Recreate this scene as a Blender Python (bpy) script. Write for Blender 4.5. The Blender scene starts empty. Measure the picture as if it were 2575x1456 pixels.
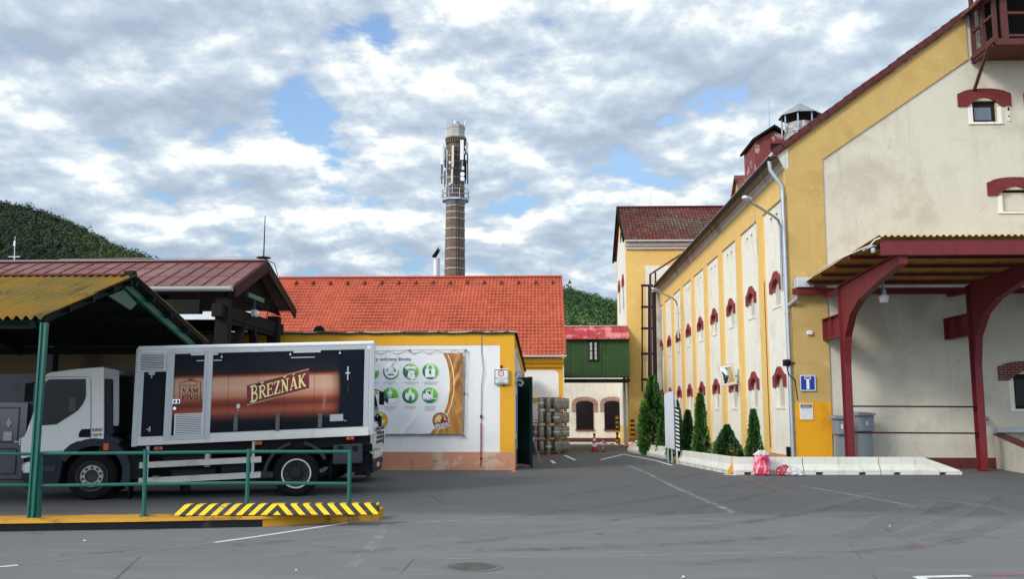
import bpy, bmesh, math, random
from mathutils import Vector, Matrix, noise
random.seed(7)
C = bpy.context.scene.collection
PI = math.pi
# ------------------------------------------------------------------ camera model
F = 2300.0; H = 1.8
pt = math.atan(310/F); yw = math.atan(71.5*math.cos(pt)/F)
fh = Vector((-math.sin(yw), math.cos(yw), 0)); RT = Vector((math.cos(yw), math.sin(yw), 0))
FW = fh*math.cos(pt)+Vector((0, 0, math.sin(pt))); UP = -fh*math.sin(pt)+Vector((0, 0, math.cos(pt)))
def at(x, y, X=None, Y=None, Z=None):
    """point of the place seen at photo position x, y (2575 x 1456) on the plane X=, Y= or Z="""
    d = FW*F+RT*(x-1287.5)+UP*(728-y)
    t = X/d.x if X is not None else Y/d.y if Y is not None else (Z-H)/d.z
    return Vector((d.x*t, d.y*t, H+d.z*t))
def gz(Y): return 0.0 if Y < 28 else -0.015*(min(Y, 110)-28)
def gr(x, y, dz=0.0):
    z = 0.0
    for _ in range(30):
        p = at(x, y, Z=z+dz); z = gz(p.y)
    return Vector((p.x, p.y, z+dz))
cam = bpy.data.cameras.new('camera'); co = bpy.data.objects.new('camera', cam); C.objects.link(co)
cam.sensor_width = 36; cam.lens = 36*F/2575; cam.clip_end = 5000; cam.clip_start = 0.1
co.matrix_world = Matrix(((RT.x, UP.x, -FW.x, 0), (RT.y, UP.y, -FW.y, 0), (RT.z, UP.z, -FW.z, H), (0, 0, 0, 1)))
bpy.context.scene.camera = co
# ------------------------------------------------------------------ objects
def tag(o, label=None, cat=None, group=None, kind=None):
    if label: o['label'] = label
    if cat: o['category'] = cat
    if group: o['group'] = group
    if kind: o['kind'] = kind
    return o
def thing(name, label, cat, loc=(0, 0, 0), rz=0, group=None):
    o = bpy.data.objects.new(name, None); C.objects.link(o)
    o.location = loc; o.rotation_euler = (0, 0, rz); o.empty_display_size = .2
    return tag(o, label, cat, group)
def dup(o, loc=None, rz=None, label=None, group=None, parent=None, skip=()):
    c = o.copy(); C.objects.link(c)
    if parent: c.parent = parent
    if loc is not None: c.location = loc
    if rz is not None: c.rotation_euler = (0, 0, rz)
    if label: c['label'] = label
    if group: c['group'] = group
    for k in list(o.children):
        if k.name.split('.')[0] not in skip: dup(k, parent=c)
    return c
class MB:
    def __init__(s): s.v = []; s.f = []; s.m = []; s.cur = 0; s.tone = None; s.t = []
    def add(s, vs, fs):
        n = len(s.v); s.v += [tuple(v) for v in vs]
        for f in fs: s.f.append([i+n for i in f]); s.m.append(s.cur); s.t.append(s.tone)
    def box(s, x0, x1, y0, y1, z0, z1):
        s.add([(x, y, z) for z in (z0, z1) for x, y in ((x0, y0), (x1, y0), (x1, y1), (x0, y1))],
              [(3, 2, 1, 0), (4, 5, 6, 7), (0, 1, 5, 4), (1, 2, 6, 5), (2, 3, 7, 6), (3, 0, 4, 7)]); return s
    def quad(s, a, b, c, d): s.add([a, b, c, d], [(0, 1, 2, 3)]); return s
    def poly(s, pts): s.add(pts, [tuple(range(len(pts)))]); return s
    def prism(s, pts, off):
        """polygon of 3-D points pushed along off"""
        n = len(pts); off = Vector(off); a = [Vector(p) for p in pts]; b = [p+off for p in a]
        s.add(a+b, [tuple(range(n))[::-1], tuple(range(n, 2*n))]+[(i, (i+1) % n, n+(i+1) % n, n+i) for i in range(n)]); return s
    def bar(s, a, b, w, h=None, up=(0, 0, 1)):
        a = Vector(a); b = Vector(b); d = (b-a).normalized(); h = h or w
        u = Vector(up); 
        if abs(d.dot(u)) > .95: u = Vector((0, 1, 0))
        r = d.cross(u).normalized(); u = r.cross(d).normalized()
        q = [r*(i*w/2)+u*(j*h/2) for i, j in ((-1, -1), (1, -1), (1, 1), (-1, 1))]
        s.add([a+k for k in q]+[b+k for k in q], [(3, 2, 1, 0), (4, 5, 6, 7), (0, 1, 5, 4), (1, 2, 6, 5), (2, 3, 7, 6), (3, 0, 4, 7)]); return s
    def tube(s, pts, r, n=8, cap=True):
        pts = [Vector(p) for p in pts]; rs = r if isinstance(r, (list, tuple)) else [r]*len(pts)
        rings = []; u = None
        for i, p in enumerate(pts):
            d = (pts[min(i+1, len(pts)-1)]-pts[max(i-1, 0)]).normalized()
            if u is None: u = Vector((0, 0, 1)) if abs(d.z) < .9 else Vector((1, 0, 0))
            u = (u-d*u.dot(d)).normalized(); w = d.cross(u)
            rings.append([p+(u*math.cos(2*PI*k/n)+w*math.sin(2*PI*k/n))*rs[i] for k in range(n)])
        fs = [(i*n+k, i*n+(k+1) % n, (i+1)*n+(k+1) % n, (i+1)*n+k) for i in range(len(pts)-1) for k in range(n)]
        if cap: fs += [tuple(range(n))[::-1], tuple(range((len(pts)-1)*n, len(pts)*n))]
        s.add([v for r_ in rings for v in r_], fs); return s
    def lathe(s, prof, c=(0, 0, 0), ax='z', n=24, cap=True):
        vs = []
        for r, h in prof:
            for k in range(n):
                a = 2*PI*(k+.5)/n; x, y = r*math.cos(a), r*math.sin(a)
                p = (x, y, h) if ax == 'z' else (x, h, y) if ax == 'y' else (h, x, y)
                vs.append((p[0]+c[0], p[1]+c[1], p[2]+c[2]))
        m = len(prof); fs = [(i*n+k, i*n+(k+1) % n, (i+1)*n+(k+1) % n, (i+1)*n+k) for i in range(m-1) for k in range(n)]
        if cap: fs += [tuple(range(n))[::-1], tuple(range((m-1)*n, m*n))]
        s.add(vs, fs); return s
    def map(s, f): s.v = [tuple(f(*v)) for v in s.v]; return s
    def build(s, name, mats, parent=None, world=True, smooth=False, bevel=0, normals=True, label=None, loc=None):
        o0 = Vector((0, 0, 0))
        if parent is not None and world:
            q = parent
            while q: o0 += q.location; q = q.parent
        elif loc is not None: o0 = Vector(loc)
        me = bpy.data.meshes.new(name); me.from_pydata([Vector(v)-o0 for v in s.v], [], s.f)
        if not isinstance(mats, (list, tuple)): mats = [mats]
        for m in mats: me.materials.append(m)
        if len(mats) > 1: me.polygons.foreach_set('material_index', s.m)
        if any(t is not None for t in s.t):
            at_ = me.attributes.new('tone', 'FLOAT', 'FACE'); at_.data.foreach_set('value', [t or 0.0 for t in s.t])
        if normals:
            b = bmesh.new(); b.from_mesh(me); bmesh.ops.recalc_face_normals(b, faces=b.faces); b.to_mesh(me); b.free()
        if smooth: me.polygons.foreach_set('use_smooth', [True]*len(me.polygons)); 
        me.update()
        o = bpy.data.objects.new(name, me); C.objects.link(o)
        if parent is not None: o.parent = parent
        elif loc is not None: o.location = loc
        if smooth: 
            try: me.set_sharp_from_angle(angle=math.radians(35))
            except Exception: pass
        if bevel:
            md = o.modifiers.new('bevel', 'BEVEL'); md.width = bevel; md.segments = 2; md.limit_method = 'ANGLE'; md.angle_limit = math.radians(40)
        if label: o['label'] = label
        return o
# ------------------------------------------------------------------ materials
def lin(c): return c/12.92 if c <= .04045 else ((c+.055)/1.055)**2.4
def s8(r, g, b, k=1.0): return tuple(lin(v/255)*k for v in (r, g, b))+(1,)
class NT:
    def __init__(s, tree): s.t = tree; s.n = tree.nodes; s.l = tree.links
    def new(s, ty, **kw):
        n = s.n.new(ty)
        for k, v in kw.items():
            if k.startswith('i_'):
                key = k[2:]; key = int(key) if key.isdigit() else key.replace('_', ' ')
                s.put(n.inputs[key], v)
            else: setattr(n, k, v)
        return n
    def put(s, sock, v):
        if isinstance(v, bpy.types.NodeSocket): s.l.new(v, sock)
        else: sock.default_value = v
    def math(s, op, a, b=0.0, c=None, clamp=False):
        n = s.n.new('ShaderNodeMath'); n.operation = op; n.use_clamp = clamp
        s.put(n.inputs[0], a); s.put(n.inputs[1], b)
        if c is not None: s.put(n.inputs[2], c)
        return n.outputs[0]
    def vmath(s, op, a, b=(0, 0, 0)):
        n = s.n.new('ShaderNodeVectorMath'); n.operation = op; s.put(n.inputs[0], a); s.put(n.inputs[1], b); return n.outputs[0]
    def mix(s, fac, a, b, blend='MIX'):
        n = s.n.new('ShaderNodeMix'); n.data_type = 'RGBA'; n.blend_type = blend
        s.put(n.inputs[0], fac); s.put(n.inputs[6], a); s.put(n.inputs[7], b); return n.outputs[2]
    def noise(s, vec, scale, detail=4, rough=.55, dist=0.0):
        n = s.n.new('ShaderNodeTexNoise'); s.put(n.inputs['Vector'], vec); n.inputs['Scale'].default_value = scale
        n.inputs['Detail'].default_value = detail; n.inputs['Roughness'].default_value = rough; n.inputs['Distortion'].default_value = dist
        return n.outputs[0]
    def ramp(s, fac, stops, interp='LINEAR'):
        n = s.n.new('ShaderNodeValToRGB'); r = n.color_ramp; r.interpolation = interp
        while len(r.elements) < len(stops): r.elements.new(.5)
        for e, (p, c) in zip(r.elements, stops):
            e.position = p; e.color = c if len(c) == 4 else tuple(c)+(1,)
        s.put(n.inputs[0], fac); return n.outputs[0]
    def smooth(s, v, lo, hi):
        n = s.n.new('ShaderNodeMapRange'); n.interpolation_type = 'SMOOTHSTEP'
        s.put(n.inputs[0], v); n.inputs[1].default_value = lo; n.inputs[2].default_value = hi; return n.outputs[0]
    def obj(s): return s.n.new('ShaderNodeTexCoord').outputs['Object']
    def scaled(s, vec, k): return s.vmath('MULTIPLY', vec, k)
MATS = {}
def start(name):
    m = bpy.data.materials.new(name); m.use_nodes = True; t = NT(m.node_tree); b = t.n['Principled BSDF']; MATS[name] = m
    return m, t, b
def mk(name, col, rough=.8, var=.12, scale=1.2, spots=None, spot2=None, bump=0.0, bscale=60, metal=0.0, spec=.5, streak=None, coat=0, tone=None, tv=0):
    """col plus soft mottling; spots=(colour, scale, lo, hi) lays shaped patches of another colour; streak=(colour, amount) vertical runs"""
    m, t, b = start(name); v = t.obj()
    if max(col[:3]) < .075 and spec == .5: spec = .10
    n = t.noise(v, scale, 6, .6)
    c = t.mix(n, tuple(x*(1-var) for x in col[:3])+(1,), tuple(min(1, x*(1+var)) for x in col[:3])+(1,))
    fine = t.noise(v, scale*14, 3, .6)
    c = t.mix(t.math('MULTIPLY', t.smooth(fine, .35, .75), var*1.2), c, tuple(x*.62 for x in col[:3])+(1,))
    for sp in (spots, spot2):
        if sp:
            q = t.noise(v, sp[1], 8, .65, .6); c = t.mix(t.math('MULTIPLY', t.smooth(q, sp[2], sp[3]), sp[4] if len(sp) > 4 else 1.0), c, sp[0])
    if streak:
        q = t.noise(t.scaled(v, streak[2] if len(streak) > 2 else (5, 5, .22)), 1.0, 6, .65); c = t.mix(t.math('MULTIPLY', t.smooth(q, .5, .78), streak[1]), c, streak[0])
    if tone:
        a = t.new('ShaderNodeAttribute', attribute_name='tone').outputs['Fac']
        c = t.mix(a, tone[0], tone[1]) if len(tone) == 2 else t.ramp(a, [(i/(len(tone)-1), k) for i, k in enumerate(tone)])
    if tv:
        a = t.new('ShaderNodeAttribute', attribute_name='tone').outputs['Fac']; c = t.mix(t.math('MULTIPLY', a, tv), c, tuple(x*.42 for x in col[:3])+(1,)); c = t.mix(t.math('MULTIPLY', t.smooth(a, .9, 1.0), tv*.8), c, tuple(min(1, x*1.35+.03) for x in col[:3])+(1,))
    t.put(b.inputs['Base Color'], c)
    r = t.math('ADD', t.math('MULTIPLY', n, .16), rough-.08); t.put(b.inputs['Roughness'], r)
    b.inputs['Metallic'].default_value = metal; b.inputs['Specular IOR Level'].default_value = spec
    if coat: b.inputs['Coat Weight'].default_value = coat; b.inputs['Coat Roughness'].default_value = .15
    if bump:
        bn = t.new('ShaderNodeBump'); bn.inputs['Strength'].default_value = bump; bn.inputs['Distance'].default_value = .02
        t.put(bn.inputs['Height'], t.noise(v, bscale, 5, .6)); t.l.new(bn.outputs[0], b.inputs['Normal'])
    return m
def brick(name, c1, c2, mortar, sx=.25, sy=.075, axis='xz', var=.2, mort=.012):
    m, t, b = start(name); v = t.obj(); sp = t.new('ShaderNodeSeparateXYZ'); t.put(sp.inputs[0], v)
    cb = t.new('ShaderNodeCombineXYZ'); ax = {'x': 0, 'y': 1, 'z': 2}
    if axis == 'round':
        ang = t.math('MULTIPLY', t.math('ARCTAN2', sp.outputs[1], sp.outputs[0]), 1.25); t.put(cb.inputs[0], ang); t.put(cb.inputs[1], sp.outputs[2])
    else: t.put(cb.inputs[0], sp.outputs[ax[axis[0]]]); t.put(cb.inputs[1], sp.outputs[ax[axis[1]]])
    bt = t.new('ShaderNodeTexBrick'); t.put(bt.inputs['Vector'], cb.outputs[0])
    bt.inputs['Color1'].default_value = c1; bt.inputs['Color2'].default_value = c2; bt.inputs['Mortar'].default_value = mortar
    bt.inputs['Scale'].default_value = 1; bt.inputs['Mortar Size'].default_value = mort; bt.inputs['Brick Width'].default_value = sx; bt.inputs['Row Height'].default_value = sy
    q = t.noise(v, 1.3, 6, .65)
    c = t.mix(t.math('MULTIPLY', t.smooth(q, .4, .7), .55), bt.outputs[0], tuple(x*.45 for x in c1[:3])+(1,))
    t.put(b.inputs['Base Color'], c); b.inputs['Roughness'].default_value = .85
    bn = t.new('ShaderNodeBump'); bn.inputs['Strength'].default_value = .5; bn.inputs['Distance'].default_value = .01; bn.invert = True
    t.put(bn.inputs['Height'], bt.outputs[1]); t.l.new(bn.outputs[0], b.inputs['Normal'])
    return m
dirt = (.22, .19, .15, 1)
white = mk('white_plaster', (.80, .76, .655, 1), .9, .08, .9, spots=((.58, .55, .47, 1), .8, .48, .70, .65), spot2=((.40, .36, .30, 1), 2.6, .63, .72, .6), bump=.3, bscale=22, streak=((.42, .38, .31, 1), .55))
white2 = mk('white_render', (.80, .79, .77, 1), .9, .06, .7, spots=((.62, .61, .60, 1), 1.4, .55, .75, .4), bump=.12, bscale=30, streak=((.55, .54, .52, 1), .25))
gable_white = mk('grey_white_plaster', (.60, .565, .465, 1), .92, .08, .6, spots=((.44, .395, .31, 1), .55, .45, .68, .75), spot2=((.28, .24, .19, 1), 2.6, .62, .72, .5), bump=.35, bscale=18, streak=((.40, .36, .29, 1), .35))
yellow = mk('yellow_plaster', s8(226, 186, 108), .9, .08, .8, spots=(s8(236, 202, 134), .9, .5, .7, .6), spot2=(s8(196, 152, 82), 2.2, .58, .72, .6), bump=.2, bscale=24)
yellow_d = mk('ochre_plaster', s8(192, 161, 99), .92, .1, .7, spots=(s8(172, 140, 80), .7, .46, .68, .7), spot2=(s8(212, 186, 134), 1.9, .58, .72, .7), bump=.3, bscale=20, streak=(s8(170, 135, 76), .3))
yellow_b = mk('bright_yellow_paint', s8(228, 160, 18), .85, .1, .9, spots=(s8(205, 138, 12), 1.0, .5, .7, .7), spot2=(s8(238, 182, 60), 2.4, .62, .75, .5), bump=.25, bscale=18)
yellow_a = mk('golden_yellow_plaster', s8(226, 165, 40), .88, .06, .6, spots=(s8(210, 148, 30), .8, .5, .72, .5), spot2=(s8(236, 186, 84), 3, .64, .75, .4), bump=.12, bscale=28)
plinth = mk('brown_plinth_paint', s8(196, 138, 108), .88, .1, .8, spots=(s8(206, 178, 158), 1.0, .55, .64, .85), spot2=(s8(128, 84, 64), 2.2, .6, .7, .5), bump=.25, bscale=20)
plinth_r = mk('dark_red_plinth', s8(92, 38, 36), .85, .15, 1.0, spots=(s8(62, 26, 26), 2, .5, .7, .6), bump=.2, bscale=20)
brickred = brick('red_painted_brick_side', s8(148, 52, 50), s8(132, 42, 44), s8(112, 38, 38), .26, .085, 'yz')
brickred_f = brick('red_painted_brick', s8(132, 44, 42), s8(118, 36, 38), s8(90, 34, 34), .26, .085, 'xz')
brickshade = brick('old_brick', s8(110, 46, 40), s8(88, 38, 36), s8(175, 150, 140), .26, .085, 'xz', mort=.009)
brickpale = brick('pale_brick', s8(170, 124, 108), s8(156, 112, 98), s8(196, 176, 164), .14, .3, 'xz')
chimney_b = brick('chimney_brick', s8(116, 88, 72), s8(84, 62, 50), s8(126, 110, 98), .5, .16, 'round', mort=.03)
concrete = mk('concrete', (.38, .375, .35, 1), .88, .14, 1.6, spots=((.33, .31, .27, 1), 1.8, .52, .75, .55), spot2=((.2, .18, .15, 1), 6, .66, .74, .4), bump=.25, bscale=30, streak=((.22, .20, .17, 1), .5))
concrete_l = mk('pale_concrete', (.66, .65, .58, 1), .86, .1, 1.6, spots=((.46, .44, .36, 1), 1.6, .52, .78, .55), spot2=((.28, .26, .2, 1), 5, .66, .74, .45), bump=.28, bscale=24, streak=((.22, .20, .15, 1), .75))
galv = mk('galvanised_steel', (.42, .46, .50, 1), .45, .12, 2.5, metal=.55)
galv_l = mk('pale_galvanised_sheet', (.58, .61, .64, 1), .5, .1, 2.0, metal=.35)
whitemetal = mk('white_gutter_metal', (.74, .76, .78, 1), .5, .05, 2)
black = mk('black_paint', (.012, .012, .013, 1), .6, .2, 3)
blackmetal = mk('black_steel', (.02, .018, .018, 1), .55, .2, 3)
redpaint = mk('dark_red_steel_paint', s8(112, 26, 32), .5, .1, 1.2, spots=(s8(84, 20, 26), 1.2, .5, .75, .7), spot2=(s8(120, 70, 52), 3.2, .62, .70, .8), streak=(s8(62, 20, 22), .6, (6, 6, .4)))
redwood = mk('weathered_red_wood', s8(128, 58, 58), .85, .2, 2.2, spots=(s8(190, 165, 160), 1.6, .56, .63, .85), streak=(s8(84, 34, 38), .8), bump=.3, bscale=25)
rustwood = mk('red_brown_timber', s8(86, 42, 38), .8, .2, 2.0, spots=(s8(46, 28, 27), 2, .5, .7, .7), bump=.2)
darkwood = mk('dark_timber', (.016, .0145, .0145, 1), .8, .3, 3.0, spots=((.032, .03, .03, 1), 3, .55, .75, .8), bump=.3, bscale=30)
darkboard = mk('dark_brown_boards', (.014, .011, .009, 1), .85, .25, 2.0, streak=((.006, .005, .004, 1), .7))
maroon = mk('maroon_sheet_metal', s8(116, 68, 66), .55, .16, .7, spots=(s8(144, 106, 102), .6, .46, .72, .8), spot2=(s8(92, 46, 50), 2.4, .58, .75, .6))
redsheet = mk('red_sheet_metal', s8(172, 48, 52), .45, .2, .7, spots=(s8(214, 138, 136), .9, .5, .6, .85), spot2=(s8(120, 24, 30), 1.6, .58, .7, .6))
greenwood = mk('green_boards', s8(46, 80, 40), .8, .2, 1.4, streak=(s8(20, 36, 20), 1.0), spots=(s8(84, 116, 58), 2.0, .58, .7, .5), bump=.2)
greensteel = mk('dark_green_steel', s8(14, 96, 84), .42, .1, 2.0, spots=(s8(14, 76, 66), 2, .5, .75, .6), spot2=(s8(60, 80, 66), 8, .68, .74, .6))
greengate = mk('dark_green_gate_paint', s8(24, 56, 52), .5, .12, 1.0, spots=(s8(14, 36, 36), 1.2, .5, .75, .7))
lichen = mk('lichen_covered_fibre_cement', s8(150, 126, 62), .95, .2, 1.3, spots=(s8(178, 132, 30), .7, .42, .62, .85), spot2=(s8(110, 100, 84), 1.9, .56, .7, .8), bump=.3, bscale=25, streak=(s8(84, 70, 44), .9, (6.6, .5, .5)))  # dark streaks at the wave pitch paint in shading of the corrugations
lichen_u = mk('underside_fibre_cement', s8(200, 160, 76), .95, .2, 1.6, spots=(s8(120, 96, 52), 1.4, .5, .7, .6), streak=(s8(110, 84, 40), .8, (5.9, .5, .5)))  # streaks at this sheet's wave pitch stand in for its corrugation shading
tile = mk('orange_roof_tile', s8(190, 88, 60), .85, .14, .9, spots=(s8(150, 62, 42), 2.2, .5, .7, .6), spot2=(s8(206, 122, 92), 5, .56, .72, .6), bump=.1, streak=(s8(120, 60, 44), .35), tv=.42)
tile_e = mk('red_ridge_tile', s8(176, 70, 50), .8, .15, 1.5)
oldtile = mk('old_dark_roof_tile', s8(128, 62, 54), .85, .25, 2.0, spots=(s8(112, 106, 88), .28, .46, .58, .85), spot2=(s8(48, 36, 34), 4.5, .46, .58, .85), bump=.2, tv=.6)
vergetile = mk('dark_red_verge_tile', s8(88, 34, 34), .8, .2, 2.0, spots=(s8(48, 22, 22), 3, .5, .7, .6))
glassdark = mk('dark_window_glass', (.010, .012, .014, 1), .12, .2, .8, spec=.22)
glassblue = mk('window_glass_sky', (.10, .13, .17, 1), .12, .1, .8, spec=.8)
panegrey = mk('dusty_pane', (.34, .33, .32, 1), .35, .3, 2.0)
frame_d = mk('dark_window_frame', (.02, .016, .015, 1), .6, .2, 2)
yel_paint = mk('yellow_line_paint', s8(240, 180, 34), .8, .12, 2.5, spots=(s8(196, 140, 34), 2.5, .52, .66, .8), spot2=(s8(70, 62, 50), 6, .63, .68, .9), bump=.2)
kerb_dark = mk('dark_kerb_stone', (.016, .018, .022, 1), .85, .25, 2.0, spots=((.05, .05, .052, 1), 2.2, .6, .68, .7), bump=.3, bscale=20)
SKYOFF = (2.0, -9.3); EXPO = 0.36; GLOW = 1.2; SUNE = 1.7
# ------------------------------------------------------------------ sky and light
SUN = Vector((-.63, -.60, .51)).normalized()
W = bpy.data.worlds.new('World'); bpy.context.scene.world = W; W.use_nodes = True
t = NT(W.node_tree); bg = t.n['Background']
sky = t.new('ShaderNodeTexSky', sky_type='NISHITA', sun_disc=False); sky.sun_elevation = math.asin(SUN.z); sky.sun_rotation = math.atan2(SUN.x, SUN.y)
sky.air_density = 1.0; sky.dust_density = .6
d = t.new('ShaderNodeTexCoord').outputs['Generated']; sp = t.new('ShaderNodeSeparateXYZ'); t.put(sp.inputs[0], d)
zc = t.math('ADD', t.math('MAXIMUM', sp.outputs[2], 0.0), .30)
def layer(k, dx, dy):
    cb = t.new('ShaderNodeCombineXYZ'); t.put(cb.inputs[0], t.math('ADD', t.math('MULTIPLY', t.math('DIVIDE', sp.outputs[0], zc), k), dx))
    t.put(cb.inputs[1], t.math('ADD', t.math('MULTIPLY', t.math('DIVIDE', sp.outputs[1], zc), k), dy)); cb.inputs[2].default_value = 3.7
    return cb.outputs[0]
CX, CY = SKYOFF
def dens(k):
    a = t.noise(layer(k, CX, CY), 1.7, 2, .5, .2)
    b = t.noise(layer(k, CX+9, CY+4), 5.4, 10, .555, .06)
    return t.math('ADD', t.math('MULTIPLY', a, .40), t.math('MULTIPLY', b, .60))
d0 = dens(1.0); d1 = dens(.975); d2 = dens(.935)
cover = t.smooth(d0, .385, .440)
lit = t.math('ADD', t.math('MULTIPLY', t.math('SUBTRACT', d0, d1), 4.6), t.math('MULTIPLY', t.math('SUBTRACT', d0, d2), 2.6))
big = t.noise(layer(1.0, CX+20, CY-7), 1.9, 3, .5, .3)
lit = t.math('ADD', t.math('ADD', lit, .54), t.math('MULTIPLY', t.math('SUBTRACT', big, .5), .9))
lit = t.math('SUBTRACT', lit, t.math('MULTIPLY', t.smooth(d0, .50, .68), .20))
wisp = t.noise(layer(1.0, CX+2, CY), 13.0, 7, .6, .3)
lit = t.math('ADD', lit, t.math('MULTIPLY', t.math('SUBTRACT', wisp, .5), .42))
lit = t.math('ADD', lit, t.math('MULTIPLY', t.smooth(sp.outputs[2], .18, .5), .16), clamp=True)
K = 1/.1
cl = t.ramp(lit, [(0, (.335*K, .405*K, .50*K)), (.30, (.395*K, .47*K, .56*K)), (.55, (.47*K, .545*K, .63*K)), (.78, (.60*K, .665*K, .715*K)), (1, (.82*K, .85*K, .83*K))])
blue = t.mix(1.0, sky.outputs[0], (1.55, 1.62, 1.75, 1), 'MULTIPLY')
hz = t.smooth(sp.outputs[2], .0, .17)
blue = t.mix(t.math('SUBTRACT', 1.0, t.smooth(sp.outputs[2], .10, .42)), blue, (.26*K, .43*K, .60*K, 1))
cl = t.mix(t.math('MULTIPLY', t.math('SUBTRACT', 1.0, hz), .45), cl, (.50*K, .60*K, .69*K, 1))
dn = t.n.new('ShaderNodeVectorMath'); dn.operation = 'DOT_PRODUCT'; t.put(dn.inputs[0], d); dn.inputs[1].default_value = tuple(SUN)
glow = t.math('MULTIPLY', t.smooth(dn.outputs['Value'], .05, 1.0), GLOW)
shade = t.math('SUBTRACT', 1.0, t.math('MULTIPLY', t.smooth(sp.outputs[2], .45, .8), .45))
gain = t.math('ADD', shade, glow); gv = t.new('ShaderNodeCombineXYZ')
for i_ in range(3): t.put(gv.inputs[i_], gain)
t.put(bg.inputs[0], t.mix(1.0, t.mix(t.math('MULTIPLY', cover, .95), blue, cl), gv.outputs[0], 'MULTIPLY')); bg.inputs[1].default_value = .1
sl = bpy.data.lights.new('sun', 'SUN'); sl.energy = SUNE; sl.angle = math.radians(15); sl.color = (1, .955, .88)
so = bpy.data.objects.new('sun', sl); C.objects.link(so); so.rotation_euler = SUN.to_track_quat('Z', 'Y').to_euler(); so.location = SUN*60
sc = bpy.context.scene; sc.view_settings.view_transform = 'Standard'; sc.view_settings.look = 'None'; sc.view_settings.exposure = EXPO; sc.view_settings.gamma = 1
# ------------------------------------------------------------------ ground
m, t, b = start('asphalt'); v = t.obj()
n1 = t.noise(v, .16, 5, .6, .4); n2 = t.noise(v, 42, 4, .75); n3 = t.noise(t.scaled(v, (.35, 1.6, 1)), .8, 6, .65, 1.2)
c = t.mix(t.smooth(n1, .3, .7), (.166, .165, .163, 1), (.196, .194, .189, 1))
c = t.mix(t.math('MULTIPLY', t.smooth(n3, .47, .70), .75), c, (.225, .222, .216, 1))
c = t.mix(t.math('MULTIPLY', t.smooth(t.noise(v, .5, 7, .7, .5), .55, .72), .4), c, (.118, .118, .119, 1))
c = t.mix(t.math('MULTIPLY', t.smooth(n2, .42, .8), .7), c, (.25, .25, .25, 1))
c = t.mix(t.math('MULTIPLY', t.smooth(t.noise(v, 220, 2, .6), .55, .7), .5), c, (.03, .03, .033, 1))
c = t.mix(t.math('MULTIPLY', t.smooth(t.noise(v, 2.4, 5, .7), .68, .73), .4), c, (.05, .05, .052, 1))
c = t.mix(t.math('MULTIPLY', t.smooth(t.noise(v, .9, 4, .6, .4), .64, .70), .35), c, (.062, .062, .064, 1))
vo = t.new('ShaderNodeTexVoronoi', feature='DISTANCE_TO_EDGE'); t.put(vo.inputs['Vector'], t.vmath('ADD', v, t.scaled(t.new('ShaderNodeTexNoise', i_Scale=.9).outputs[1], (2.2, 2.2, 0)))); vo.inputs['Scale'].default_value = .16
ck = t.math('MULTIPLY', t.math('SUBTRACT', 1.0, t.smooth(vo.outputs['Distance'], .0, .004)), t.smooth(t.noise(v, .35, 3, .5), .5, .6)); c = t.mix(t.math('MULTIPLY', ck, .6), c, (.05, .05, .052, 1))
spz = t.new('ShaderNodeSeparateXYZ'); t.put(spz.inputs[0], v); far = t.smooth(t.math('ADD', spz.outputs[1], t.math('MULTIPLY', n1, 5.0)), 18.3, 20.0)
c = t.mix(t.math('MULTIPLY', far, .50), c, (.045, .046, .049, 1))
t.put(b.inputs['Base Color'], c); b.inputs['Roughness'].default_value = .9; b.inputs['Specular IOR Level'].default_value = .12
bn = t.new('ShaderNodeBump'); bn.inputs['Strength'].default_value = .35; bn.inputs['Distance'].default_value = .01; t.put(bn.inputs['Height'], n2); t.l.new(bn.outputs[0], b.inputs['Normal'])
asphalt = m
g = MB(); ys = [-60, -10, 0, 10, 20, 28]+[28+i*2 for i in range(1, 42)]+[160, 400, 1200, 3000]; xs = [-3000, -400, -60, -20, 0, 20, 60, 400, 3000]
vs = [(x, y, gz(y)) for y in ys for x in xs]; k = len(xs)
g.add(vs, [(j*k+i, j*k+i+1, (j+1)*k+i+1, (j+1)*k+i) for j in range(len(ys)-1) for i in range(k-1)])
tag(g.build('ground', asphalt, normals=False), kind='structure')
def faded(name, col, lo, hi, sc_=6, top=1.0):
    m, t, b = start(name); v = t.obj()
    q = t.noise(v, sc_, 8, .7, .3); f = t.noise(v, 60, 2, .6)
    b.inputs['Base Color'].default_value = col; b.inputs['Roughness'].default_value = .85; b.inputs['Specular IOR Level'].default_value = .1
    a = t.math('MULTIPLY', t.smooth(t.math('ADD', t.math('MULTIPLY', q, .8), t.math('MULTIPLY', f, .2)), lo, hi), top); t.put(b.inputs['Alpha'], a); return m
line_w = faded('white_road_paint', (.72, .72, .70, 1), .28, .46)
line_f = faded('worn_white_road_paint', (.42, .42, .41, 1), .38, .62, 3, .55)
line_r = faded('faded_red_road_paint', s8(186, 112, 102), .36, .60, 5, .6)
line_r2 = faded('worn_red_road_paint', s8(170, 112, 104), .42, .66, 5, .6)
tyre_l = faded('pale_tyre_scuff', (.25, .25, .243, 1), .30, .58, 1.4, .42)
tyre_d = faded('dark_tyre_mark', (.07, .071, .074, 1), .42, .75, 2.0, .38)
LV = [0]
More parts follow.
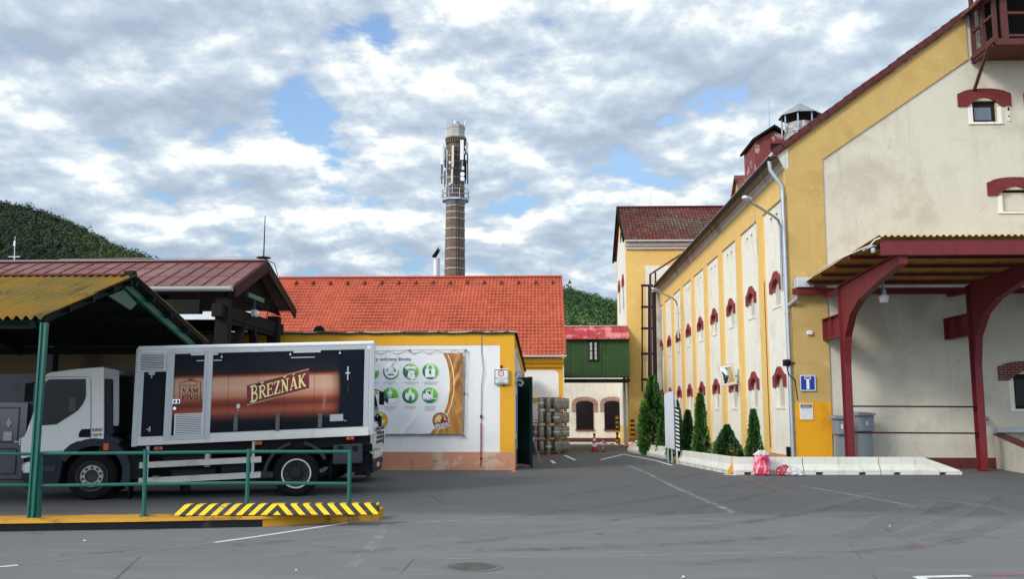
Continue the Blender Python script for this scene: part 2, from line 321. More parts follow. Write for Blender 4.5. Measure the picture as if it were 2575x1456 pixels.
def marking(pts, w, m, name='road_marking'):
    """strip of width w along photo points, laid on the ground"""
    LV[0] += 1; dz = .004+.0004*(LV[0] % 6)
    q = [gr(x, y) for x, y in pts]; P = []
    for i in range(len(q)-1):
        for k in range(8): P.append(q[i].lerp(q[i+1], k/8))
    P.append(q[-1]); mb = MB(); a = []
    for i, p in enumerate(P):
        dd = P[min(i+1, len(P)-1)]-P[max(i-1, 0)]; nrm = Vector((-dd.y, dd.x, 0)).normalized()*w/2
        for s_ in (-1, 1):
            e = p+nrm*s_; a.append((e.x, e.y, gz(e.y)+dz))
    mb.add(a, [(2*i, 2*i+1, 2*i+3, 2*i+2) for i in range(len(P)-1)])
    return tag(mb.build(name, m, normals=False), kind='structure')
def arc(a, b, bend, n=14):
    (x0, y0), (x1, y1) = a, b; dx, dy = x1-x0, y1-y0
    return [(x0+dx*i/n-dy*0+0*bend, y0+dy*i/n+bend*math.sin(PI*i/n)) for i in range(n+1)]
for pts, w, mm in (
    ([(1690, 1171), (1652, 1160), (1568, 1143)], .12, line_w), ([(1568, 1143), (1511, 1157)], .12, line_w), ([(1700, 1173), (1560, 1152), (1430, 1143)], .07, line_f),
    ([(1420, 1146), (1447, 1158)], .14, line_w), ([(1371, 1147), (1385, 1158)], .13, line_r), ([(1386, 1159), (1395, 1166)], .14, line_w),
    ([(945, 1182), (1108, 1184)], .10, line_w), ([(1847, 1196), (1993, 1244)], .11, line_r), ([(1820, 1194), (1850, 1196)], .2, line_w),
    ([(2225, 1330), (2325, 1380)], .09, line_r2), ([(2325, 1382), (2000, 1392)], .06, line_r2), ([(2000, 1391), (1560, 1400), (1100, 1408)], .07, line_f),
    ([(2575, 1446), (2440, 1450)], .1, line_r), ([(2440, 1450), (2308, 1453)], .11, line_w), ([(2308, 1452), (2345, 1470)], .12, line_w),
    ([(876, 1316), (640, 1352), (540, 1366)], .09, line_w), ([(540, 1366), (320, 1392), (0, 1426)], .05, line_f), ([(0, 1427), (45, 1423)], .08, line_w),
    ([(2426, 1198), (2575, 1199)], .09, line_f), ([(1575, 1170), (1700, 1228), (1845, 1290)], .16, line_f), ([(1845, 1292), (1690, 1302)], .12, line_f),
    ([(2010, 1222), (2180, 1252), (2340, 1282)], .13, line_f), ([(1290, 1130), (1420, 1129), (1560, 1131)], .1, line_f), ([(970, 1320), (940, 1372), (880, 1430)], .16, line_f),
    ([(975, 1321), (1290, 1302)], .12, line_f), ([(1390, 1166), (1460, 1166)], .05, line_f)):
    marking(pts, w, mm)
for a, bb, bend, w, mm in (((2110, 1352), (2300, 1260), 14, .34, tyre_l), ((2150, 1356), (2345, 1258), 16, .3, tyre_l), ((2240, 1352), (2470, 1256), 18, .34, tyre_l), ((2340, 1362), (2575, 1290), 10, .34, tyre_l),
    ((1600, 1330), (2200, 1240), 24, .3, tyre_l), ((1500, 1345), (2150, 1262), 20, .3, tyre_d), ((1300, 1300), (1900, 1210), 8, .3, tyre_d), ((1350, 1330), (2000, 1226), 14, .28, tyre_d),
    ((700, 1400), (1500, 1330), 8, .3, tyre_d), ((1200, 1385), (2000, 1350), 8, .3, tyre_d), ((1700, 1420), (2500, 1350), 12, .32, tyre_d), ((150, 1395), (900, 1350), 4, .3, tyre_d), ((2100, 1300), (2575, 1240), 16, .3, tyre_d), ((2350, 1262), (2575, 1300), -10, .34, tyre_l), ((1400, 1250), (1800, 1185), 3, .25, tyre_d)):
    marking(arc(a, bb, bend), w, mm, 'tyre_mark')
# manhole
p = gr(1187, 1428)
mh = thing('manhole_cover', 'round iron manhole cover set flush in the asphalt foreground', 'manhole', p)
iron = mk('cast_iron', (.10, .097, .09, 1), .7, .2, 8, spots=((.17, .16, .14, 1), 4, .5, .7, .7), bump=.3)
ring = mk('worn_concrete_ring', (.15, .148, .14, 1), .9, .2, 4)
a = MB().lathe([(.36, .0), (.36, .006), (.29, .010), (.29, .0)], n=40, cap=False).build('frame', ring, mh, world=False)
a = MB(); a.lathe([(.285, 0), (.285, .008), (0.001, .009)], n=40, cap=False)
for i in range(-5, 6):
    w = math.sqrt(max(0, .25**2-(i*.045)**2)); a.box(-w, w, i*.045-.008, i*.045+.008, .009, .015)
a.build('lid', iron, mh, world=False)
# litter
paper = mk('scrap_paper', (.8, .8, .78, 1), .8, .05)
for i, (x, y) in enumerate(((2238, 1326), (1719, 1457-2), (212, 1363), (745, 1438))):
    q = gr(x, y); mb = MB(); r = .016+.006*(i % 3)
    mb.add([q+Vector((r, 0, .006)), q+Vector((0, r*.8, .02)), q+Vector((-r, .2*r, .008)), q+Vector((-.1*r, -r, .014)), q+Vector((0, 0, .03))], [(0, 1, 4), (1, 2, 4), (2, 3, 4), (3, 0, 4), (0, 3, 2, 1)])
    o = mb.build('paper_scrap', paper, loc=q)
    tag(o, ['white scrap of litter on asphalt under right canopy view', 'pale scrap at the very bottom edge right of the manhole', 'white scrap on asphalt below the dark kerb', 'small scrap on asphalt left of the manhole', 'small scrap near the faint red line on asphalt', 'pale scrap at the bottom left of the asphalt'][i], 'litter', 'litter on the asphalt')
# ------------------------------------------------------------------ hills with forest
leafm = mk('forest_foliage', (.05, .08, .03, 1), .9, .1, .2, tone=[s8(34, 50, 46), s8(48, 66, 54), s8(64, 80, 58), s8(92, 98, 64)], spec=.2)
leafm2 = mk('forest_foliage_bright', (.05, .08, .03, 1), .9, .1, .2, tone=[s8(38, 60, 44), s8(56, 84, 52), s8(74, 104, 58), s8(98, 122, 70)], spec=.2)
earth = mk('hill_soil', (.035, .045, .022, 1), .95, .3, .02)
ico = bmesh.new(); bmesh.ops.create_icosphere(ico, subdivisions=2, radius=1); IV = [v.co.copy() for v in ico.verts]; IF = [tuple(v.index for v in f.verts) for f in ico.faces]; ico.free()
NQ = 58
def hill(sil, Y0, depth, mat_, n, rmin, rmax, label):
    """sil: photo points of the ridge; the slope falls towards the yard"""
    rid = [at(x, y, Y=Y0+depth) for x, y in sil]
    def top(x):
        if x <= rid[0].x: return rid[0].z
        for a, b_ in zip(rid, rid[1:]):
            if a.x <= x <= b_.x: return a.z+(b_.z-a.z)*(x-a.x)/(b_.x-a.x)
        return rid[-1].z
    x0, x1 = rid[0].x, rid[-1].x; mb = MB(); NX, NY = 40, 12; vs = []
    base = -3
    def hz_(x, f):
        g_ = math.sin(min(f, 1)*PI/2) if f <= 1 else math.cos((f-1)*PI/2*.8)
        return base+(top(x)-rmax*.9-base)*g_
    for j in range(NY*2+1):
        f = j/NY
        for i in range(NX+1):
            x = x0+(x1-x0)*i/NX; vs.append((x, Y0+depth*f, hz_(x, f)))
    mb.add(vs, [(j*(NX+1)+i, j*(NX+1)+i+1, (j+1)*(NX+1)+i+1, (j+1)*(NX+1)+i) for j in range(NY*2) for i in range(NX)])
    tag(mb.build('hill', earth, normals=False), kind='structure')
    fo = MB()
    for _ in range(n):
        x = random.uniform(x0, x1); f = random.random()**.8*1.03; r = random.uniform(rmin, rmax); z = hz_(x, f)+(r*random.uniform(.2, .8) if random.random() < .10 else 0); ph = random.random()*50
        c = Vector((x, Y0+depth*f, z+r*.35)); tn = min(1, max(0, .42+.35*noise.noise(Vector((x, f*depth, 0))*.02)*2+random.uniform(-.25, .25)))
        sx = r*random.uniform(.7, 1.0); rz_ = r*random.uniform(.9, 1.35)
        for _k in range(NQ):
            u = random.uniform(-.35, 1); an = random.uniform(0, 2*PI); q = math.sqrt(max(0, 1-u*u))
            dv = Vector((q*math.cos(an), q*math.sin(an), u)); k_ = (.78+.5*noise.noise(dv*2.2+Vector((ph, ph*.3, 0))))*random.uniform(.72, 1.06)
            p = c+Vector((dv.x*sx*k_, dv.y*sx*k_, dv.z*rz_*k_)); l_ = r*random.uniform(.07, .17); e1 = dv.cross(Vector((random.uniform(-1, 1), random.uniform(-1, 1), random.uniform(-1, 1)))).normalized(); e2 = (dv.cross(e1)+dv*random.uniform(-.5, .5)).normalized()
            fo.tone = min(1, max(0, tn+random.uniform(-.2, .2)+.12*u)); fo.add([p-e1*l_, p-e2*l_*.8, p+e1*l_, p+e2*l_*.9], [(0, 1, 2, 3)])
    tag(fo.build('forest', mat_, normals=False), label, 'forest', kind='stuff')
hill([(-420, 470), (-200, 488), (0, 519), (60, 525), (120, 536), (180, 561), (240, 590), (300, 620), (345, 640), (395, 657), (450, 690), (520, 720)], 230, 150, leafm, 5200, 1.6, 3.2, 'dark green wooded slope rising behind the maroon roof at left')
hill([(1340, 760), (1400, 742), (1425, 738), (1450, 743), (1480, 752), (1520, 765), (1560, 770), (1640, 770)], 300, 160, leafm2, 2600, 1.8, 3.6, 'green wooded hillside seen above the green passage between roofs')
p = at(36, 650, Y=300); q = at(38, 594, Y=300)
mb = MB(); mb.tube([p-Vector((0, 0, 14)), p, q], [.2, .16, .08], 6); mb.bar(p+Vector((-2, 0, .6)), p+Vector((2, 0, .6)), .25); mb.box(q.x-.25, q.x+.25, q.y-.25, q.y+.25, q.z-3.4, q.z-1.6)
tag(mb.build('radio_mast', whitemetal, loc=p), 'slim pale radio mast on the wooded slope at far left', 'mast')
# ------------------------------------------------------------------ red tiled hall
def corrugated(mb, a, b, c_, d_, n, amp, seg=4, thick=.012, under=1):
    """sheet a-b (lower edge) to d-c (upper edge), waves running up the slope; a,b,c,d corners"""
    a, b, c_, d_ = map(Vector, (a, b, c_, d_)); nr = (b-a).cross(d_-a).normalized(); N = n*seg; vs = []
    for s_ in (0, 1):
        for i in range(N+1):
            f = i/N; o_ = nr*(amp*math.cos(2*PI*i/seg)-s_*thick)
            vs += [a.lerp(b, f)+o_, d_.lerp(c_, f)+o_]
    M = 2*(N+1); fs = []
    for i in range(N):
        fs.append((2*i, 2*i+2, 2*i+3, 2*i+1)); fs.append((M+2*i, M+2*i+1, M+2*i+3, M+2*i+2))
        fs.append((2*i, M+2*i, M+2*i+2, 2*i+2)); fs.append((2*i+1, 2*i+3, M+2*i+3, M+2*i+1))
    fs.append((0, 1, M+1, M)); e = 2*N; fs.append((e, M+e, M+e+1, e+1)); k0 = len(mb.m); mb.add(vs, fs)
    if under:
        for i in range(N): mb.m[k0+4*i+1] = 1
def tiled(mb, e0, e1, r0, r1, tw, rows, amp=.022, step=.035, seg=4):
    """roof plane from eave e0-e1 to ridge r0-r1 as rows of rolled tiles"""
    e0, e1, r0, r1 = map(Vector, (e0, e1, r0, r1)); nr = (e1-e0).cross(r0-e0).normalized(); n = int((e1-e0).length/tw)*seg
    for j in range(rows):
        f0, f1 = j/rows, (j+1)/rows; vs = []
        for i in range(n+1):
            u = i/n; w = amp*(math.cos(2*PI*i/seg)+.35*math.sin(4*PI*i/seg))
            lo = e0.lerp(e1, u).lerp(r0.lerp(r1, u), f0); hi = e0.lerp(e1, u).lerp(r0.lerp(r1, u), f1); jit = .012*noise.noise(Vector((i/seg*.9, j*1.7, 2)))+.03*noise.noise(Vector((i/seg*.08, j*.2, 5)))
            vs += [lo+nr*(w+step+jit-.03), lo+nr*(w+step+jit), hi+nr*(w+.0)]
        fs = []; k0 = len(mb.t)
        for i in range(n): fs += [(3*i, 3*i+3, 3*i+4, 3*i+1), (3*i+1, 3*i+4, 3*i+5, 3*i+2)]
        mb.add(vs, fs); tn = [random.random()**1.6 for _ in range(n//seg+1)]
        for i in range(n): mb.t[k0+2*i] = mb.t[k0+2*i+1] = tn[(i+(j % 2)*seg//2)//seg % len(tn)]
def ridge_tiles(mb, a, b, r=.13, l=.38):
    a, b = Vector(a), Vector(b); n = max(1, int((b-a).length/l)); d_ = (b-a).normalized(); s_ = d_.cross(Vector((0, 0, 1))).normalized()
    for i in range(n):
        p, q = a.lerp(b, i/n), a.lerp(b, (i+1.06)/n); vs = []
        for k, (pp, rr) in enumerate(((p, r*1.08), (q, r*.95))):
            for j in range(7):
                an = PI*j/6; vs.append(pp+s_*(rr*math.cos(an))+Vector((0, 0, rr*math.sin(an)*.9)))
        mb.add(vs, [(j, j+1, 8+j, 7+j) for j in range(6)]+[tuple(range(7))])
def gutter(a, b, r=.09, n=8):
    a, b = Vector(a), Vector(b); mb = MB(); d_ = (b-a).normalized(); s_ = d_.cross(Vector((0, 0, 1))).normalized(); vs = []
    for p in (a, b):
        for rr in (r, r-.008):
            for j in range(n+1):
                an = PI+PI*j/n; vs.append(p+s_*(rr*math.cos(an))+Vector((0, 0, rr*math.sin(an))))
    k = n+1
    fs = [(j, j+1, 2*k+j+1, 2*k+j) for j in range(n)]+[(k+j, 3*k+j, 3*k+j+1, k+j+1) for j in range(n)]
    fs += [(j, k+j, k+j+1, j+1) for j in range(n)]+[(2*k+j, 2*k+j+1, 3*k+j+1, 3*k+j) for j in range(n)]+[(0, 2*k, 3*k, k), (n, k+n, 3*k+n, 2*k+n)]
    fs += [tuple(range(0, k)), tuple(range(2*k, 3*k))[::-1]]
    mb.add(vs, fs)
    L = (b-a).length; m_ = max(2, int(L/1.1))
    for i in range(m_+1):
        p = a.lerp(b, i/m_); mb.bar(p+s_*-(r+.006)+Vector((0, 0, .0)), p+s_*(r+.006), .03, .012)
    return mb
def rod(x, y, z, h, r=.012):
    mb = MB(); mb.tube([(x, y, z-.05), (x, y, z+.12), (x, y, z+h)], [r*1.6, r, r*.6], 6); return mb
YF = 50.0
eR = at(1421, 893, Y=YF-.6); rR = at(1418, 697, Y=57); XR = at(1416, 1000, Y=YF).x
XL = -16.6; RZ = rR.z; EZ = eR.z; XE = eR.x+.02
hall = thing('tiled_hall', 'long yellow hall with a bright orange red tiled roof behind the banner wall', 'building', ((XL+XR)/2, YF, gz(50)))
zb = gz(YF)-.4
mb = MB(); mb.box(XL+.3, XR, YF, 2*57-YF, zb, EZ-.12); mb.prism([(XR-.01, YF+.1, EZ-.12), (XR-.01, 114-YF-.1, EZ-.12), (XR-.01, 57, RZ-.2)], (-.3, 0, 0)); mb.prism([(XL+.31, YF+.1, EZ-.12), (XL+.31, 114-YF-.1, EZ-.12), (XL+.31, 57, RZ-.2)], (.3, 0, 0))
mb.build('wall', yellow_a, hall)
a, b_ = at(1405, 955, Y=YF), at(1300, 1120, Y=YF); x1 = a.x; zt = at(1400, 931, Y=YF).z; pts = [(b_.x-.6, YF-.012, gz(YF)+.5), (x1, YF-.012, gz(YF)+.5)]
for k in range(7): an = PI/2*k/6; pts.append((x1-.3+.3*math.cos(an), YF-.012, zt-.3+.3*math.sin(an)))
pts.append((b_.x-.6, YF-.012, zt)); MB().prism(pts, (0, .05, 0)).build('plaster_field', white2, hall)
MB().box(XL+.3, XR+.03, YF-.05, YF+.1, zb, gz(YF)+.45).build('plinth', plinth_r, hall)
mb = MB(); mb.box(XL, XR+.06, YF-.30, YF-.01, EZ-.42, EZ-.16); mb.box(XL, XR+.04, YF-.16, YF-.011, EZ-.62, EZ-.42); mb.build('cornice', yellow_a, hall)
mb = MB(); z5 = at(1350, 1003, Y=YF).z; mb.box(-1.9, x1+.35, YF-.14, YF-.013, z5-.12, z5); mb.box(-1.9, x1+.38, YF-.18, YF-.013, z5, z5+.04); mb.build('ledge', yellow_a, hall)
mb = MB(); tiled(mb, (XL, YF-.6, EZ), (XE, YF-.6, EZ), (XL, 57, RZ), (XE-.0, 57, RZ), .215, 25); rf = mb.build('roof', tile, hall, smooth=False, normals=False)
mb = MB(); mb.quad((XL, 57, RZ-.01), (XE, 57, RZ-.01), (XE, 114-YF+.6, EZ), (XL, 114-YF+.6, EZ)); mb.prism([(XE-.06, YF-.6, EZ-.05), (XE-.06, 57, RZ-.06), (XE-.06, 57, RZ-.2), (XE-.06, YF-.6, EZ-.19)], (.05, 0, 0))
mb.build('roof_rear', tile_e, hall)
mb = MB(); ridge_tiles(mb, (XL, 57, RZ+.0), (XE+.02, 57, RZ+.0), .13, .42); mb.build('ridge', tile_e, hall)
mb = MB(); vs = [Vector((XE+.0, YF-.6, EZ+.06)).lerp(Vector((XE+.0, 57, RZ+.05)), f) for f in (0, 1)]; mb.bar(vs[0], vs[1], .07, .16); mb.build('verge', tile_e, hall)
gutter((XL, YF-.7, EZ-.02), (XE+.05, YF-.7, EZ-.02), .11).build('gutter', whitemetal, hall)
for i in range(17):
    px_ = 745+43*i; q = at(px_, 713, Y=56.35); yy = 56.4; zz = EZ+(RZ-EZ)*(yy-(YF-.6))/(57-YF+.6)
    mb = MB(); w = .10; mb.prism([(q.x-w, yy-.25, zz-.12), (q.x+w, yy-.25, zz-.12), (q.x, yy-.25, zz+.08)], (0, .34, .12)); mb.build('roof_vent', vergetile, hall)
for x_, h_ in ((740, .9), (1385, 1.1), (1053, .35)):
    q = at(x_, 697, Y=57); rod(q.x, 57, RZ+.1, h_, .016).build('lightning_rod', galv, hall)
# ------------------------------------------------------------------ brick chimney
CYc = 112.0
q0 = at(1143.5, 697, Y=CYc); k = CYc/F; cx = q0.x
ch = thing('brick_chimney', 'tall octagonal brick chimney carrying antennas behind the orange roof', 'chimney', (cx, CYc, gz(CYc)))
def cz(y): return at(1144, y, Y=CYc).z
r0 = 27.5*k; r1 = 22.5*k; z690 = cz(690); zT = cz(356)
def cr(z): return r0+(r1-r0)*(z-z690)/(zT-z690)
def oct_(prof, n=8): return MB().lathe(prof, (cx, CYc, 0), n=n)
oct_([(cr(-2), -2), (r0, z690), (cr(zT), zT)]).build('shaft', chimney_b, ch)
bandp = mk('pale_band_paint', (.36, .345, .32, 1), .7, .1, 2)
for y in (677, 653, 627, 602, 577, 552, 536, 520, 470, 449, 427, 410, 394): z = cz(y); MB().lathe([(cr(z)+.05, z-.08), (cr(z)+.05, z+.08)], (cx, CYc, 0), n=8).build('steel_band', bandp, ch)
zz = [cz(y) for y in (378, 368, 357, 349, 345)]
oct_([(cr(zz[0])-.02, zz[0]), (cr(zz[0])+.08, zz[0]+.1), (cr(zz[0])+.08, zz[1]), (24.0*k, zz[2]), (24.5*k, zz[3])]).build('corbel', chimney_b, ch)
for i in range(24):
    an = 2*PI*i/24; x_, y_ = math.cos(an), math.sin(an); MB().bar((cx+x_*24*k, CYc+y_*24*k, zz[2]-.3), (cx+x_*26.2*k, CYc+y_*26.2*k, zz[3]), .18, .3).build('corbel_tooth', chimney_b, ch)
zz = [cz(y) for y in (350, 345, 341, 326, 324, 317, 315)]
oct_([(26.5*k, zz[0]), (27.2*k, zz[1]), (24*k, zz[2]), (23.2*k, zz[3]), (24.6*k, zz[4]), (24.6*k, zz[5]), (20*k, zz[6])]).build('crown', concrete, ch)
oct_([(8.5*k, cz(319)), (8.5*k, cz(309)), (9*k, cz(309)), (9*k, cz(306))], 16).build('flue_end', galv, ch)
zp = cz(504); zr = cz(480); R_ = 36*k
mb = MB(); mb.lathe([(cr(zp), zp-.55), (R_*.8, zp-.25), (R_, zp-.12), (R_, zp+.1), (cr(zp), zp+.1)], (cx, CYc, 0), n=8, cap=False); mb.build('platform', galv, ch)
mb = MB()
for j in range(8):
    an = 2*PI*(j+.5)/8; p = Vector((cx+R_*math.cos(an), CYc+R_*math.sin(an), zp)); mb.tube([p, p+Vector((0, 0, zr-zp))], .05, 6)
    an2 = an+2*PI/8; p2 = Vector((cx+R_*math.cos(an2), CYc+R_*math.sin(an2), zp))
    for f in (.5, 1): mb.tube([p+Vector((0, 0, (zr-zp)*f)), p2+Vector((0, 0, (zr-zp)*f))], .045, 6)
mb.build('guard_rail', galv, ch)
def ant(px_, ya, yb, w, dy, m=None):
    a = at(px_, ya, Y=CYc+dy); b2 = at(px_, yb, Y=CYc+dy)
    MB().box(a.x-w*k/2, a.x+w*k/2, CYc+dy-.12, CYc+dy+.12, b2.z, a.z).build('panel_antenna', m or whitemetal, ch, bevel=.04)
    mb = MB(); mb.tube([(a.x, CYc+dy+.3, b2.z-1.2), (a.x, CYc+dy+.3, a.z+.2)], .06, 6); mb.bar((a.x, CYc+dy, a.z-.5), (cx+(a.x-cx)*.6, CYc+dy*.5, a.z-.5), .08); mb.bar((a.x, CYc+dy, b2.z+.5), (cx+(a.x-cx)*.6, CYc+dy*.5, b2.z+.5), .08)
    mb.build('antenna_pole', galv, ch)
greyp = mk('cream_antenna_plastic', (.62, .60, .50, 1), .6, .06, 1)
for a_ in ((1112, 360, 414, 7.5, -.3), (1139, 366, 420, 6, -1.6, greyp), (1137, 425, 462, 5, -1.6, greyp), (1162, 352, 402, 9, -1.5), (1175, 357, 386, 6, -.2), (1121, 362, 400, 5, .6)): ant(*a_)
mb = MB()
for x_, y_, w, h in ((1131, 408, 5, 7), (1164, 422, 6, 9), (1131, 462, 5, 6), (1119, 425, 4, 8), (1172, 395, 4, 14)):
    q = at(x_, y_, Y=CYc-1.5); mb.box(q.x-w*k/2, q.x+w*k/2, CYc-1.5, CYc-1.1, q.z-h*k/2, q.z+h*k/2)
mb.build('radio_unit', galv_l, ch)
for x_, y_ in ((1163, 438), (1163, 449.5)):
    q = at(x_, y_, Y=CYc-1.7); MB().lathe([(.02, .12), (.2, .1), (.28, 0), (.28, -.12)], (q.x, CYc-1.7, q.z), 'y', 16).build('dish', whitemetal, ch)
q = at(1114.5, 443, Y=CYc-.4); MB().lathe([(.05, .2), (.3, -.25), (.34, -.3)], (q.x, CYc-.4, q.z), 'x', 14).build('dish', galv_l, ch)
mb = MB()
for x_ in (1148, 1153): a, b2 = at(x_, 370, Y=CYc-1.4), at(x_, 690, Y=CYc-1.55); mb.tube([(a.x, CYc-1.30, a.z), (b2.x, CYc-1.45, b2.z)], .035, 5)
for i in range(60): z = z690+(zT-z690)*i/60; mb.bar((at(1148, 500, Y=CYc).x, CYc-1.36, z), (at(1153, 500, Y=CYc).x, CYc-1.36, z), .04)
for x_, dy in ((1111, -.1), (1119, .2), (1170, .2), (1176, -.1)): a, b2 = at(x_, 372, Y=CYc+dy), at(x_, 462, Y=CYc+dy); mb.tube([a, b2], .07, 6)
mb.build('ladder', blackmetal, ch)
mb = MB()
for x_, dx in ((1121, -5), (1166, 5), (1144, 0), (1152, 0)): a = at(x_, 322, Y=CYc); b2 = at(x_+dx, 300, Y=CYc); mb.tube([a, b2], [.05, .03], 5)
mb.build('lightning_rod', galv, ch)
for i_ in range(9):
    an = PI*1.08+PI*.84*i_/8; z0_, z1_ = cz(470-(i_*37) % 40), cz(380+(i_*23) % 30); rr_ = cr(z1_)+.28; MB().tube([(cx+rr_*math.cos(an), CYc+rr_*math.sin(an), z0_), (cx+rr_*math.cos(an), CYc+rr_*math.sin(an), z1_)], .055, 5).build('cable_run', blackmetal, ch)
# flue pipe on roof with rain flap
q = at(1097, 697, Y=66); k6 = 66/F
fl = thing('flue_pipe', 'pale metal flue with open rain flap standing left of the brick chimney', 'flue', (q.x, 66, 3))
MB().lathe([(9*k6, 3), (9*k6, at(1097, 653, Y=66).z), (9.8*k6, at(1097, 653, Y=66).z), (9.8*k6, at(1097, 650, Y=66).z)], (q.x, 66, 0), n=24).build('pipe', galv_l, fl, smooth=True)
a, b2 = at(1090, 648, Y=66), at(1104, 626, Y=66); mb = MB(); n_ = Vector((.5, -.45, .2)).normalized(); dd = (b2-a).normalized(); sd = dd.cross(n_)
mb.add([a+sd*.22, a-sd*.22, b2-sd*.16, b2+sd*.16, a+sd*.22+n_*.05, a-sd*.22+n_*.05, b2-sd*.16+n_*.05, b2+sd*.16+n_*.05], [(0, 1, 2, 3), (7, 6, 5, 4), (0, 4, 5, 1), (1, 5, 6, 2), (2, 6, 7, 3), (3, 7, 4, 0)]); mb.build('flap', blackmetal, fl)
q2 = at(1102, 622, Y=66); MB().lathe([(.01, .05), (.2, .04), (.21, -.04), (.01, -.05)], (q2.x, 66, q2.z), 'y', 18).build('counterweight', galv, fl)
# ------------------------------------------------------------------ flat roofed annex with the banner
YA = 29.75; XA = at(1293, 1100, Y=YA).x; XAL = -12.0; zA = at(1290, 839, Y=YA).z; YB = 49.3; zB = at(1322, 945, X=XA).z
annex = thing('flat_roofed_annex', 'low white and golden yellow annex wall that carries the safety banner', 'building', (XA-4, YA, 0))
mb = MB(); pts = [(XAL, YA, -.3), (XA, YA, -.3), (XA, YA, zA), (XAL, YA, zA)]
mb.add([(XAL, YA, -.5), (XA, YA, -.5), (XA, YB, -.8), (XAL, YB, -.8), (XAL, YA, zA), (XA, YA, zA), (XA, YB, zB), (XAL, YB, zB)], [(3, 2, 1, 0), (4, 5, 6, 7), (0, 1, 5, 4), (1, 2, 6, 5), (2, 3, 7, 6), (3, 0, 4, 7)])
mb.build('wall', white2, annex)
ybt = at(1200, 868, Y=YA).z; xby = at(1257, 1000, Y=YA).x; zpl = at(1200, 1137, Y=YA).z
mb = MB(); mb.box(XAL, XA+.012, YA-.012, YA+.002, ybt, zA-.005); mb.box(xby, XA+.012, YA-.0125, YA+.002, zpl-.01, ybt)
mb.add([(XA+.012, YA, ybt+.0), (XA+.012, YB, zB-.5), (XA+.012, YB, zB), (XA+.012, YA, zA-.005)], [(0, 1, 2, 3)]); mb.build('painted_border', yellow_a, annex)
mb = MB(); mb.box(XAL, XA+.03, YA-.03, YA+.01, -.4, zpl); mb.box(XA-.01, XA+.03, YA+.01, YB, -.7, zpl-.02); mb.build('plinth', plinth, annex)
mb = MB(); n_ = 36; top = []
for i in range(n_+1): f = i/n_; top.append((XAL+(XA+.1-XAL)*f, .02*noise.noise(Vector((f*30, 1, 0)))+.012*math.sin(f*60)))
for (xa, wa), (xb, wb) in zip(top, top[1:]): mb.add([(xa, YA-.1, zA+wa), (xb, YA-.1, zA+wb), (xb, YB, zB+.05), (xa, YB, zB+.05), (xa, YA-.1, zA+wa+.05), (xb, YA-.1, zA+wb+.05), (xb, YB, zB+.1), (xa, YB, zB+.1)], [(3, 2, 1, 0), (4, 5, 6, 7), (0, 1, 5, 4), (1, 2, 6, 5), (2, 3, 7, 6), (3, 0, 4, 7)])
mb.build('roof', mk('dark_roof_felt', (.045, .042, .04, 1), .85, .2, 2, spots=((.3, .27, .22, 1), 1.2, .55, .7, .6)), annex)
mb = MB()
for (xa, wa), (xb, wb) in zip(top, top[1:]): mb.add([(xa, YA-.125, zA+wa+.03), (xb, YA-.125, zA+wb+.03), (xb, YA-.125, zA+wb+.075), (xa, YA-.125, zA+wa+.075), (xa, YA-.102, zA+wa+.03), (xb, YA-.102, zA+wb+.03), (xb, YA+.1, zA+wb+.085), (xa, YA+.1, zA+wa+.085)], [(0, 1, 2, 3), (3, 2, 6, 7), (0, 4, 5, 1)])
mb.build('flashing', mk('stained_pale_flashing', (.50, .46, .38, 1), .7, .15, 1.5, spots=((.06, .055, .05, 1), .7, .48, .54, .9)), annex)
x_ = at(1211, 1000, Y=YA).x
def zpx(y): return at(1211, y, Y=YA).z
mb = MB(); mb.tube([(x_, YA-.02, zpx(838)), (x_-.01, YA-.03, zpx(885)), (x_+.06, YA-.06, zpx(930)), (x_+.0, YA-.04, zpx(970)), (x_-.01, YA-.03, zpx(1065))], .012, 6); mb.build('cable', mk('grey_cable', (.25, .22, .22, 1), .7), annex)
MB().tube([(x_-.01, YA-.05, zpx(1065)), (x_-.01, YA-.055, zpx(1172))], .022, 8).build('conduit', mk('faded_red_conduit', s8(160, 60, 66), .6), annex)
mb = MB(); mb.box(x_-.04, x_+.02, YA-.07, YA-.012, zpx(1052), zpx(1044)); mb.box(x_-.04, x_+.02, YA-.075, YA-.03, zpx(1156), zpx(1151)); mb.build('cable_clip', blackmetal, annex)
for i, (ya, yb, za, zbt) in enumerate(((30.3, 31.6, 2.4, 3.9),)):
    fr = MB(); fr.box(XA-.05, XA+.05, ya, yb, za, za+.08); fr.box(XA-.05, XA+.05, ya, yb, zbt-.08, zbt); fr.box(XA-.05, XA+.05, ya, ya+.08, za+.08, zbt-.08); fr.box(XA-.05, XA+.05, yb-.08, yb, za+.08, zbt-.08)
    f = fr.build('window', whitemetal, annex); MB().box(XA+.0, XA+.02, ya+.08, yb-.08, za+.08, zbt-.08).build('pane', glassblue, f)
fr = MB(); fr.box(XA-.05, XA+.045, 30.25, 32.4, .95, 1.08); fr.box(XA-.05, XA+.045, 30.25, 32.4, 2.72, 2.8); fr.box(XA-.05, XA+.045, 30.25, 30.33, 1.08, 2.72); fr.box(XA-.05, XA+.045, 32.32, 32.4, 1.08, 2.72); f = fr.build('notice_case', whitemetal, annex)
MB().box(XA+.0, XA+.02, 30.33, 32.32, 1.08, 2.72).build('pane', mk('case_glass', (.05, .12, .10, 1), .15, .5, 1.5, spots=((.35, .33, .30, 1), 1.1, .5, .6, .8)), f)
for z in (at(1300, 945, Y=30.2).z, at(1300, 966, Y=30.2).z):
    pts = [(XA+.02+.16-(.16-.013*i)*math.cos(i*.55), 30.15-.0, z+(.16-.013*i)*math.sin(i*.55)) for i in range(12)]
    MB().tube([Vector(p)+Vector((0, .01*i_, 0)) for i_, p in enumerate(pts)], .035, 8).build('scroll_bracket', galv, annex, smooth=True)
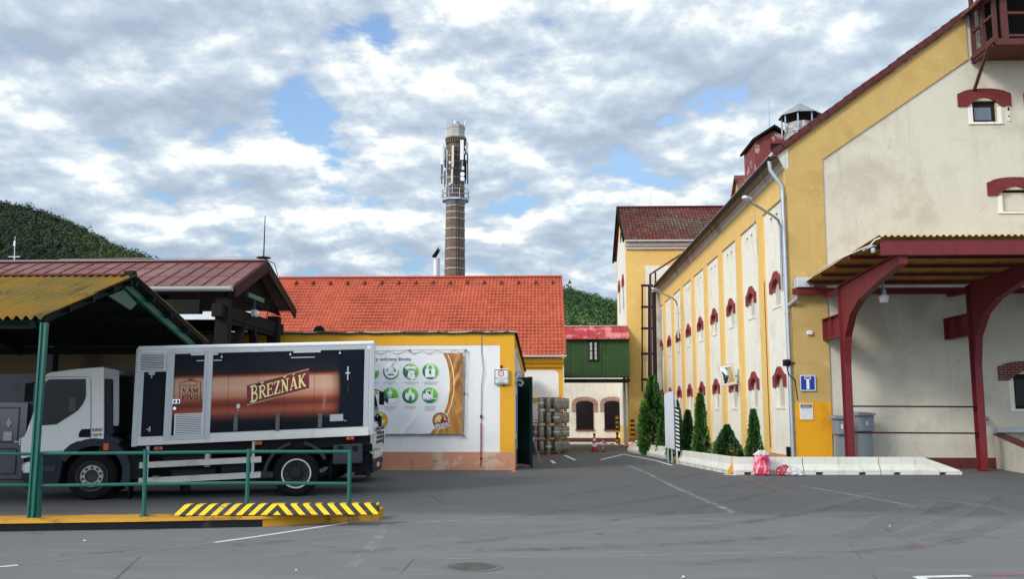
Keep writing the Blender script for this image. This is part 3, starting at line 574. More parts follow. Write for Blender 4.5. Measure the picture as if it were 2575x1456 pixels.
dish = at(803, 823, Y=31); mb = MB(); 
ds = thing('satellite_dish', 'dark round satellite dish on the annex roof edge', 'satellite dish', (dish.x, 31, zA))
MB().lathe([(.02, .09), (.12, .07), (.2, 0), (.205, -.01), (.19, 0), (.02, .075)], (dish.x, 31, zA+.19), 'y', 20).build('reflector', black, ds, smooth=True)
mb = MB(); mb.tube([(dish.x, 31.1, zA), (dish.x, 31.1, zA+.19)], .02, 6); mb.tube([(dish.x-.15, 30.75, zA+.05), (dish.x, 31.05, zA+.15)], .012, 6); mb.build('mount', galv, ds)
# pale shed roof seen in the gap of the timber structure
a, b2 = at(470, 806, Y=36), at(556, 834, Y=36)
sh = thing('pale_roof_shed', 'low shed with a white sheet roof glimpsed behind the dark timber posts', 'shed', (a.x, 36, 0))
s_ = (b2.z-a.z)/(b2.x-a.x); xa, xb = a.x-3, b2.x+.6; za, zb_ = a.z+s_*(xa-a.x), a.z+s_*(xb-a.x)
MB().prism([(xa, 36, -.4), (xb, 36, -.4), (xb, 36, zb_-.1), (xa, 36, za-.1)], (0, 5, 0)).build('wall', darkboard, sh)
MB().prism([(xa-.2, 35.7, za-.1), (xb+.2, 35.7, zb_-.1), (xb+.2, 35.7, zb_), (xa-.2, 35.7, za)], (0, 5.6, 0.9)).build('roof', whitemetal, sh)
# dark green gate leaf
q = gr(1319, 1165); a = at(1303, 1060, Y=32.6); b2 = at(1336, 1060, Y=31.6)
gt = thing('gate_leaf', 'dark green sheet metal gate leaf standing open beside the annex corner', 'gate', (a.x, 32.2, gz(32)))
z1 = at(1320, 949, Y=32).z
mb = MB(); mb.prism([(a.x, 32.6, .03), (b2.x-.05, 31.6, .03), (b2.x-.05, 31.6, z1), (a.x, 32.6, z1)], (0.03, .05, 0)); mb.build('sheet', greengate, gt)
mb = MB(); mb.bar((b2.x, 31.58, -.05), (b2.x, 31.58, z1+.0), .09); mb.bar((a.x, 32.66, .0), (a.x, 32.66, z1), .07); mb.bar((a.x, 32.7, z1-.05), (b2.x, 31.68, z1-.05), .06); mb.bar((a.x, 32.7, .1), (b2.x, 31.68, .1), .06); mb.build('frame', greengate, gt)
mb = MB(); mb.tube([(b2.x+.08, 31.6, 1.0), (b2.x+.08, 31.6, .85), (b2.x+.35, 31.9, -.05)], .018, 6); mb.build('stay', galv, gt)
# ------------------------------------------------------------------ timber shed with the maroon roof
XG = -8.05
pk = at(672, 657, X=XG); en = at(590, 718, X=XG); ef = at(742, 778, X=XG); XW = -26.0
tb = thing('timber_shed', 'dark timber framed shed with a maroon sheet metal roof', 'shed', (XG-4, (en.y+ef.y)/2, 0))
th = .14
pkL = Vector((XW, pk.y, pk.z)); enL = Vector((XW, en.y, en.z))
mb = MB(); vsn = [en, pk, pkL, enL]; mb.prism([en, pk, pkL, enL], (0, 0, -.06)); mb.prism([pk, ef, (XW, ef.y, ef.z), pkL], (0, 0, -.06)); r_ = mb.build('roof', maroon, tb)
mb = MB(); nrm = Vector((0, -(pk.z-en.z), pk.y-en.y)).normalized()
for i in range(44):
    x = XG-.04-i*.42
    mb.bar(Vector((x, en.y, en.z))+nrm*.012, Vector((x, pk.y, pk.z))+nrm*.012, .024, .03, up=nrm)
    for f in ((.36, .70) if i % 2 else (.34, .72)): p = en.lerp(pk, f); mb.bar(Vector((x, p.y, p.z))+nrm*.006, Vector((x-.42, p.y, p.z))+nrm*.006, .03, .014, up=nrm)
mb.build('standing_seam', maroon, r_)
mb = MB(); mb.bar(Vector((XG, pk.y, pk.z+.03)), Vector((XW, pk.y, pk.z+.03)), .28, .05); mb.build('ridge_cap', mk('pale_maroon_cap', s8(150, 120, 120), .5), tb)
mb = MB(); mb.bar(en+Vector((.02, 0, -.16)), pk+Vector((.02, 0, -.16)), .05, .3); mb.bar(ef+Vector((.02, 0, -.16)), pk+Vector((.02, 0, -.16)), .05, .3); mb.build('bargeboard', mk('dark_maroon_board', s8(66, 40, 40), .7, .2, 2), tb)
gutter((XW, en.y-.1, en.z-.05), (XG-.02, en.y-.1, en.z-.05), .12).build('gutter', galv_l, tb)
# gable cladding and frame
xg = XG-.35; y0, y1 = at(562, 800, X=xg).y, at(690, 800, X=xg).y; zt_ = en.z-.32
mb = MB(); mb.prism([(xg, en.y+.35, zt_+.1), (xg, ef.y-.35, ef.z-.25), (xg, pk.y, pk.z-.2)], (-.06, 0, 0))
mb.box(XW, xg-1.7, en.y+.7, en.y+.78, 3.75, en.z-.15); mb.build('boarding', darkboard, tb)
def post(y, w=.30, x=xg): return MB().box(x-w/2, x+w/2, y-w/2, y+w/2, -.2, zt_)
post(y0, .34).build('post', darkwood, tb); post(y1, .34).build('post', darkwood, tb)
for x in (-13, -18, -23): post(y0, .3, x).build('post', darkwood, tb); post(y1, .3, x).build('post', darkwood, tb)
zb1 = at(640, 770, X=xg).z; zb2 = at(700, 842, X=xg).z
MB().bar((xg-.02, y0-.5, zt_-.35), (xg-.02, y1+.7, zt_-.35), .26, .34).build('tie_beam', darkwood, tb)
MB().bar((xg-.02, y0, zb2), (xg-.02, y1+.45, zb2), .2, .22).build('rail_beam', darkwood, tb)
MB().bar((xg-.5, y0-.3, zt_-.25), (XW, y0-.3, zt_-.25), .26, .36).build('wall_plate', darkwood, tb)
MB().bar((xg-.5, y1+.2, zt_-.25), (XW, y1+.2, zt_-.25), .26, .36).build('wall_plate', darkwood, tb)
for yb_, yt in ((y0+.35, y0+1.75), (y0+3.3, y0+2.3)): MB().bar((xg, yb_-.0, zb2-1.3), (xg, yt, zt_-.4), .2, .2).build('brace', darkwood, tb)
a, b2 = at(640, 735, X=XG+.1), at(678, 762, X=XG+.1)
MB().box(XG-.14, XG-.06, a.y, b2.y, b2.z, a.z).build('metal_plate', greensteel, tb)
l_ = at(642, 788, X=XG-.1); mb = MB(); mb.box(XG-.2, XG-.05, l_.y-.12, l_.y+.12, l_.z-.1, l_.z+.1); mb.build('floodlight', galv_l, tb, bevel=.02); MB().tube([(XG-.12, l_.y-.05, l_.z+.1), (XG-.12, l_.y-.05, a.z)], .025, 6).build('lamp_stem', greensteel, tb)
mb = MB(); cp = [at(x, y, X=XG-.02) for x, y in ((662, 650), (690, 662), (698, 690), (690, 730), (676, 770), (668, 810))]; mb.tube(cp, .012, 6); mb.build('cable', blackmetal, tb)
rp = at(663, 648, Y=pk.y); mb = MB(); mb.tube([(rp.x, pk.y, pk.z), (rp.x, pk.y, at(663, 543, Y=pk.y).z)], [.022, .012], 6); mb.lathe([(.02, .14), (.2, .12), (.22, .1), (.06, .06), (.03, 0)][::-1], (rp.x, pk.y, pk.z), n=14); mb.build('lightning_rod', blackmetal, tb)
mb = MB()
for x_ in (570, 474, 390): p = at(x_, 655, Y=pk.y); mb.tube([(p.x, pk.y, pk.z), (p.x, pk.y, pk.z+.12)], .014, 5)
p0 = at(150, 655, Y=pk.y); mb.tube([(rp.x, pk.y, pk.z+.14), (p0.x, pk.y, pk.z+.09)], .008, 5); mb.build('lightning_wire', galv, tb)
# wall with door under the timber shed
YW = 24.7
wl = thing('grey_rendered_wall', 'grey rendered wall in deep shade behind the lorry cab', 'wall', (-15, YW, 0))
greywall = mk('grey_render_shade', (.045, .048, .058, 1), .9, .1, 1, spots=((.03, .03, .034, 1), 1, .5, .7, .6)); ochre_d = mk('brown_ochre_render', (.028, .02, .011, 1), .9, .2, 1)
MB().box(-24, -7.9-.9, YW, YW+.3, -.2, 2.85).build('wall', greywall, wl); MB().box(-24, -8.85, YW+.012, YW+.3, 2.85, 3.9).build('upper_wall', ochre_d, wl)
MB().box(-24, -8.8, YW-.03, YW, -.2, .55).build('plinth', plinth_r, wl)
a, b2 = at(-40, 1013, Y=YW), at(62, 1203, Y=YW); dr = MB(); dr.box(a.x, b2.x, YW-.10, YW-.031, .03, a.z)
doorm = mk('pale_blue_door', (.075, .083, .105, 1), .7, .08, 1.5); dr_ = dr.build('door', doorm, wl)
mb = MB(); xr = b2.x-.1
for z0_, z1_ in ((.15, .85), (1.0, a.z-.12)): mb.box(a.x+.1, xr-.1, YW-.112, YW-.1, z0_, z0_+.03); mb.box(a.x+.1, xr-.1, YW-.112, YW-.1, z1_-.03, z1_); mb.box(xr-.13, xr-.1, YW-.112, YW-.1, z0_+.03, z1_-.03)
mb.build('panel_moulding', greywall, dr_); mb = MB(); mb.bar((xr-.02, YW-.15, 1.02), (xr-.16, YW-.15, 1.02), .03); mb.box(xr-.04, xr, YW-.15, YW-.1, .93, 1.1); mb.build('handle', galv, dr_)
q = at(22, 1064, Y=YW-.12); MB().poly([(q.x, YW-.113, q.z+.14), (q.x+.08, YW-.113, q.z), (q.x, YW-.113, q.z-.14), (q.x-.08, YW-.113, q.z)]).build('warning_sticker', mk('sticker_grey', (.2, .2, .22, 1)), dr_); MB().box(q.x-.13, q.x+.1, YW-.112, YW-.101, q.z-.48, q.z-.24).build('notice', mk('notice_paper', (.26, .28, .31, 1)), dr_)
# ------------------------------------------------------------------ shelter with the corrugated roof
XS = -7.95
pk = at(345, 697, X=XS); en = at(112, 797, X=XS); ef = at(525, 862, X=XS); XW = -20.0
shl = thing('corrugated_shelter', 'open shelter with lichen yellow corrugated roof on dark green steel posts', 'shelter', (XS-3, pk.y, 0))
mb = MB(); L = XS-XW
mid = en.lerp(pk, .52)
corrugated(mb, (XW, en.y, en.z), (XS, en.y, en.z), (XS, mid.y, mid.z), (XW, mid.y, mid.z), int(L/.152), .036, 6)
nrm = Vector((0, -(pk.z-en.z), pk.y-en.y)).normalized()*.022; mid = en.lerp(pk, .49)
corrugated(mb, Vector((XW-.12, mid.y, mid.z))+nrm, Vector((XS-.0, mid.y, mid.z))+nrm, Vector((XS-.0, pk.y, pk.z))+nrm, Vector((XW-.12, pk.y, pk.z))+nrm, int(L/.152), .036, 6)
corrugated(mb, (XS, ef.y, ef.z), (XW, ef.y, ef.z), (XW, pk.y, pk.z), (XS, pk.y, pk.z), int(L/.152), .028, 6)
mb.build('roof', [lichen, mk('shaded_sheet_underside', (.03, .028, .025, 1), .9, .2, 1.5)], shl, smooth=True, normals=False)  # underside: dark grey sheet, darkened further for the shade below the roof
mb = MB(); mb.bar((XW, pk.y-.03, pk.z+.06), (XS-.2, pk.y-.03, pk.z+.045), .22, .035); mb.build('ridge_cap', mk('rusty_red_cap', s8(104, 44, 38), .7, .2, 2), shl)
mb = MB(); mb.lathe([(.02, -.25), (.08, -.2), (.09, .0), (.07, .02)], (XS-.05, pk.y, pk.z+.05), 'x', 8); mb.build('ridge_end_cap', black, shl)
xf = XS-.22
shadesteel = mk('shaded_green_steel', (.006, .018, .016, 1), .6, .2, 2)  # green steel coloured near black to stand for shade under the roof
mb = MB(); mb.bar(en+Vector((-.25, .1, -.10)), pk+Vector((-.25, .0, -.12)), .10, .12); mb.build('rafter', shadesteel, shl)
mb = MB(); mb.bar(ef+Vector((-.25, -.1, -.15)), pk+Vector((-.25, .0, -.15)), .08, .14); mb.build('rafter', greensteel, shl)
a, b2, c_ = pk+Vector((-.25, -1.5, -.72)), pk+Vector((-.25, 0, -.25)), pk+Vector((-.25, 1.7, -.95)); mb = MB(); mb.prism([b2+Vector((0, -.62, -.20)), b2, b2+Vector((0, .62, -.20)), b2+Vector((0, .34, -.36))], (-.03, 0, 0)); mb.build('gusset', greensteel, shl)
for f in (.05, .28, .52, .76, .97):
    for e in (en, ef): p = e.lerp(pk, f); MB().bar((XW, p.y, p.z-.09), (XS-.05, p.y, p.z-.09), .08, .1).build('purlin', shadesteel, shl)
for x in (xf, -12.5, -17): 
    if x != xf:
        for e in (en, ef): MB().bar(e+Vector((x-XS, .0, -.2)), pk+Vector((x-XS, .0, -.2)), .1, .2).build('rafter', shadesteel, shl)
pb = at(80, 1303, Z=.17); ptop = Vector((en.x-.12, en.y+.15, en.z-.15))
def hpost(mb, a, b, w):
    mb.bar(a, b, .03, w, up=(1, 0, 0)); 
    for s_ in (-1, 1): o_ = Vector((s_*w/2, 0, 0)); mb.bar(Vector(a)+o_, Vector(b)+o_, w, .03, up=(1, 0, 0))
mb = MB(); a = at(78, 1303, Z=.17); bt = at(112, 812, Y=a.y); hpost(mb, a, bt, .078); mb.build('post', greensteel, shl)
mb = MB(); a2 = at(93.5, 1302, Z=.17); b3 = at(99, 1138, Y=a2.y); mb.bar(a2, b3, .085, .085, up=(1, 0, 0)); mb.build('stub_post', greensteel, shl)
for x in (-14.5,): mb = MB(); hpost(mb, (x, 14.9, .1), (x, 14.9, en.z-.1), .16); mb.build('post', greensteel, shl)
for x in (-8.3, -14.5): mb = MB(); hpost(mb, (x, ef.y-.15, 0), (x, ef.y-.15, ef.z-.1), .16); mb.build('post', greensteel, shl)
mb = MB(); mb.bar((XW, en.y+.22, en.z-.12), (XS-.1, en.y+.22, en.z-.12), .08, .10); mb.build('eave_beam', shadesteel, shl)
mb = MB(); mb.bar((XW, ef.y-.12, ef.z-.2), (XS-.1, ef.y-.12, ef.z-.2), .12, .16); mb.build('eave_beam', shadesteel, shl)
# ------------------------------------------------------------------ kerb island, hazard block, railing
KZ = .17
fr_ = [at(x, y, Z=0) for x, y in ((-150, 1340), (0, 1338), (350, 1332.5), (660, 1326), (955, 1309))]
def inset(p, d_): return p+d_
back = [Vector((p.x+.05, p.y+.62, 0)) for p in fr_]; back[-1] = Vector((fr_[-1].x-.02, fr_[-1].y+.5, 0))
fr_[-1] = fr_[-1]+Vector((-.02, .03, 0))
def kerbseg(i, name, m, top):
    mb = MB(); a, b2, c_, d_ = fr_[i], fr_[i+1], back[i+1], back[i]; n_ = 10
    for k in range(n_):
        f0, f1 = k/n_, (k+1)/n_; q = [a.lerp(b2, f0), a.lerp(b2, f1), d_.lerp(c_, f1), d_.lerp(c_, f0)]
        j = [.012*noise.noise(Vector((p.x*3, p.y*3, 1))) for p in q]; z0_, z1_ = (-.05, KZ-.05) if not top else (KZ-.05, KZ)
        off = .0 if not top else .025
        mb.add([p+Vector((0, -off*(1 if t_ < 2 else 0), z0_)) for t_, p in enumerate(q)]+[p+Vector((0, -(off*.6 if t_ < 2 else 0), z1_+(j[t_] if top else 0))) for t_, p in enumerate(q)], [(3, 2, 1, 0), (4, 5, 6, 7), (0, 1, 5, 4), (2, 3, 7, 6)]+([(3, 0, 4, 7)] if k == 0 else [])+([(1, 2, 6, 5)] if k == n_-1 else []))
    return tag(mb.build(name, m), kind='structure')
yk = mk('kerb_yellow_paint', s8(206, 150, 42), .85, .12, 2.0, spots=(s8(120, 92, 48), 1.7, .50, .62, .85), spot2=(s8(50, 46, 42), 3.5, .62, .67, .95), bump=.35, bscale=16)
for i in range(4):
    kerbseg(i, 'kerb', kerb_dark if i < 3 else yk, False); kerbseg(i, 'kerb_top', yk, True)
m, t, b = start('black_yellow_hazard_stripes'); v = t.obj(); sp = t.new('ShaderNodeSeparateXYZ'); t.put(sp.inputs[0], v)
q_ = t.math('FRACT', t.math('MULTIPLY', t.math('ADD', t.math('ABSOLUTE', sp.outputs[0]), t.math('ADD', sp.outputs[2], .03)), 1/.195))
w_ = t.math('GREATER_THAN', q_, .5); ch_ = t.math('MULTIPLY', t.smooth(t.noise(v, 9, 6, .7), .62, .68), .8)
c = t.mix(w_, s8(248, 208, 20), (.022, .022, .024, 1)); c = t.mix(ch_, c, (.2, .19, .16, 1)); c = t.mix(t.math('MULTIPLY', t.smooth(t.noise(v, 3, 5, .6), .45, .75), .3), c, (.10, .09, .07, 1))
t.put(b.inputs['Base Color'], c); b.inputs['Roughness'].default_value = .7; hazard = m
a = at(438, 1300, Z=KZ); e = at(951, 1297, Z=KZ); vv = at(695, 1299, Z=KZ); ang = math.atan2(e.y-a.y, e.x-a.x)
hb = MB(); Lb = (e-a).length; xa = -(vv-a).length; xb = Lb+xa
hb.add([(xa, 0, 0), (xb, 0, 0), (xb, .3, 0), (xa, .3, 0), (xa+.03, .05, .165), (xb-.01, .05, .165), (xb-.01, .27, .165), (xa+.03, .27, .165)], [(3, 2, 1, 0), (4, 5, 6, 7), (0, 1, 5, 4), (1, 2, 6, 5), (2, 3, 7, 6), (3, 0, 4, 7)])
h_ = hb.build('hazard_block', hazard, bevel=.012, loc=(0, 0, 0)); h_.location = a.lerp(e, -xa/Lb)+Vector((0, 0, .012)); h_.rotation_euler = (0, 0, ang)
tag(h_, 'low yellow and black striped concrete block on the kerb end', 'barrier block')
# railing
c0 = at(362, 1299, Z=KZ); ce = at(878, 1271, Z=KZ+.02); ce = a.lerp(e, .855)+Vector((0, .38, 0)); pm = at(622, 1240, Y=c0.y+(ce.y-c0.y)*.5); 
p1_ = c0; p3 = Vector((ce.x, ce.y, KZ)); p3 = at(879, 1200, Y=p3.y); p3.z = KZ; p2_ = p1_.lerp(p3, .5); q = at(623, 1200, Y=p2_.y); p2_ = Vector((q.x, p2_.y, KZ))
rl = thing('pipe_railing', 'green pipe railing with two rails along the kerb before the lorry', 'railing', p2_)
def top_of(p, x, y): return at(x, y, Y=p.y)
tops = [at(366, 1131, Y=p1_.y), at(626, 1130, Y=p2_.y), at(880, 1133, Y=p3.y)]
for p, tq in zip((p1_, p2_, p3), tops):
    mb = MB(); mb.tube([p-Vector((0, 0, .05)), (p.x+(tq.x-p.x)*.5, p.y, (p.z+tq.z)/2), tq], .034, 10); mb.lathe([(.07, KZ-.01), (.07, KZ+.02)], (p.x, p.y, 0), n=12); mb.build('post', greensteel, rl, smooth=True)
st = b3+Vector((.05, 0, 0))
l0 = at(105, 1141, Y=a2.y); l0b = at(100, 1222, Y=a2.y)
for (x1_, ya, xm, ym, xe, ye, s0) in ((366, 1139.5, 624, 1136.5, 880, 1136.5, l0), (364, 1218, 622, 1215, 879, 1217, l0b)):
    A = at(x1_, ya, Y=p1_.y); B = at(xm, ym, Y=p2_.y); D = at(xe, ye, Y=p3.y)
    MB().tube([s0, A, B, D], .026, 10).build('rail', greensteel, rl, smooth=True)
    MB().tube([at(-60, ya+2, Y=14.2), at(82, ya+3, Y=a.y-.1)], .026, 10).build('rail', greensteel, rl, smooth=True)
# ------------------------------------------------------------------ lorry
TA = math.radians(14); TO = at(743, 1250, Z=0); TDX, TDY = math.cos(TA), math.sin(TA)
def TL(x, y, dep=0.0):
    """photo point on the lorry's near side -> local x (towards the tail) and height before the nose-down lean"""
    d = FW*F+RT*(x-1287.5)+UP*(728-y); nx, ny = -TDY, TDX
    ox, oy = TO.x+nx*dep, TO.y+ny*dep
    t_ = (ox*nx+oy*ny)/(d.x*nx+d.y*ny); px_, py_, pz = d.x*t_, d.y*t_, H+d.z*t_
    u = (px_-ox)*TDX+(py_-oy)*TDY
    return u, pz-.04*(u-1.64)
def z3(x, y): return TL((450+x/1.941)/1.44, (1200+y/1.941)/1.44)
def z2(x, y): return TL((x/1.867)/1.44, (1200+y/1.867)/1.44)
def z6(x, y): return TL((x/3.166)/1.44, (1420+y/3.166)/1.44)
lean = lambda x, y, z: (x, y, z+.04*(x-1.64))
cabpaint = mk('white_cab_paint', (.82, .82, .79, 1), .35, .05, 1.5, spots=((.66, .66, .62, 1), 1.4, .55, .75, .35), coat=.3)
darkplast = mk('dark_grey_plastic', (.030, .034, .042, 1), .55, .15, 3)
midplast = mk('grey_plastic', (.055, .062, .072, 1), .55, .15, 3)
alu = mk('aluminium_profile', (.50, .52, .54, 1), .42, .1, 3, metal=.35, spots=((.34, .35, .36, 1), 3, .55, .75, .5))
boxwhite = mk('cream_white_panel', (.70, .69, .66, 1), .5, .06, 1.5, spots=((.5, .47, .40, 1), 3.0, .55, .75, .4), streak=((.42, .33, .22, 1), .35))
rubber = mk('tyre_rubber', (.010, .010, .011, 1), .8, .2, 5)
hubm = mk('hub_grey', (.40, .41, .41, 1), .5, .15, 5); hubd = mk('hub_dark', (.03, .03, .033, 1), .6, .3, 6)
chassis = mk('black_chassis', (.012, .012, .014, 1), .7, .3, 3)
amber = mk('amber_lens', s8(214, 84, 30), .3, .1, 5); chrome = mk('lamp_chrome', (.75, .76, .78, 1), .12, .05, 3, metal=.9)
def artwork(name, x0, x1, zlo, zhi, fade_l, fade_r):
    """printed picture of a copper tank on midnight blue"""
    m, t, b = start(name); v = t.obj(); sp = t.new('ShaderNodeSeparateXYZ'); t.put(sp.inputs[0], v)
    zz = t.math('SUBTRACT', sp.outputs[2], t.math('MULTIPLY', t.math('SUBTRACT', sp.outputs[0], 1.64), .04))
    f = t.math('DIVIDE', t.math('SUBTRACT', zhi, zz), zhi-zlo)
    navy = (.006, .010, .018, 1); col = t.ramp(f, [(0, navy), (.20, (.014, .018, .026, 1)), (.275, (.03, .02, .02, 1)), (.30, s8(150, 74, 52)), (.335, s8(216, 168, 142)), (.46, s8(222, 180, 154)), (.56, s8(208, 140, 112)), (.605, s8(162, 82, 60)), (.66, s8(116, 62, 56)), (.70, s8(156, 80, 62)), (.745, s8(176, 96, 72)), (.80, s8(122, 68, 58)), (.86, s8(46, 34, 40)), (.91, navy), (1, navy)])
    cap = t.math('MULTIPLY', t.math('POWER', t.math('ABSOLUTE', t.math('SUBTRACT', f, .55)), 2.2), .55)
    er = t.smooth(t.math('ADD', sp.outputs[0], cap), fade_r-.05, fade_r+.06); el = t.smooth(sp.outputs[0], fade_l-.12, fade_l+.06)
    msk = t.math('MULTIPLY', t.math('SUBTRACT', 1.0, er), el); n = t.noise(v, 2, 5, .6)
    ex = t.math('ADD', sp.outputs[0], cap); tk2 = t.math('SUBTRACT', t.smooth(f, .285, .32), t.smooth(f, .80, .86)); col = t.mix(t.math('MULTIPLY', t.math('MULTIPLY', t.smooth(ex, fade_r-.22, fade_r-.0), tk2), .6), col, s8(84, 40, 30)); hl = t.math('SUBTRACT', t.smooth(ex, fade_r-.36, fade_r-.31), t.smooth(ex, fade_r-.31, fade_r-.24)); tk = t.math('SUBTRACT', t.smooth(f, .29, .36), t.smooth(f, .70, .80)); col = t.mix(t.math('MULTIPLY', t.math('MULTIPLY', hl, tk), .22), col, s8(230, 196, 176))
    col = t.mix(1.0, col, (.90, .86, .85, 1), 'MULTIPLY')
    c = t.mix(msk, navy, col); c = t.mix(t.math('MULTIPLY', n, .12), c, (.05, .045, .045, 1)); t.put(b.inputs['Base Color'], c); b.inputs['Roughness'].default_value = .45; b.inputs['Specular IOR Level'].default_value = .07
    return m
def rectpx(a, b2):
    (x0, zt), (x1, zb) = a, b2; return min(x0, x1), max(x0, x1), min(zt, zb), max(zt, zb)
def letters(txt, bold=0.0):
    cu = bpy.data.curves.new('text', 'FONT'); cu.body = txt; cu.offset = bold; cu.resolution_u = 3
    o = bpy.data.objects.new('text', cu); C.objects.link(o); dg = bpy.context.evaluated_depsgraph_get(); me = o.evaluated_get(dg).to_mesh()
    vs = [v.co.copy() for v in me.vertices]; fs = [tuple(p.vertices) for p in me.polygons]
    o.evaluated_get(dg).to_mesh_clear(); bpy.data.objects.remove(o); bpy.data.curves.remove(cu)
    x0 = min(v.x for v in vs); x1 = max(v.x for v in vs); y0 = min(v.y for v in vs); y1 = max(v.y for v in vs)
    return [((v.x-x0)/(x1-x0), (v.y-y0)/(y1-y0)) for v in vs], fs, (x1-x0)/(y1-y0)
def put_text(mb, txt, org, u, v, w, h, bold=0.0):
    """txt stretched into the box org + w*u + h*v"""
    pv, fs, _ = letters(txt, bold); org, u, v = Vector(org), Vector(u), Vector(v)
    mb.add([org+u*(x*w)+v*(y*h) for x, y in pv], fs); return mb
# slab letters drawn as strokes on a unit cell
def arcp(cx, cy, rx, ry, a0, a1, n=9): return [(cx+rx*math.cos(math.radians(a0+(a1-a0)*i/n)), cy+ry*math.sin(math.radians(a0+(a1-a0)*i/n))) for i in range(n+1)]
T_ = .19; S_ = .085
def ser(x, y, w=.34): return ([(x-w/2, y), (x+w/2, y)], S_)
def ser2(y): return S_/2 if y == 0 else 1-S_/2
GL = {
 'B': (.86, [([(.22, 0), (.22, 1)], T_), ser(.2, S_/2, .4), ser(.2, 1-S_/2, .4), ([(.22, .955)]+arcp(.42, .75, .26, .205, 90, -90)+[(.22, .545)], .12), ([(.22, .52)]+arcp(.44, .28, .30, .235, 90, -90)+[(.22, .045)], .13)]),
 'R': (.84, [([(.22, 0), (.22, 1)], T_), ser(.22, S_/2), ser(.2, 1-S_/2, .4), ([(.22, .955)]+arcp(.42, .74, .26, .215, 90, -90)+[(.22, .525)], .125), ([(.42, .5), (.74, .03)], .17), ser(.76, S_/2, .2)]),
 'E': (.74, [([(.2, 0), (.2, 1)], T_), ser(.18, S_/2), ser(.18, 1-S_/2), ([(.2, 1-S_/2), (.68, 1-S_/2)], S_), ([(.2, .52), (.54, .52)], S_), ([(.2, S_/2), (.7, S_/2)], S_), ([(.65, .76), (.65, 1)], .08), ([(.55, .42), (.55, .63)], .07), ([(.68, 0), (.68, .25)], .08)]),
 'Z': (.78, [([(.08, 1-S_/2), (.7, 1-S_/2)], S_), ([(.06, S_/2), (.72, S_/2)], S_), ([(.6, .97), (.16, .03)], .2), ([(.1, .74), (.1, 1)], .08), ([(.7, 0), (.7, .26)], .08)]),
 'N': (.92, [([(.2, 0), (.2, 1)], .1), ([(.72, 0), (.72, 1)], .1), ([(.2, .98), (.70, .02)], .2), ser(.2, S_/2), ser(.16, 1-S_/2, .3), ser(.74, 1-S_/2)]),
 'A': (.9, [([(.16, .02), (.45, .98)], .1), ([(.45, .98), (.74, .02)], .2), ([(.25, .32), (.64, .32)], .08), ser(.15, S_/2, .28), ser(.74, S_/2, .32)]),
 'K': (.9, [([(.22, 0), (.22, 1)], T_), ser(.22, S_/2), ser(.22, 1-S_/2), ([(.24, .44), (.70, .97)], .11), ([(.36, .56), (.76, .03)], .18), ser(.72, 1-S_/2, .26), ser(.78, S_/2, .24)]),
 'V': (.9, [([(.14, .98), (.46, .02)], .2), ([(.46, .02), (.76, .98)], .1), ser(.16, 1-S_/2, .34), ser(.76, 1-S_/2, .26)]),
 'M': (1.08, [([(.2, 0), (.2, 1)], .1), ([(.88, 0), (.88, 1)], T_), ([(.2, .98), (.52, .05)], .18), ([(.52, .05), (.86, .98)], .09), ser(.2, S_/2), ser(.88, S_/2), ser(.16, 1-S_/2, .28), ser(.92, 1-S_/2, .28)]),
 'T': (.8, [([(.4, 0), (.4, 1)], T_), ser(.4, S_/2, .4), ([(.08, 1-S_/2), (.72, 1-S_/2)], S_), ([(.1, .74), (.1, 1)], .08), ([(.7, .74), (.7, 1)], .08)]),
 'P': (.8, [([(.22, 0), (.22, 1)], T_), ser(.22, S_/2), ser(.2, 1-S_/2, .4), ([(.22, .955)]+arcp(.42, .72, .27, .235, 90, -90)+[(.22, .485)], .125)]),
 'I': (.46, [([(.23, 0), (.23, 1)], T_), ser(.23, S_/2, .38), ser(.23, 1-S_/2, .38)]),
 'O': (.92, [(arcp(.46, .5, .32, .43, 0, 360, 20), .16)]),
}
def strokes(mb, word, fmap, grow=0.0, lift=0.0003, sp_=0.0):
    """word in slab letters; fmap(x, y, layer) -> 3-D point, x runs in letter heights"""
    x = 0; lay = 0
    plain = {'Ř': ('R', 'v'), 'Ň': ('N', 'v'), 'Á': ('A', '/'), 'É': ('E', '/')}
    for ch_ in word:
        base, acc = plain.get(ch_, (ch_, None)); w, st_ = GL[base]; st_ = list(st_)
        if acc == 'v': st_ += [([(w/2-.2, 1.27), (w/2-.0, 1.1), (w/2+.2, 1.27)], .09)]
        if acc == '/': st_ += [([(w/2-.08, 1.1), (w/2+.14, 1.28)], .10)]
        for pts, th_ in st_:
            for (xa, ya), (xb, yb) in zip(pts, pts[1:]):
                dx, dy = xb-xa, yb-ya; l = math.hypot(dx, dy) or 1e-6; hx, hy = -dy/l*(th_/2+grow), dx/l*(th_/2+grow); ex, ey = dx/l*grow, dy/l*grow
                if len(pts) > 3: ex, ey = dx/l*(grow+.01), dy/l*(grow+.01)
                lay += 1; q = [(xa-ex+hx, ya-ey+hy), (xb+ex+hx, yb+ey+hy), (xb+ex-hx, yb+ey-hy), (xa-ex-hx, ya-ey-hy)]
                mb.add([fmap(x+i, j, lay*lift/20) for i, j in q], [(0, 1, 2, 3)])
        x += w+sp_
    return x-sp_
def word_len(word, sp_=0.0):
    m_ = {'Ř': 'R', 'Ň': 'N', 'Á': 'A', 'É': 'E'}; return sum(GL[m_.get(c, c)][0]+sp_ for c in word)-sp_
truck = thing('box_lorry', 'white box lorry printed with a copper beer tank parked behind the green railing', 'lorry', TO, TA)
def tb_(mb, name, m, parent=None, ln=True, **kw):
    if ln: mb.map(lean)
    return mb.build(name, m, parent or truck, world=False, **kw)
XB0 = TL(338, 1000)[0]; XB1 = TL(940, 1000)[0]; ZB0 = 1.305; ZB1 = 3.375; WT = 2.5
body = MB(); body.box(XB0, XB1, 0, WT, ZB0, ZB1); body = tb_(body, 'cargo_box', boxwhite, bevel=.03)
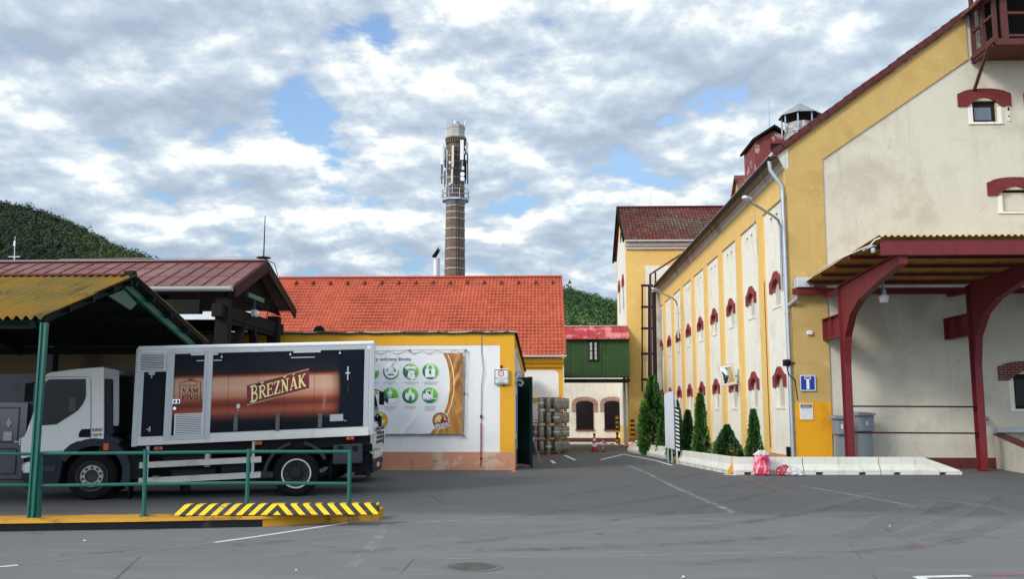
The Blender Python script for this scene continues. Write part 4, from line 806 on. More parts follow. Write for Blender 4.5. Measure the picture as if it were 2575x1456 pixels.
mb = MB(); mb.tube([(XB0+.03, .02, ZB1-.03), (XB1-.03, .02, ZB1-.03)], .055, 10); mb.box(XB0+.02, XB1-.02, -.012, 0, ZB1-.16, ZB1-.07); tb_(mb, 'roof_rail', mk('white_roof_edge', (.8, .8, .8, 1), .4, .05, 2), body)
mb = MB(); mb.box(XB0-.01, XB0+.10, -.02, 0, ZB0-.02, ZB1-.02); tb_(mb, 'corner_post', alu, body, bevel=.015)
mb = MB(); mb.box(XB1-.10, XB1+.012, -.02, .02, ZB0-.0, ZB1-.04); mb.box(XB1-.02, XB1+.015, .02, .1, ZB0, ZB1-.13); tb_(mb, 'corner_post', alu, body, bevel=.015)
mb = MB(); mb.box(XB1-.02, XB1+.015, .02, WT, ZB1-.12, ZB1-.02); tb_(mb, 'rear_header', alu, body, bevel=.015)
mb = MB(); zs = z3(900, 745)[1]; mb.box(XB0+.1, XB1-.1, -.028, 0, ZB0+.0, ZB0+.14); mb.box(XB0+.1, XB1-.1, -.02, 0, ZB0+.142, ZB0+.18); tb_(mb, 'side_skirt', boxwhite, body, bevel=.006)
# painted panels
px0, px1, pzl, pzh = rectpx(z3(606, 150), z3(1678, 690)); pzl = z3(900, 703)[1]; pzh = z3(900, 143)[1]
tank_art = artwork('copper_tank_print', px0, px1, pzl, pzh, px0-2, z3(1508, 400)[0])
MB_ = MB(); MB_.box(px0, px1, -.008, 0, pzl, pzh); pan = tb_(MB_, 'printed_panel', tank_art, body)
mb = MB(); mb.box(px0-.02, px1+.05, -.016, 0, pzh, pzh+.10); mb.box(px0-.02, px1+.05, -.016, 0, pzl-.075, pzl); mb.box(px1, px1+.10, -.0155, 0, pzl, pzh); tb_(mb, 'panel_frame', alu, body)
mb = MB()
for x in (z3(735, 300)[0], z3(945, 300)[0], z3(1130, 300)[0], z3(1340, 300)[0]): mb.box(x-.003, x+.003, -.0095, -.008, pzl, pzh)
tb_(mb, 'panel_joint', mk('joint_dark', (.02, .02, .025, 1)), pan)
dx0, dx1, dzl, dzh = rectpx(z3(312, 140), z3(600, 765)); dzl = z3(450, 762)[1]; dzh = z3(450, 133)[1]
art2 = artwork('copper_tank_print_door', 0, 1, pzl, pzh, z3(345, 400)[0]+.03, 99)
door = MB(); ix0, ix1 = z3(346, 400)[0], z3(556, 400)[0]; door.box(ix0, ix1, -.02, 0, dzl+.10, dzh-.08); door = tb_(door, 'side_door', art2, body)
mb = MB(); mb.box(dx0-.02, ix0, -.034, 0, dzl, dzh); mb.box(ix1, dx1, -.034, 0, dzl, dzh); mb.box(ix0, ix1, -.034, 0, dzl, dzl+.10); mb.box(ix0, ix1, -.034, 0, dzh-.08, dzh); tb_(mb, 'door_frame', alu, door, bevel=.006)
mb = MB(); mb.box(ix1+.055, ix1+.07, -.046, -.034, dzl+.02, dzh-.02); mb.box(ix0-.06, ix0-.052, -.038, -.034, dzl, dzh)
for i in range(6): mb.box(ix1+.045, ix1+.08, -.05, -.034, dzl+.1+i*.33, dzl+.22+i*.33)
tb_(mb, 'hinge', galv, door)
def louvre(a, b2, n, par, y0_=-.03):
    x0, x1, zl, zh = rectpx(a, b2); mb = MB(); mb.box(x0, x0+.025, y0_, -.002, zl, zh); mb.box(x1-.025, x1, y0_, -.002, zl, zh); mb.box(x0+.025, x1-.025, y0_, -.002, zl, zl+.02); mb.box(x0+.025, x1-.025, y0_, -.002, zh-.02, zh)
    for i in range(n):
        z = zl+.03+(zh-zl-.05)*i/n; mb.add([(x0+.02, y0_-.004, z), (x1-.02, y0_-.004, z), (x1-.02, y0_+.022, z+(zh-zl)/n*.62), (x0+.02, y0_+.022, z+(zh-zl)/n*.62)], [(0, 1, 2, 3)])
    o = tb_(mb, 'louvre_grille', mk('white_louvre', (.74, .75, .76, 1), .5, .05, 3) if 'white_louvre' not in MATS else MATS['white_louvre'], par)
    mb = MB(); mb.box(x0+.025, x1-.025, -.009, -.001, zl+.02, zh-.02); tb_(mb, 'grille_backing', black, o)
louvre(z3(104, 146), z3(287, 278), 10, body, -.034)
gx = louvre(z3(357, 582), z3(549, 728), 11, door, -.052)
mb = MB(); a_, b2_, c_, d_ = rectpx(z3(140, 288), z3(292, 746)); navym = mk('navy_panel', (.006, .010, .018, 1), .4, .15, 2)
mb.box(a_, b2_, -.008, 0, c_, d_); tb_(mb, 'front_panel', navym, body)
mb = MB(); mb.box(XB0+.1, a_, -.012, 0, c_-.06, d_+.0); mb.box(a_, b2_+.02, -.012, 0, c_-.06, c_); tb_(mb, 'panel_frame', alu, body)
mb = MB(); x_, z_ = z3(180, 690); mb.box(x_-.012, x_+.012, -.045, -.01, z_-.05, z_+.06); mb.box(x_-.06, x_+.02, -.04, -.02, z_-.01, z_+.01); x_, z_ = z3(195, 297); mb.box(x_-.06, x_+.06, -.03, -.01, z_-.03, z_+.03); mb.box(x_-.01, x_+.01, -.03, -.01, z_-.1, z_-.03); tb_(mb, 'latch', galv, body)
mb = MB(); x_, z_ = z3(368, 494); mb.box(x_-.075, x_+.075, -.052, -.02, z_-.045, z_+.045); x_, z_ = z3(356, 543); mb.lathe([(.035, -.055), (.035, -.02)], (x_, 0, z_), 'y', 12); h = tb_(mb, 'door_handle', chrome, door)
mb = MB(); x_, z_ = z3(355, 495); mb.box(x_-.02, x_+.025, -.0555, -.052, z_-.025, z_+.025); x_, z_ = z3(381, 495); mb.box(x_-.02, x_+.02, -.0555, -.052, z_-.03, z_+.03); tb_(mb, 'handle_recess', black, door)
mb = MB()
for (xa, ya), (xb, yb), w in (((470, 165), (660, 160), .035), ((1190, 146), (1380, 140), .04), ((510, 208), (685, 204), .018), ((1172, 186), (1340, 182), .018)):
    a_ = z3(xa, ya); b2_ = z3(xb, yb)
    if a_[0] < ix1 < b2_[0]: mb.box(a_[0], ix1-.01, -.03, -.021, a_[1]-w/2, a_[1]+w/2); mb.box(px0, b2_[0], -.02, -.009, a_[1]-w/2, a_[1]+w/2)
    else: mb.box(a_[0], b2_[0], -.02, -.009, a_[1]-w/2, a_[1]+w/2)
for x, y in ((685, 182), (1168, 165), (1516, 155)): x_, z_ = z3(x, y); mb.lathe([(.004, -.04), (.022, -.03), (.022, -.009)], (x_, 0, z_), 'y', 10); mb.box(x_-.004, x_+.004, -.02, -.009, z_, z_+.06)
tb_(mb, 'trim_strip', galv_l, body)
mb = MB()
for x in (787, 1080, 1378): x_, zt_2 = z3(x, 580); _, zb_2 = z3(x, 700 if x < 1300 else 680); mb.box(x_-.045, x_+.045, -.045, -.008, zb_2, zt_2); mb.box(x_-.06, x_+.06, -.05, -.008, zt_2-.05, zt_2)
tb_(mb, 'stanchion_pocket', mk('pocket_steel', (.11, .115, .125, 1), .5, .2, 4, metal=.3), body, bevel=.008)
mb = MB(); a_, b2_, c_, d_ = rectpx(z3(1446, 586), z3(1537, 630)); mb.box(a_, b2_, -.02, -.008, c_, d_); x_, z_ = z3(1548, 628); mb.bar((b2_-.02, -.03, c_+.03), (b2_+.07, -.03, c_-.01), .015); tb_(mb, 'tread_plate', galv, body)
mb = MB(); x_, z_ = z3(802, 526); mb.box(x_-.035, x_+.035, -.03, -.008, z_-.05, z_+.04); mb.box(x_-.006, x_+.006, -.02, -.008, z_-.11, z_-.06); x_, z_ = z3(1571, 292); mb.box(x_-.012, x_+.012, -.03, -.008, z_-.16, z_+.14); mb.box(x_-.05, x_+.05, -.035, -.01, z_-.02, z_+.01); tb_(mb, 'latch', galv_l, body)
mb = MB(); x_, z_ = z3(1573, 405); mb.box(x_-.008, x_+.008, -.03, -.008, z_-.09, z_+.09); tb_(mb, 'latch', redpaint, body)
# brand board
cs = [z3(*p) for p in ((862, 382), (1300, 268), (1300, 400), (862, 518))]
P0 = Vector((cs[3][0], 0, cs[3][1])); U_ = Vector((cs[2][0], 0, cs[2][1]))-P0; V_ = Vector((cs[0][0], 0, cs[0][1]))-P0
def fb(u, v, y): p = P0+U_*u+V_*v; return (p.x, y, p.z)
mb = MB(); mb.add([fb(0, 0, -.010), fb(1, 0, -.010), fb(1, 1, -.010), fb(0, 1, -.010)], [(0, 1, 2, 3)]); brd = tb_(mb, 'brand_board', mk('claret_print', s8(122, 14, 40), .4, .2, 1.5), body, normals=False)
mb = MB(); mb.add([fb(.0, -.035, -.0105), fb(.98, -.035, -.0105), fb(.98, 0.0, -.0105), fb(0, 0, -.0105)], [(0, 1, 2, 3)]); mb.add([fb(.02, 1, -.0105), fb(1, 1, -.0105), fb(1, 1.035, -.0105), fb(.02, 1.035, -.0105)], [(0, 1, 2, 3)]); tb_(mb, 'board_edge', mk('gold_print', s8(206, 170, 120), .4, .1, 2), brd, normals=False)
def brand(mb, yy, grow):
    L_ = word_len('BŘEZŇÁK'); 
    def fm(x, y, l): 
        big = 1.0 if x < .86 else .0
        yb = y*(.88 if big else .68)+(.05 if big else .14)
        return fb(.05+.90*x/L_, yb, yy-l)
    strokes(mb, 'BŘEZŇÁK', fm, grow)
mb = MB(); brand(mb, -.0115, .036); tb_(mb, 'letter_outline', black, brd, normals=False)
mb = MB(); brand(mb, -.0135, .0); tb_(mb, 'lettering', mk('cream_print', s8(240, 220, 150), .4, .08, 2), brd, normals=False)
# door slogan with tank outline
def zd(x, y): return TL((600+x/8.564)/1.44, (1330+y/8.564)/1.44)
inkm = mk('brown_black_ink', (.02, .012, .012, 1), .5, .1, 3)
mb = MB()
for wd, x0, x1, ya, yb in (('VEZEME', 508, 1018, 545, 606), ('VÁM', 508, 1014, 665, 770), ('TANKOVÉ', 498, 1022, 805, 865), ('PIVO', 508, 1022, 890, 1003)):
    (xa, za), (xb, zb2_) = zd(x0, ya), zd(x1, yb); Lw = word_len(wd, .06); strokes(mb, wd, lambda x, y, l: (xa+(xb-xa)*x/Lw, -.0215-l, zb2_+(za-zb2_)*y), .012 if wd in ('VÁM', 'PIVO') else -.012, sp_=.06)
tb_(mb, 'slogan', inkm, door, normals=False)
mb = MB()
def ln_(pts, w):
    q = [zd(*p) for p in pts]
    for (xa, za), (xb, zb2_) in zip(q, q[1:]): mb.bar((xa, -.0218, za), (xb, -.0218, zb2_), w, .0016, up=(0, 1, 0)) if False else mb.add([(xa-(zb2_-za)/max(1e-5, math.hypot(xb-xa, zb2_-za))*w/2, -.0215, za+(xb-xa)/max(1e-5, math.hypot(xb-xa, zb2_-za))*w/2), (xb-(zb2_-za)/max(1e-5, math.hypot(xb-xa, zb2_-za))*w/2, -.0215, zb2_+(xb-xa)/max(1e-5, math.hypot(xb-xa, zb2_-za))*w/2), (xb+(zb2_-za)/max(1e-5, math.hypot(xb-xa, zb2_-za))*w/2, -.0215, zb2_-(xb-xa)/max(1e-5, math.hypot(xb-xa, zb2_-za))*w/2), (xa+(zb2_-za)/max(1e-5, math.hypot(xb-xa, zb2_-za))*w/2, -.0215, za-(xb-xa)/max(1e-5, math.hypot(xb-xa, zb2_-za))*w/2)], [(0, 1, 2, 3)])
ln_([(425, 1000), (425, 495)], .008); ln_([(455, 1000), (455, 500)], .008); ln_([(1070, 1045), (1070, 475)], .010); ln_([(1095, 1045), (1095, 470)], .010)
ln_([(410, 495), (520, 450), (640, 425)], .010); ln_([(500, 490), (620, 462)], .006); ln_([(870, 415), (990, 430), (1110, 468)], .010); ln_([(900, 450), (1015, 472)], .006); ln_([(590, 432), (600, 465)], .02); ln_([(925, 420), (930, 455)], .02)
for pts in ([(640, 420), (690, 400), (740, 395), (760, 345), (780, 345), (780, 430), (640, 432)], [(790, 365), (815, 365), (815, 410), (850, 415), (870, 440), (795, 440)], [(800, 335), (860, 332), (872, 420), (850, 420), (845, 350), (800, 350)]): q = [zd(*p) for p in pts]; mb.add([(x, -.022, z) for x, z in q], [tuple(range(len(q)))])
tb_(mb, 'tank_drawing', inkm, door, normals=False)
# cab
def poly_side(pts, f=z2): return [f(*p) for p in pts]
def ext(mb, pts, y0_, y1_): mb.prism([(x, y0_, z) for x, z in pts], (0, y1_-y0_, 0)); return mb
cabp = [(300, 300), (318, 285), (345, 276), (520, 254), (694, 241), (699, 245), (699, 738), (520, 746), (470, 770), (430, 806), (420, 830), (268, 838), (140, 862), (136, 800), (139, 722), (160, 712), (172, 690), (188, 640), (206, 600), (240, 490)]
mb = MB(); pp = poly_side(cabp); ext(mb, pp, .03, 2.37); cab = tb_(mb, 'cab', cabpaint, bevel=.05)
mb = MB(); ext(mb, poly_side([(698, 243), (795, 262), (800, 290), (800, 610), (795, 640), (762, 640), (762, 330), (745, 322), (698, 322)]), .06, .11); ext(mb, poly_side([(698, 243), (795, 262), (800, 290), (698, 300)]), .11, 2.3); ext(mb, poly_side([(698, 243), (795, 262), (800, 290), (800, 640), (762, 640), (762, 330), (745, 322), (698, 322)]), 2.28, 2.34); tb_(mb, 'wind_deflector', mk('grey_white_deflector', (.36, .37, .38, 1), .5, .1, 2), cab, bevel=.01)
mb = MB(); ext(mb, poly_side([(700, 324), (745, 324), (760, 334), (760, 690), (700, 735)]), .1, 2.3); tb_(mb, 'cab_rear', darkplast, cab)
mb = MB()
for i in range(12): a_ = z2(703, 345+i*14); b2_ = z2(737, 335+i*14); mb.bar((a_[0], .095, a_[1]), (b2_[0], .095, b2_[1]), .02)
tb_(mb, 'air_intake', midplast, cab)
mb = MB(); ext(mb, poly_side([(300, 347), (332, 325), (578, 322), (580, 430), (574, 460), (556, 496), (520, 540), (380, 630), (283, 637), (278, 600), (290, 440)]), .012, .03); wn = tb_(mb, 'side_window', glassdark, cab)
mb = MB(); ext(mb, poly_side([(468, 452), (505, 449), (511, 470), (509, 540), (464, 545)]), .006, .012); tb_(mb, 'seat_headrest', mk('seat_fabric_light', (.10, .10, .085, 1), .7, .4, 8), wn)
mb = MB(); ext(mb, poly_side([(300, 347), (332, 325), (578, 322), (580, 430), (574, 460), (556, 496), (520, 540), (380, 630), (283, 637), (278, 600), (290, 440)]), 2.37, 2.388); tb_(mb, 'side_window', glassdark, cab)
a_, b2_ = z2(292, 305), z2(195, 632); nx_, nz_ = -(a_[1]-b2_[1]), (a_[0]-b2_[0]); l_ = math.hypot(nx_, nz_); nx_, nz_ = nx_/l_*.02, nz_/l_*.02
mb = MB(); mb.prism([(a_[0]+nx_, .2, a_[1]+nz_), (a_[0]+nx_, 2.2, a_[1]+nz_), (b2_[0]+nx_, 2.26, b2_[1]+nz_), (b2_[0]+nx_, .14, b2_[1]+nz_)], (-nx_*3, 0, -nz_*3)); tb_(mb, 'windscreen', glassdark, cab)
mb = MB()
for pts, w in (([(612, 318), (614, 500), (611, 738)], .010), ([(300, 318), (332, 310), (612, 306)], .008)):
    q = poly_side(pts); 
    for k_ in range(len(q)-1): mb.bar((q[k_][0], .028, q[k_][1]), (q[k_+1][0], .028, q[k_+1][1]), w, .006, up=(0, 1, 0))
q = poly_side([(232, 500), (228, 560), (222, 640), (222, 700), (222, 838)])
for k_ in range(len(q)-1): mb.bar((q[k_][0], .028, q[k_][1]), (q[k_+1][0], .028, q[k_+1][1]), .012, .006, up=(0, 1, 0))
tb_(mb, 'door_seam', black, cab)
mb = MB(); ext(mb, poly_side([(531, 700), (536, 680), (552, 663), (608, 660), (608, 718), (535, 718), (528, 710)]), .02, .03); tb_(mb, 'door_handle', black, cab)
mb = MB(); (xa, za), (xb, zb2_) = z6(1043, 418), z6(1170, 450); put_text(mb, '280', (xa, .024, zb2_), (1, 0, 0), (0, 0, 1), xb-xa, za-zb2_, .03); tb_(mb, 'badge', mk('grey_badge', (.14, .14, .15, 1), .4), cab, normals=False)
mb = MB()
for x0, x1, ya, yb in ((1050, 1132, 484, 494), (1062, 1122, 500, 503), (1066, 1116, 509, 512), (1047, 1100, 540, 549)): (xa, za), (xb, zb2_) = z6(x0, ya), z6(x1, yb); mb.box(xa, xb, .026, .03, zb2_, za)
x_, z_ = z6(1150, 490); mb.lathe([(.028, .026), (.028, .03)], (x_, 0, z_), 'y', 14); tb_(mb, 'small_print', mk('grey_small_print', (.2, .2, .21, 1)), cab)
mb = MB(); (xa, za), (xb, zb2_) = z6(462, 680), z6(715, 716); mb.box(xa, xb, .024, .029, zb2_, za); stk = tb_(mb, 'door_strip', mk('pale_blue_strip', (.46, .52, .56, 1), .5), cab)
mb = MB(); (xa, za), (xb, zb2_) = z6(478, 688), z6(628, 712); put_text(mb, 'CARGO', (xa, .0235, zb2_), (1, 0, 0), (0, 0, 1), xb-xa, za-zb2_, .02); tb_(mb, 'strip_lettering', mk('blue_grey_lettering', (.16, .25, .31, 1)), stk, normals=False)
# lower cab: bumper, corner, arch, step
mb = MB(); ext(mb, poly_side([(160, 888), (150, 962), (215, 962), (262, 900), (262, 842), (240, 850), (214, 884)]), .02, 2.38); bp = tb_(mb, 'bumper', cabpaint, cab, bevel=.03)
mb = MB(); ext(mb, poly_side([(140, 963), (140, 1010), (180, 1040), (260, 1056), (380, 1056), (400, 980), (425, 862), (440, 835), (262, 842), (262, 900), (215, 963)]), .05, 2.35); tb_(mb, 'step_well', darkplast, cab, bevel=.02)
mb = MB(); a_, b2_, c_, d_ = rectpx(z2(288, 915), z2(370, 950)); mb.box(a_, b2_, .02, .06, c_, d_); tb_(mb, 'step', midplast, cab)
fx, fz = TL(227, 1208); fx = TL(229, 1200)[0]; RW = .49
def archm(mb, x, zc_, r0_, r1_, a0, a1, y0_, y1_, n=14):
    for i in range(n):
        t0, t1 = math.radians(a0+(a1-a0)*i/n), math.radians(a0+(a1-a0)*(i+1)/n)
        ext(mb, [(x+r0_*math.cos(t0), zc_+r0_*math.sin(t0)), (x+r1_*math.cos(t0), zc_+r1_*math.sin(t0)), (x+r1_*math.cos(t1), zc_+r1_*math.sin(t1)), (x+r0_*math.cos(t1), zc_+r0_*math.sin(t1))], y0_, y1_)
lz = .04*(fx-1.64)
mb = MB(); archm(mb, fx, RW-lz+.02, .60, .76, -22, 150, .02, .5); archm(mb, fx, RW-lz+.02, .76, .86, 52, 128, .035, .5); tb_(mb, 'wheel_arch', mk('blue_grey_plastic', (.035, .042, .055, 1), .5, .12, 3), cab)
mb = MB(); archm(mb, fx, RW-lz+.02, .60, .76, -22, 150, 1.9, 2.38); tb_(mb, 'wheel_arch', MATS['blue_grey_plastic'], cab)
mb = MB(); x_, z_ = z2(716, 785); mb.box(x_-.05, x_+.05, .0, .05, z_-.07, z_+.08); tb_(mb, 'side_marker', amber, cab, bevel=.01)
for y0_, s_ in ((.0, 1), (2.4, -1)):
    mb = MB(); a_ = z2(232, 385); mb.box(a_[0]-.12, a_[0]+.02, y0_-.16*s_-.06, y0_-.16*s_+.06, a_[1]-.28, a_[1]+.10); mb.bar((a_[0]-.03, y0_-.1*s_, a_[1]+.1), (a_[0]+.15, y0_+.1*s_, a_[1]+.16), .03); tb_(mb, 'mirror', black, cab, bevel=.03)
mb = MB(); a_, b2_ = z2(172, 580), z2(196, 700); mb.box(a_[0]-.02, a_[0]+.06, .5, .8, b2_[1]+.05, a_[1]); mb.bar((a_[0]+.02, .65, a_[1]), (a_[0]+.2, .65, a_[1]+.1), .03); tb_(mb, 'front_mirror', black, cab, bevel=.02)
xg_ = z2(140, 800)[0]
mb = MB(); 
for i in range(4): mb.box(xg_-.035, xg_, .45, 1.95, z2(140, 850)[1]+.1+i*.115, z2(140, 850)[1]+.17+i*.115)
mb.box(xg_-.03, xg_, .42, .45, z2(140, 850)[1]+.05, z2(140, 730)[1]-.05); tb_(mb, 'radiator_grille', midplast, cab)
mb = MB(); mb.bar((xg_-.045, .9, z2(140, 850)[1]+.12), (xg_-.045, 1.5, z2(140, 850)[1]+.5), .03, .012, up=(1, 0, 0)); tb_(mb, 'grille_bar', chrome, cab)
zb_0, zt_0 = z2(150, 962)[1], z2(160, 888)[1]
mb = MB(); xq = z2(152, 940)[0]; mb.box(xq-.03, xq+.12, .3, 2.1, zb_0-.32, zb_0-.02); tb_(mb, 'air_dam', darkplast, cab, bevel=.03)
for y0_, y1_ in ((.02, .36), (2.04, 2.38)):
    mb = MB(); mb.box(xq-.035, xq+.06, y0_+.0, y1_, zb_0+.03, zt_0-.0); tb_(mb, 'headlight', chrome, cab, bevel=.03)
MBp = MB(); MBp.box(xq-.045, xq-.03, .95, 1.45, zb_0-.2, zb_0-.09); tb_(MBp, 'number_plate', whitemetal, cab)
# chassis and undercarriage
mb = MB(); mb.box(fx-.6, XB1+.05, .75, 1.0, .62, .86); mb.box(fx-.6, XB1+.05, 1.5, 1.75, .62, .86); mb.box(XB0+.05, XB1-.05, .1, 2.4, ZB0-.22, ZB0-.001)
for x in (-2.6, -1.4, -.7, .8, 1.4): mb.box(x-.06, x+.06, 1.0, 1.5, .66, .82)
mb.box(-2.9, -1.0, .5, 2.0, .5, .62); tb_(mb, 'chassis', chassis)
mb = MB(); mb.lathe([(.3, -2.1), (.3, -1.2)], (0, 1.95, .75), 'x', 20); tb_(mb, 'fuel_tank', midplast, smooth=True)
mb = MB(); mb.lathe([(.13, -2.6), (.14, -2.55), (.14, -1.75), (.13, -1.7)], (0, .42, .62), 'x', 16); mb.lathe([(.11, -1.6), (.12, -1.56), (.12, -1.1)], (0, .5, .68), 'x', 14); tb_(mb, 'air_tank', darkplast, smooth=True)
mb = MB(); a_, b2_, c_, d_ = rectpx(z3(255, 865), z3(560, 905)); mb.box(a_, b2_, .3, .9, c_, d_+.05); a_, b2_, c_, d_ = rectpx(z2(820, 860), z2(940, 1010)); mb.box(a_, b2_, .25, .8, c_, d_+.12); tb_(mb, 'battery_box', darkplast, bevel=.03)
mb = MB(); x_, z_ = z3(580, 890); mb.lathe([(.07, z_-.2), (.07, z_+.13)], (x_, .2, 0), 'z', 12); tb_(mb, 'filter_canister', galv)
mb = MB(); a_, b2_ = z3(105, 960), z3(958, 1040)
for y in (904, 1012): z_ = z3(900, y)[1]; mb.box(a_[0], b2_[0], -.015, .02, z_-.062, z_+.062); mb.box(a_[0], b2_[0], -.019, -.015, z_-.062, z_-.052); mb.box(a_[0], b2_[0], -.019, -.015, z_+.052, z_+.062)
tb_(mb, 'side_guard', mk('weathered_guard_rail', (.56, .54, .48, 1), .55, .12, 3, spots=((.36, .31, .22, 1), 2.6, .5, .7, .7)))
mb = MB()
for x in (166, 908): x_, z_ = z3(x, 790); mb.box(x_-.03, x_+.03, .02, .05, z3(x, 1035)[1]-.0, ZB0-.02)
tb_(mb, 'guard_bracket', galv)
for x, y in ((240, 823), (940, 788), (1588, 752)):
    x_, z_ = z3(x, y); mb = MB(); mb.box(x_-.08, x_+.08, .0, .04, z_-.032, z_+.032); o = tb_(mb, 'side_marker', amber); mb = MB(); mb.box(x_-.02, x_+.02, -.004, .0, z_-.02, z_+.02); tb_(mb, 'marker_lens', mk('dark_amber', s8(130, 40, 24), .3) if 'dark_amber' not in MATS else MATS['dark_amber'], o)
a_, b2_, c_, d_ = rectpx(z3(1468, 800), z3(1675, 930)); mb = MB(); mb.box(a_, b2_, .0, .5, c_, d_); tbx = tb_(mb, 'tool_box', mk('grey_toolbox_plastic', (.045, .052, .062, 1), .5, .15, 3), bevel=.04)
mb = MB()
for x in (1520, 1622): x_, z_ = z3(x, 822); ext(mb, [(x_-.07, z_+.05), (x_+.07, z_+.05), (x_+.05, z_-.05), (x_, z_-.08), (x_-.05, z_-.05)], -.012, .0)
tb_(mb, 'latch', black, tbx)
mb = MB(); mb.box(XB1-.35, XB1-.05, .35, .75, .42, 1.1); mb.box(XB1-.12, XB1-.02, .1, 2.4, .40, .52); mb.box(XB1-.5, XB1+.0, .2, 2.3, .95, 1.1); tb_(mb, 'tail_lift', chassis)
mb = MB(); archm(mb, 0, RW+.06, .63, .70, 25, 78, .0, .62); archm(mb, 0, RW+.06, .63, .70, 102, 178, .0, .62); tb_(mb, 'mudguard', MATS['blue_grey_plastic'])
mb = MB(); mb.box(.72, .74, .05, .6, .28, .85); mb.box(fx+.73, fx+.75, .05, .5, .2, .6); tb_(mb, 'mud_flap', rubber)
def wheel(x, y, side, rear):
    tyre = MB(); w = .30; prof = [(.30, 0), (.335, .012), (.43, .0), (.475, .025), (RW, .06), (RW, w-.06), (.475, w-.025), (.43, w), (.335, w-.012), (.30, w)]
    f_ = lambda p: [(r, y+h if side > 0 else y-h) for r, h in p]
    tyre.lathe(f_(prof), (x, 0, RW), 'y', 40, cap=False)
    for i in range(40):
        an = 2*PI*i/40
        for h0, h1 in ((.05, .13), (.17, .25)): pa = (x+math.cos(an)*(RW+.001), y+h0*side, RW+math.sin(an)*(RW+.001)); tyre.bar(pa, (x+math.cos(an+.03)*(RW+.001), y+h1*side, RW+math.sin(an+.03)*(RW+.001)), .03, .012)
    wh = tyre.build('wheel', rubber, truck, world=False, smooth=True)
    rim = MB()
    if rear: rim.lathe(f_([(.305, .01), (.315, -.002), (.30, .0), (.285, .03), (.27, .10), (.17, .12), (.16, .16), (.001, .16)]), (x, 0, RW), 'y', 32, cap=False); rim_o = rim.build('rim', mk('rim_rear_dark', (.055, .055, .06, 1), .45, .2, 5) if 'rim_rear_dark' not in MATS else MATS['rim_rear_dark'], wh, world=False, smooth=True)
    else: rim.lathe(f_([(.305, .01), (.315, -.002), (.30, .0), (.285, .03), (.26, .06), (.245, .02), (.22, -.005), (.13, -.005), (.12, .03), (.001, .04)]), (x, 0, RW), 'y', 32, cap=False); rim_o = rim.build('rim', mk('rim_front_dark', (.06, .065, .065, 1), .5, .2, 5) if 'rim_front_dark' not in MATS else MATS['rim_front_dark'], wh, world=False, smooth=True)
    if rear:
        mb = MB(); mb.lathe(f_([(.318, .0), (.318, -.008), (.288, -.006), (.285, .006)]), (x, 0, RW), 'y', 40, cap=False); mb.build('rim_ring', mk('bright_rim_edge', (.6, .6, .58, 1), .4, .1, 4) if 'bright_rim_edge' not in MATS else MATS['bright_rim_edge'], wh, world=False, smooth=True)
        hb_ = MB(); hb_.lathe(f_([(.12, .12), (.115, .02), (.09, -.0), (.001, -.0)]), (x, 0, RW), 'y', 24, cap=False); hb_.build('hub', hubd, wh, world=False, smooth=True)
    else:
        mb = MB(); mb.lathe(f_([(.222, -.0), (.222, -.012), (.135, -.012), (.13, .02)]), (x, 0, RW), 'y', 32, cap=False); mb.build('hub', hubm, wh, world=False, smooth=True)
    rr = .178 if not rear else .2
    for i in range(10 if side > 0 else 0):
        an = 2*PI*(i+.5)/10; c_ = (x+rr*math.cos(an), 0, RW+rr*math.sin(an)); o0 = -.012 if not rear else .118
        MB().lathe(f_([(.026, o0), (.024, o0-.025), (.001, o0-.03)]), c_, 'y', 8).build('wheel_nut', hubd, wh, world=False)
wheel(fx, .06, 1, False); wheel(fx, 2.34, -1, False); wheel(0, .06, 1, True); wheel(0, 2.44, -1, True)
mb = MB(); mb.tube([(0, .2, RW), (0, 2.3, RW)], .12, 10); mb.lathe([(.22, 1.05), (.28, 1.2), (.28, 1.3), (.22, 1.45)], (0, 0, RW), 'y', 16); mb.tube([(fx, .2, RW), (fx, 2.3, RW)], .07, 8); mb.build('axle', chassis, truck, world=False)
# second lorry behind: facing the other way
p2 = at(951, 1150, Y=24.6); L2 = abs(xg_)
second = dup(truck, loc=(p2.x-.10-L2*math.cos(math.radians(4)), 25.85, gz(25)), rz=PI+math.radians(3), label='second white lorry hidden behind the copper tank lorry, only its headlight corner showing', skip=('cargo_box',))
mb = MB(); mb.box(XB0-.15, XB1-.1, .05, 2.45, 1.05, 3.0); tb_(mb, 'cargo_box', chassis, second, bevel=.02)
# ------------------------------------------------------------------ banner on the annex
YBn = YA-.09
bn = thing('safety_banner', 'white safety banner with round green icons laced to the annex wall', 'banner', (at(1050, 1000, Y=YBn).x, YBn, at(1050, 990, Y=YBn).z))
def zz5(x, y): p = at((1330+x/4.411)/1.44, (1260+y/4.411)/1.44, Y=YBn); return p.x, p.z
bx0 = -6.6; bx1, bzt = zz5(1524, 88); _, bzb = zz5(1500, 1378)
EMB = zz5(1172, 1170)
def fold(x, z):
    a = .004*math.sin((x*1.3+z*1.1)*3.1)+.004*noise.noise(Vector((x*1.6, z*1.2, 3)))
    b_ = 0
    for cxx, czz, dx, dz, am in ((bx1-.5, bzb+.35, .75, .66, .055), (bx1-1.75, bzb+.22, .6, .8, .03), (bx1-2.7, bzb+.2, .55, .83, .025), (bx1-.2, bzt-.9, .5, .86, .035), (bx1-.2, bzt-.4, .3, .95, .02), (bx1-3.3, bzt-.12, .3, -.95, .02), (bx1-2.2, bzt-.12, -.3, -.95, .02)):
        d_ = (x-cxx)*dz-(z-czz)*dx; l_ = (x-cxx)*dx+(z-czz)*dz; b_ += am*math.exp(-(d_/.08)**2)*math.exp(-(l_/.5)**2)
    ex, ez = x-EMB[0], z-EMB[1]
    return a+b_*(1-math.exp(-((ex*ex+ez*ez)/.36)**3))
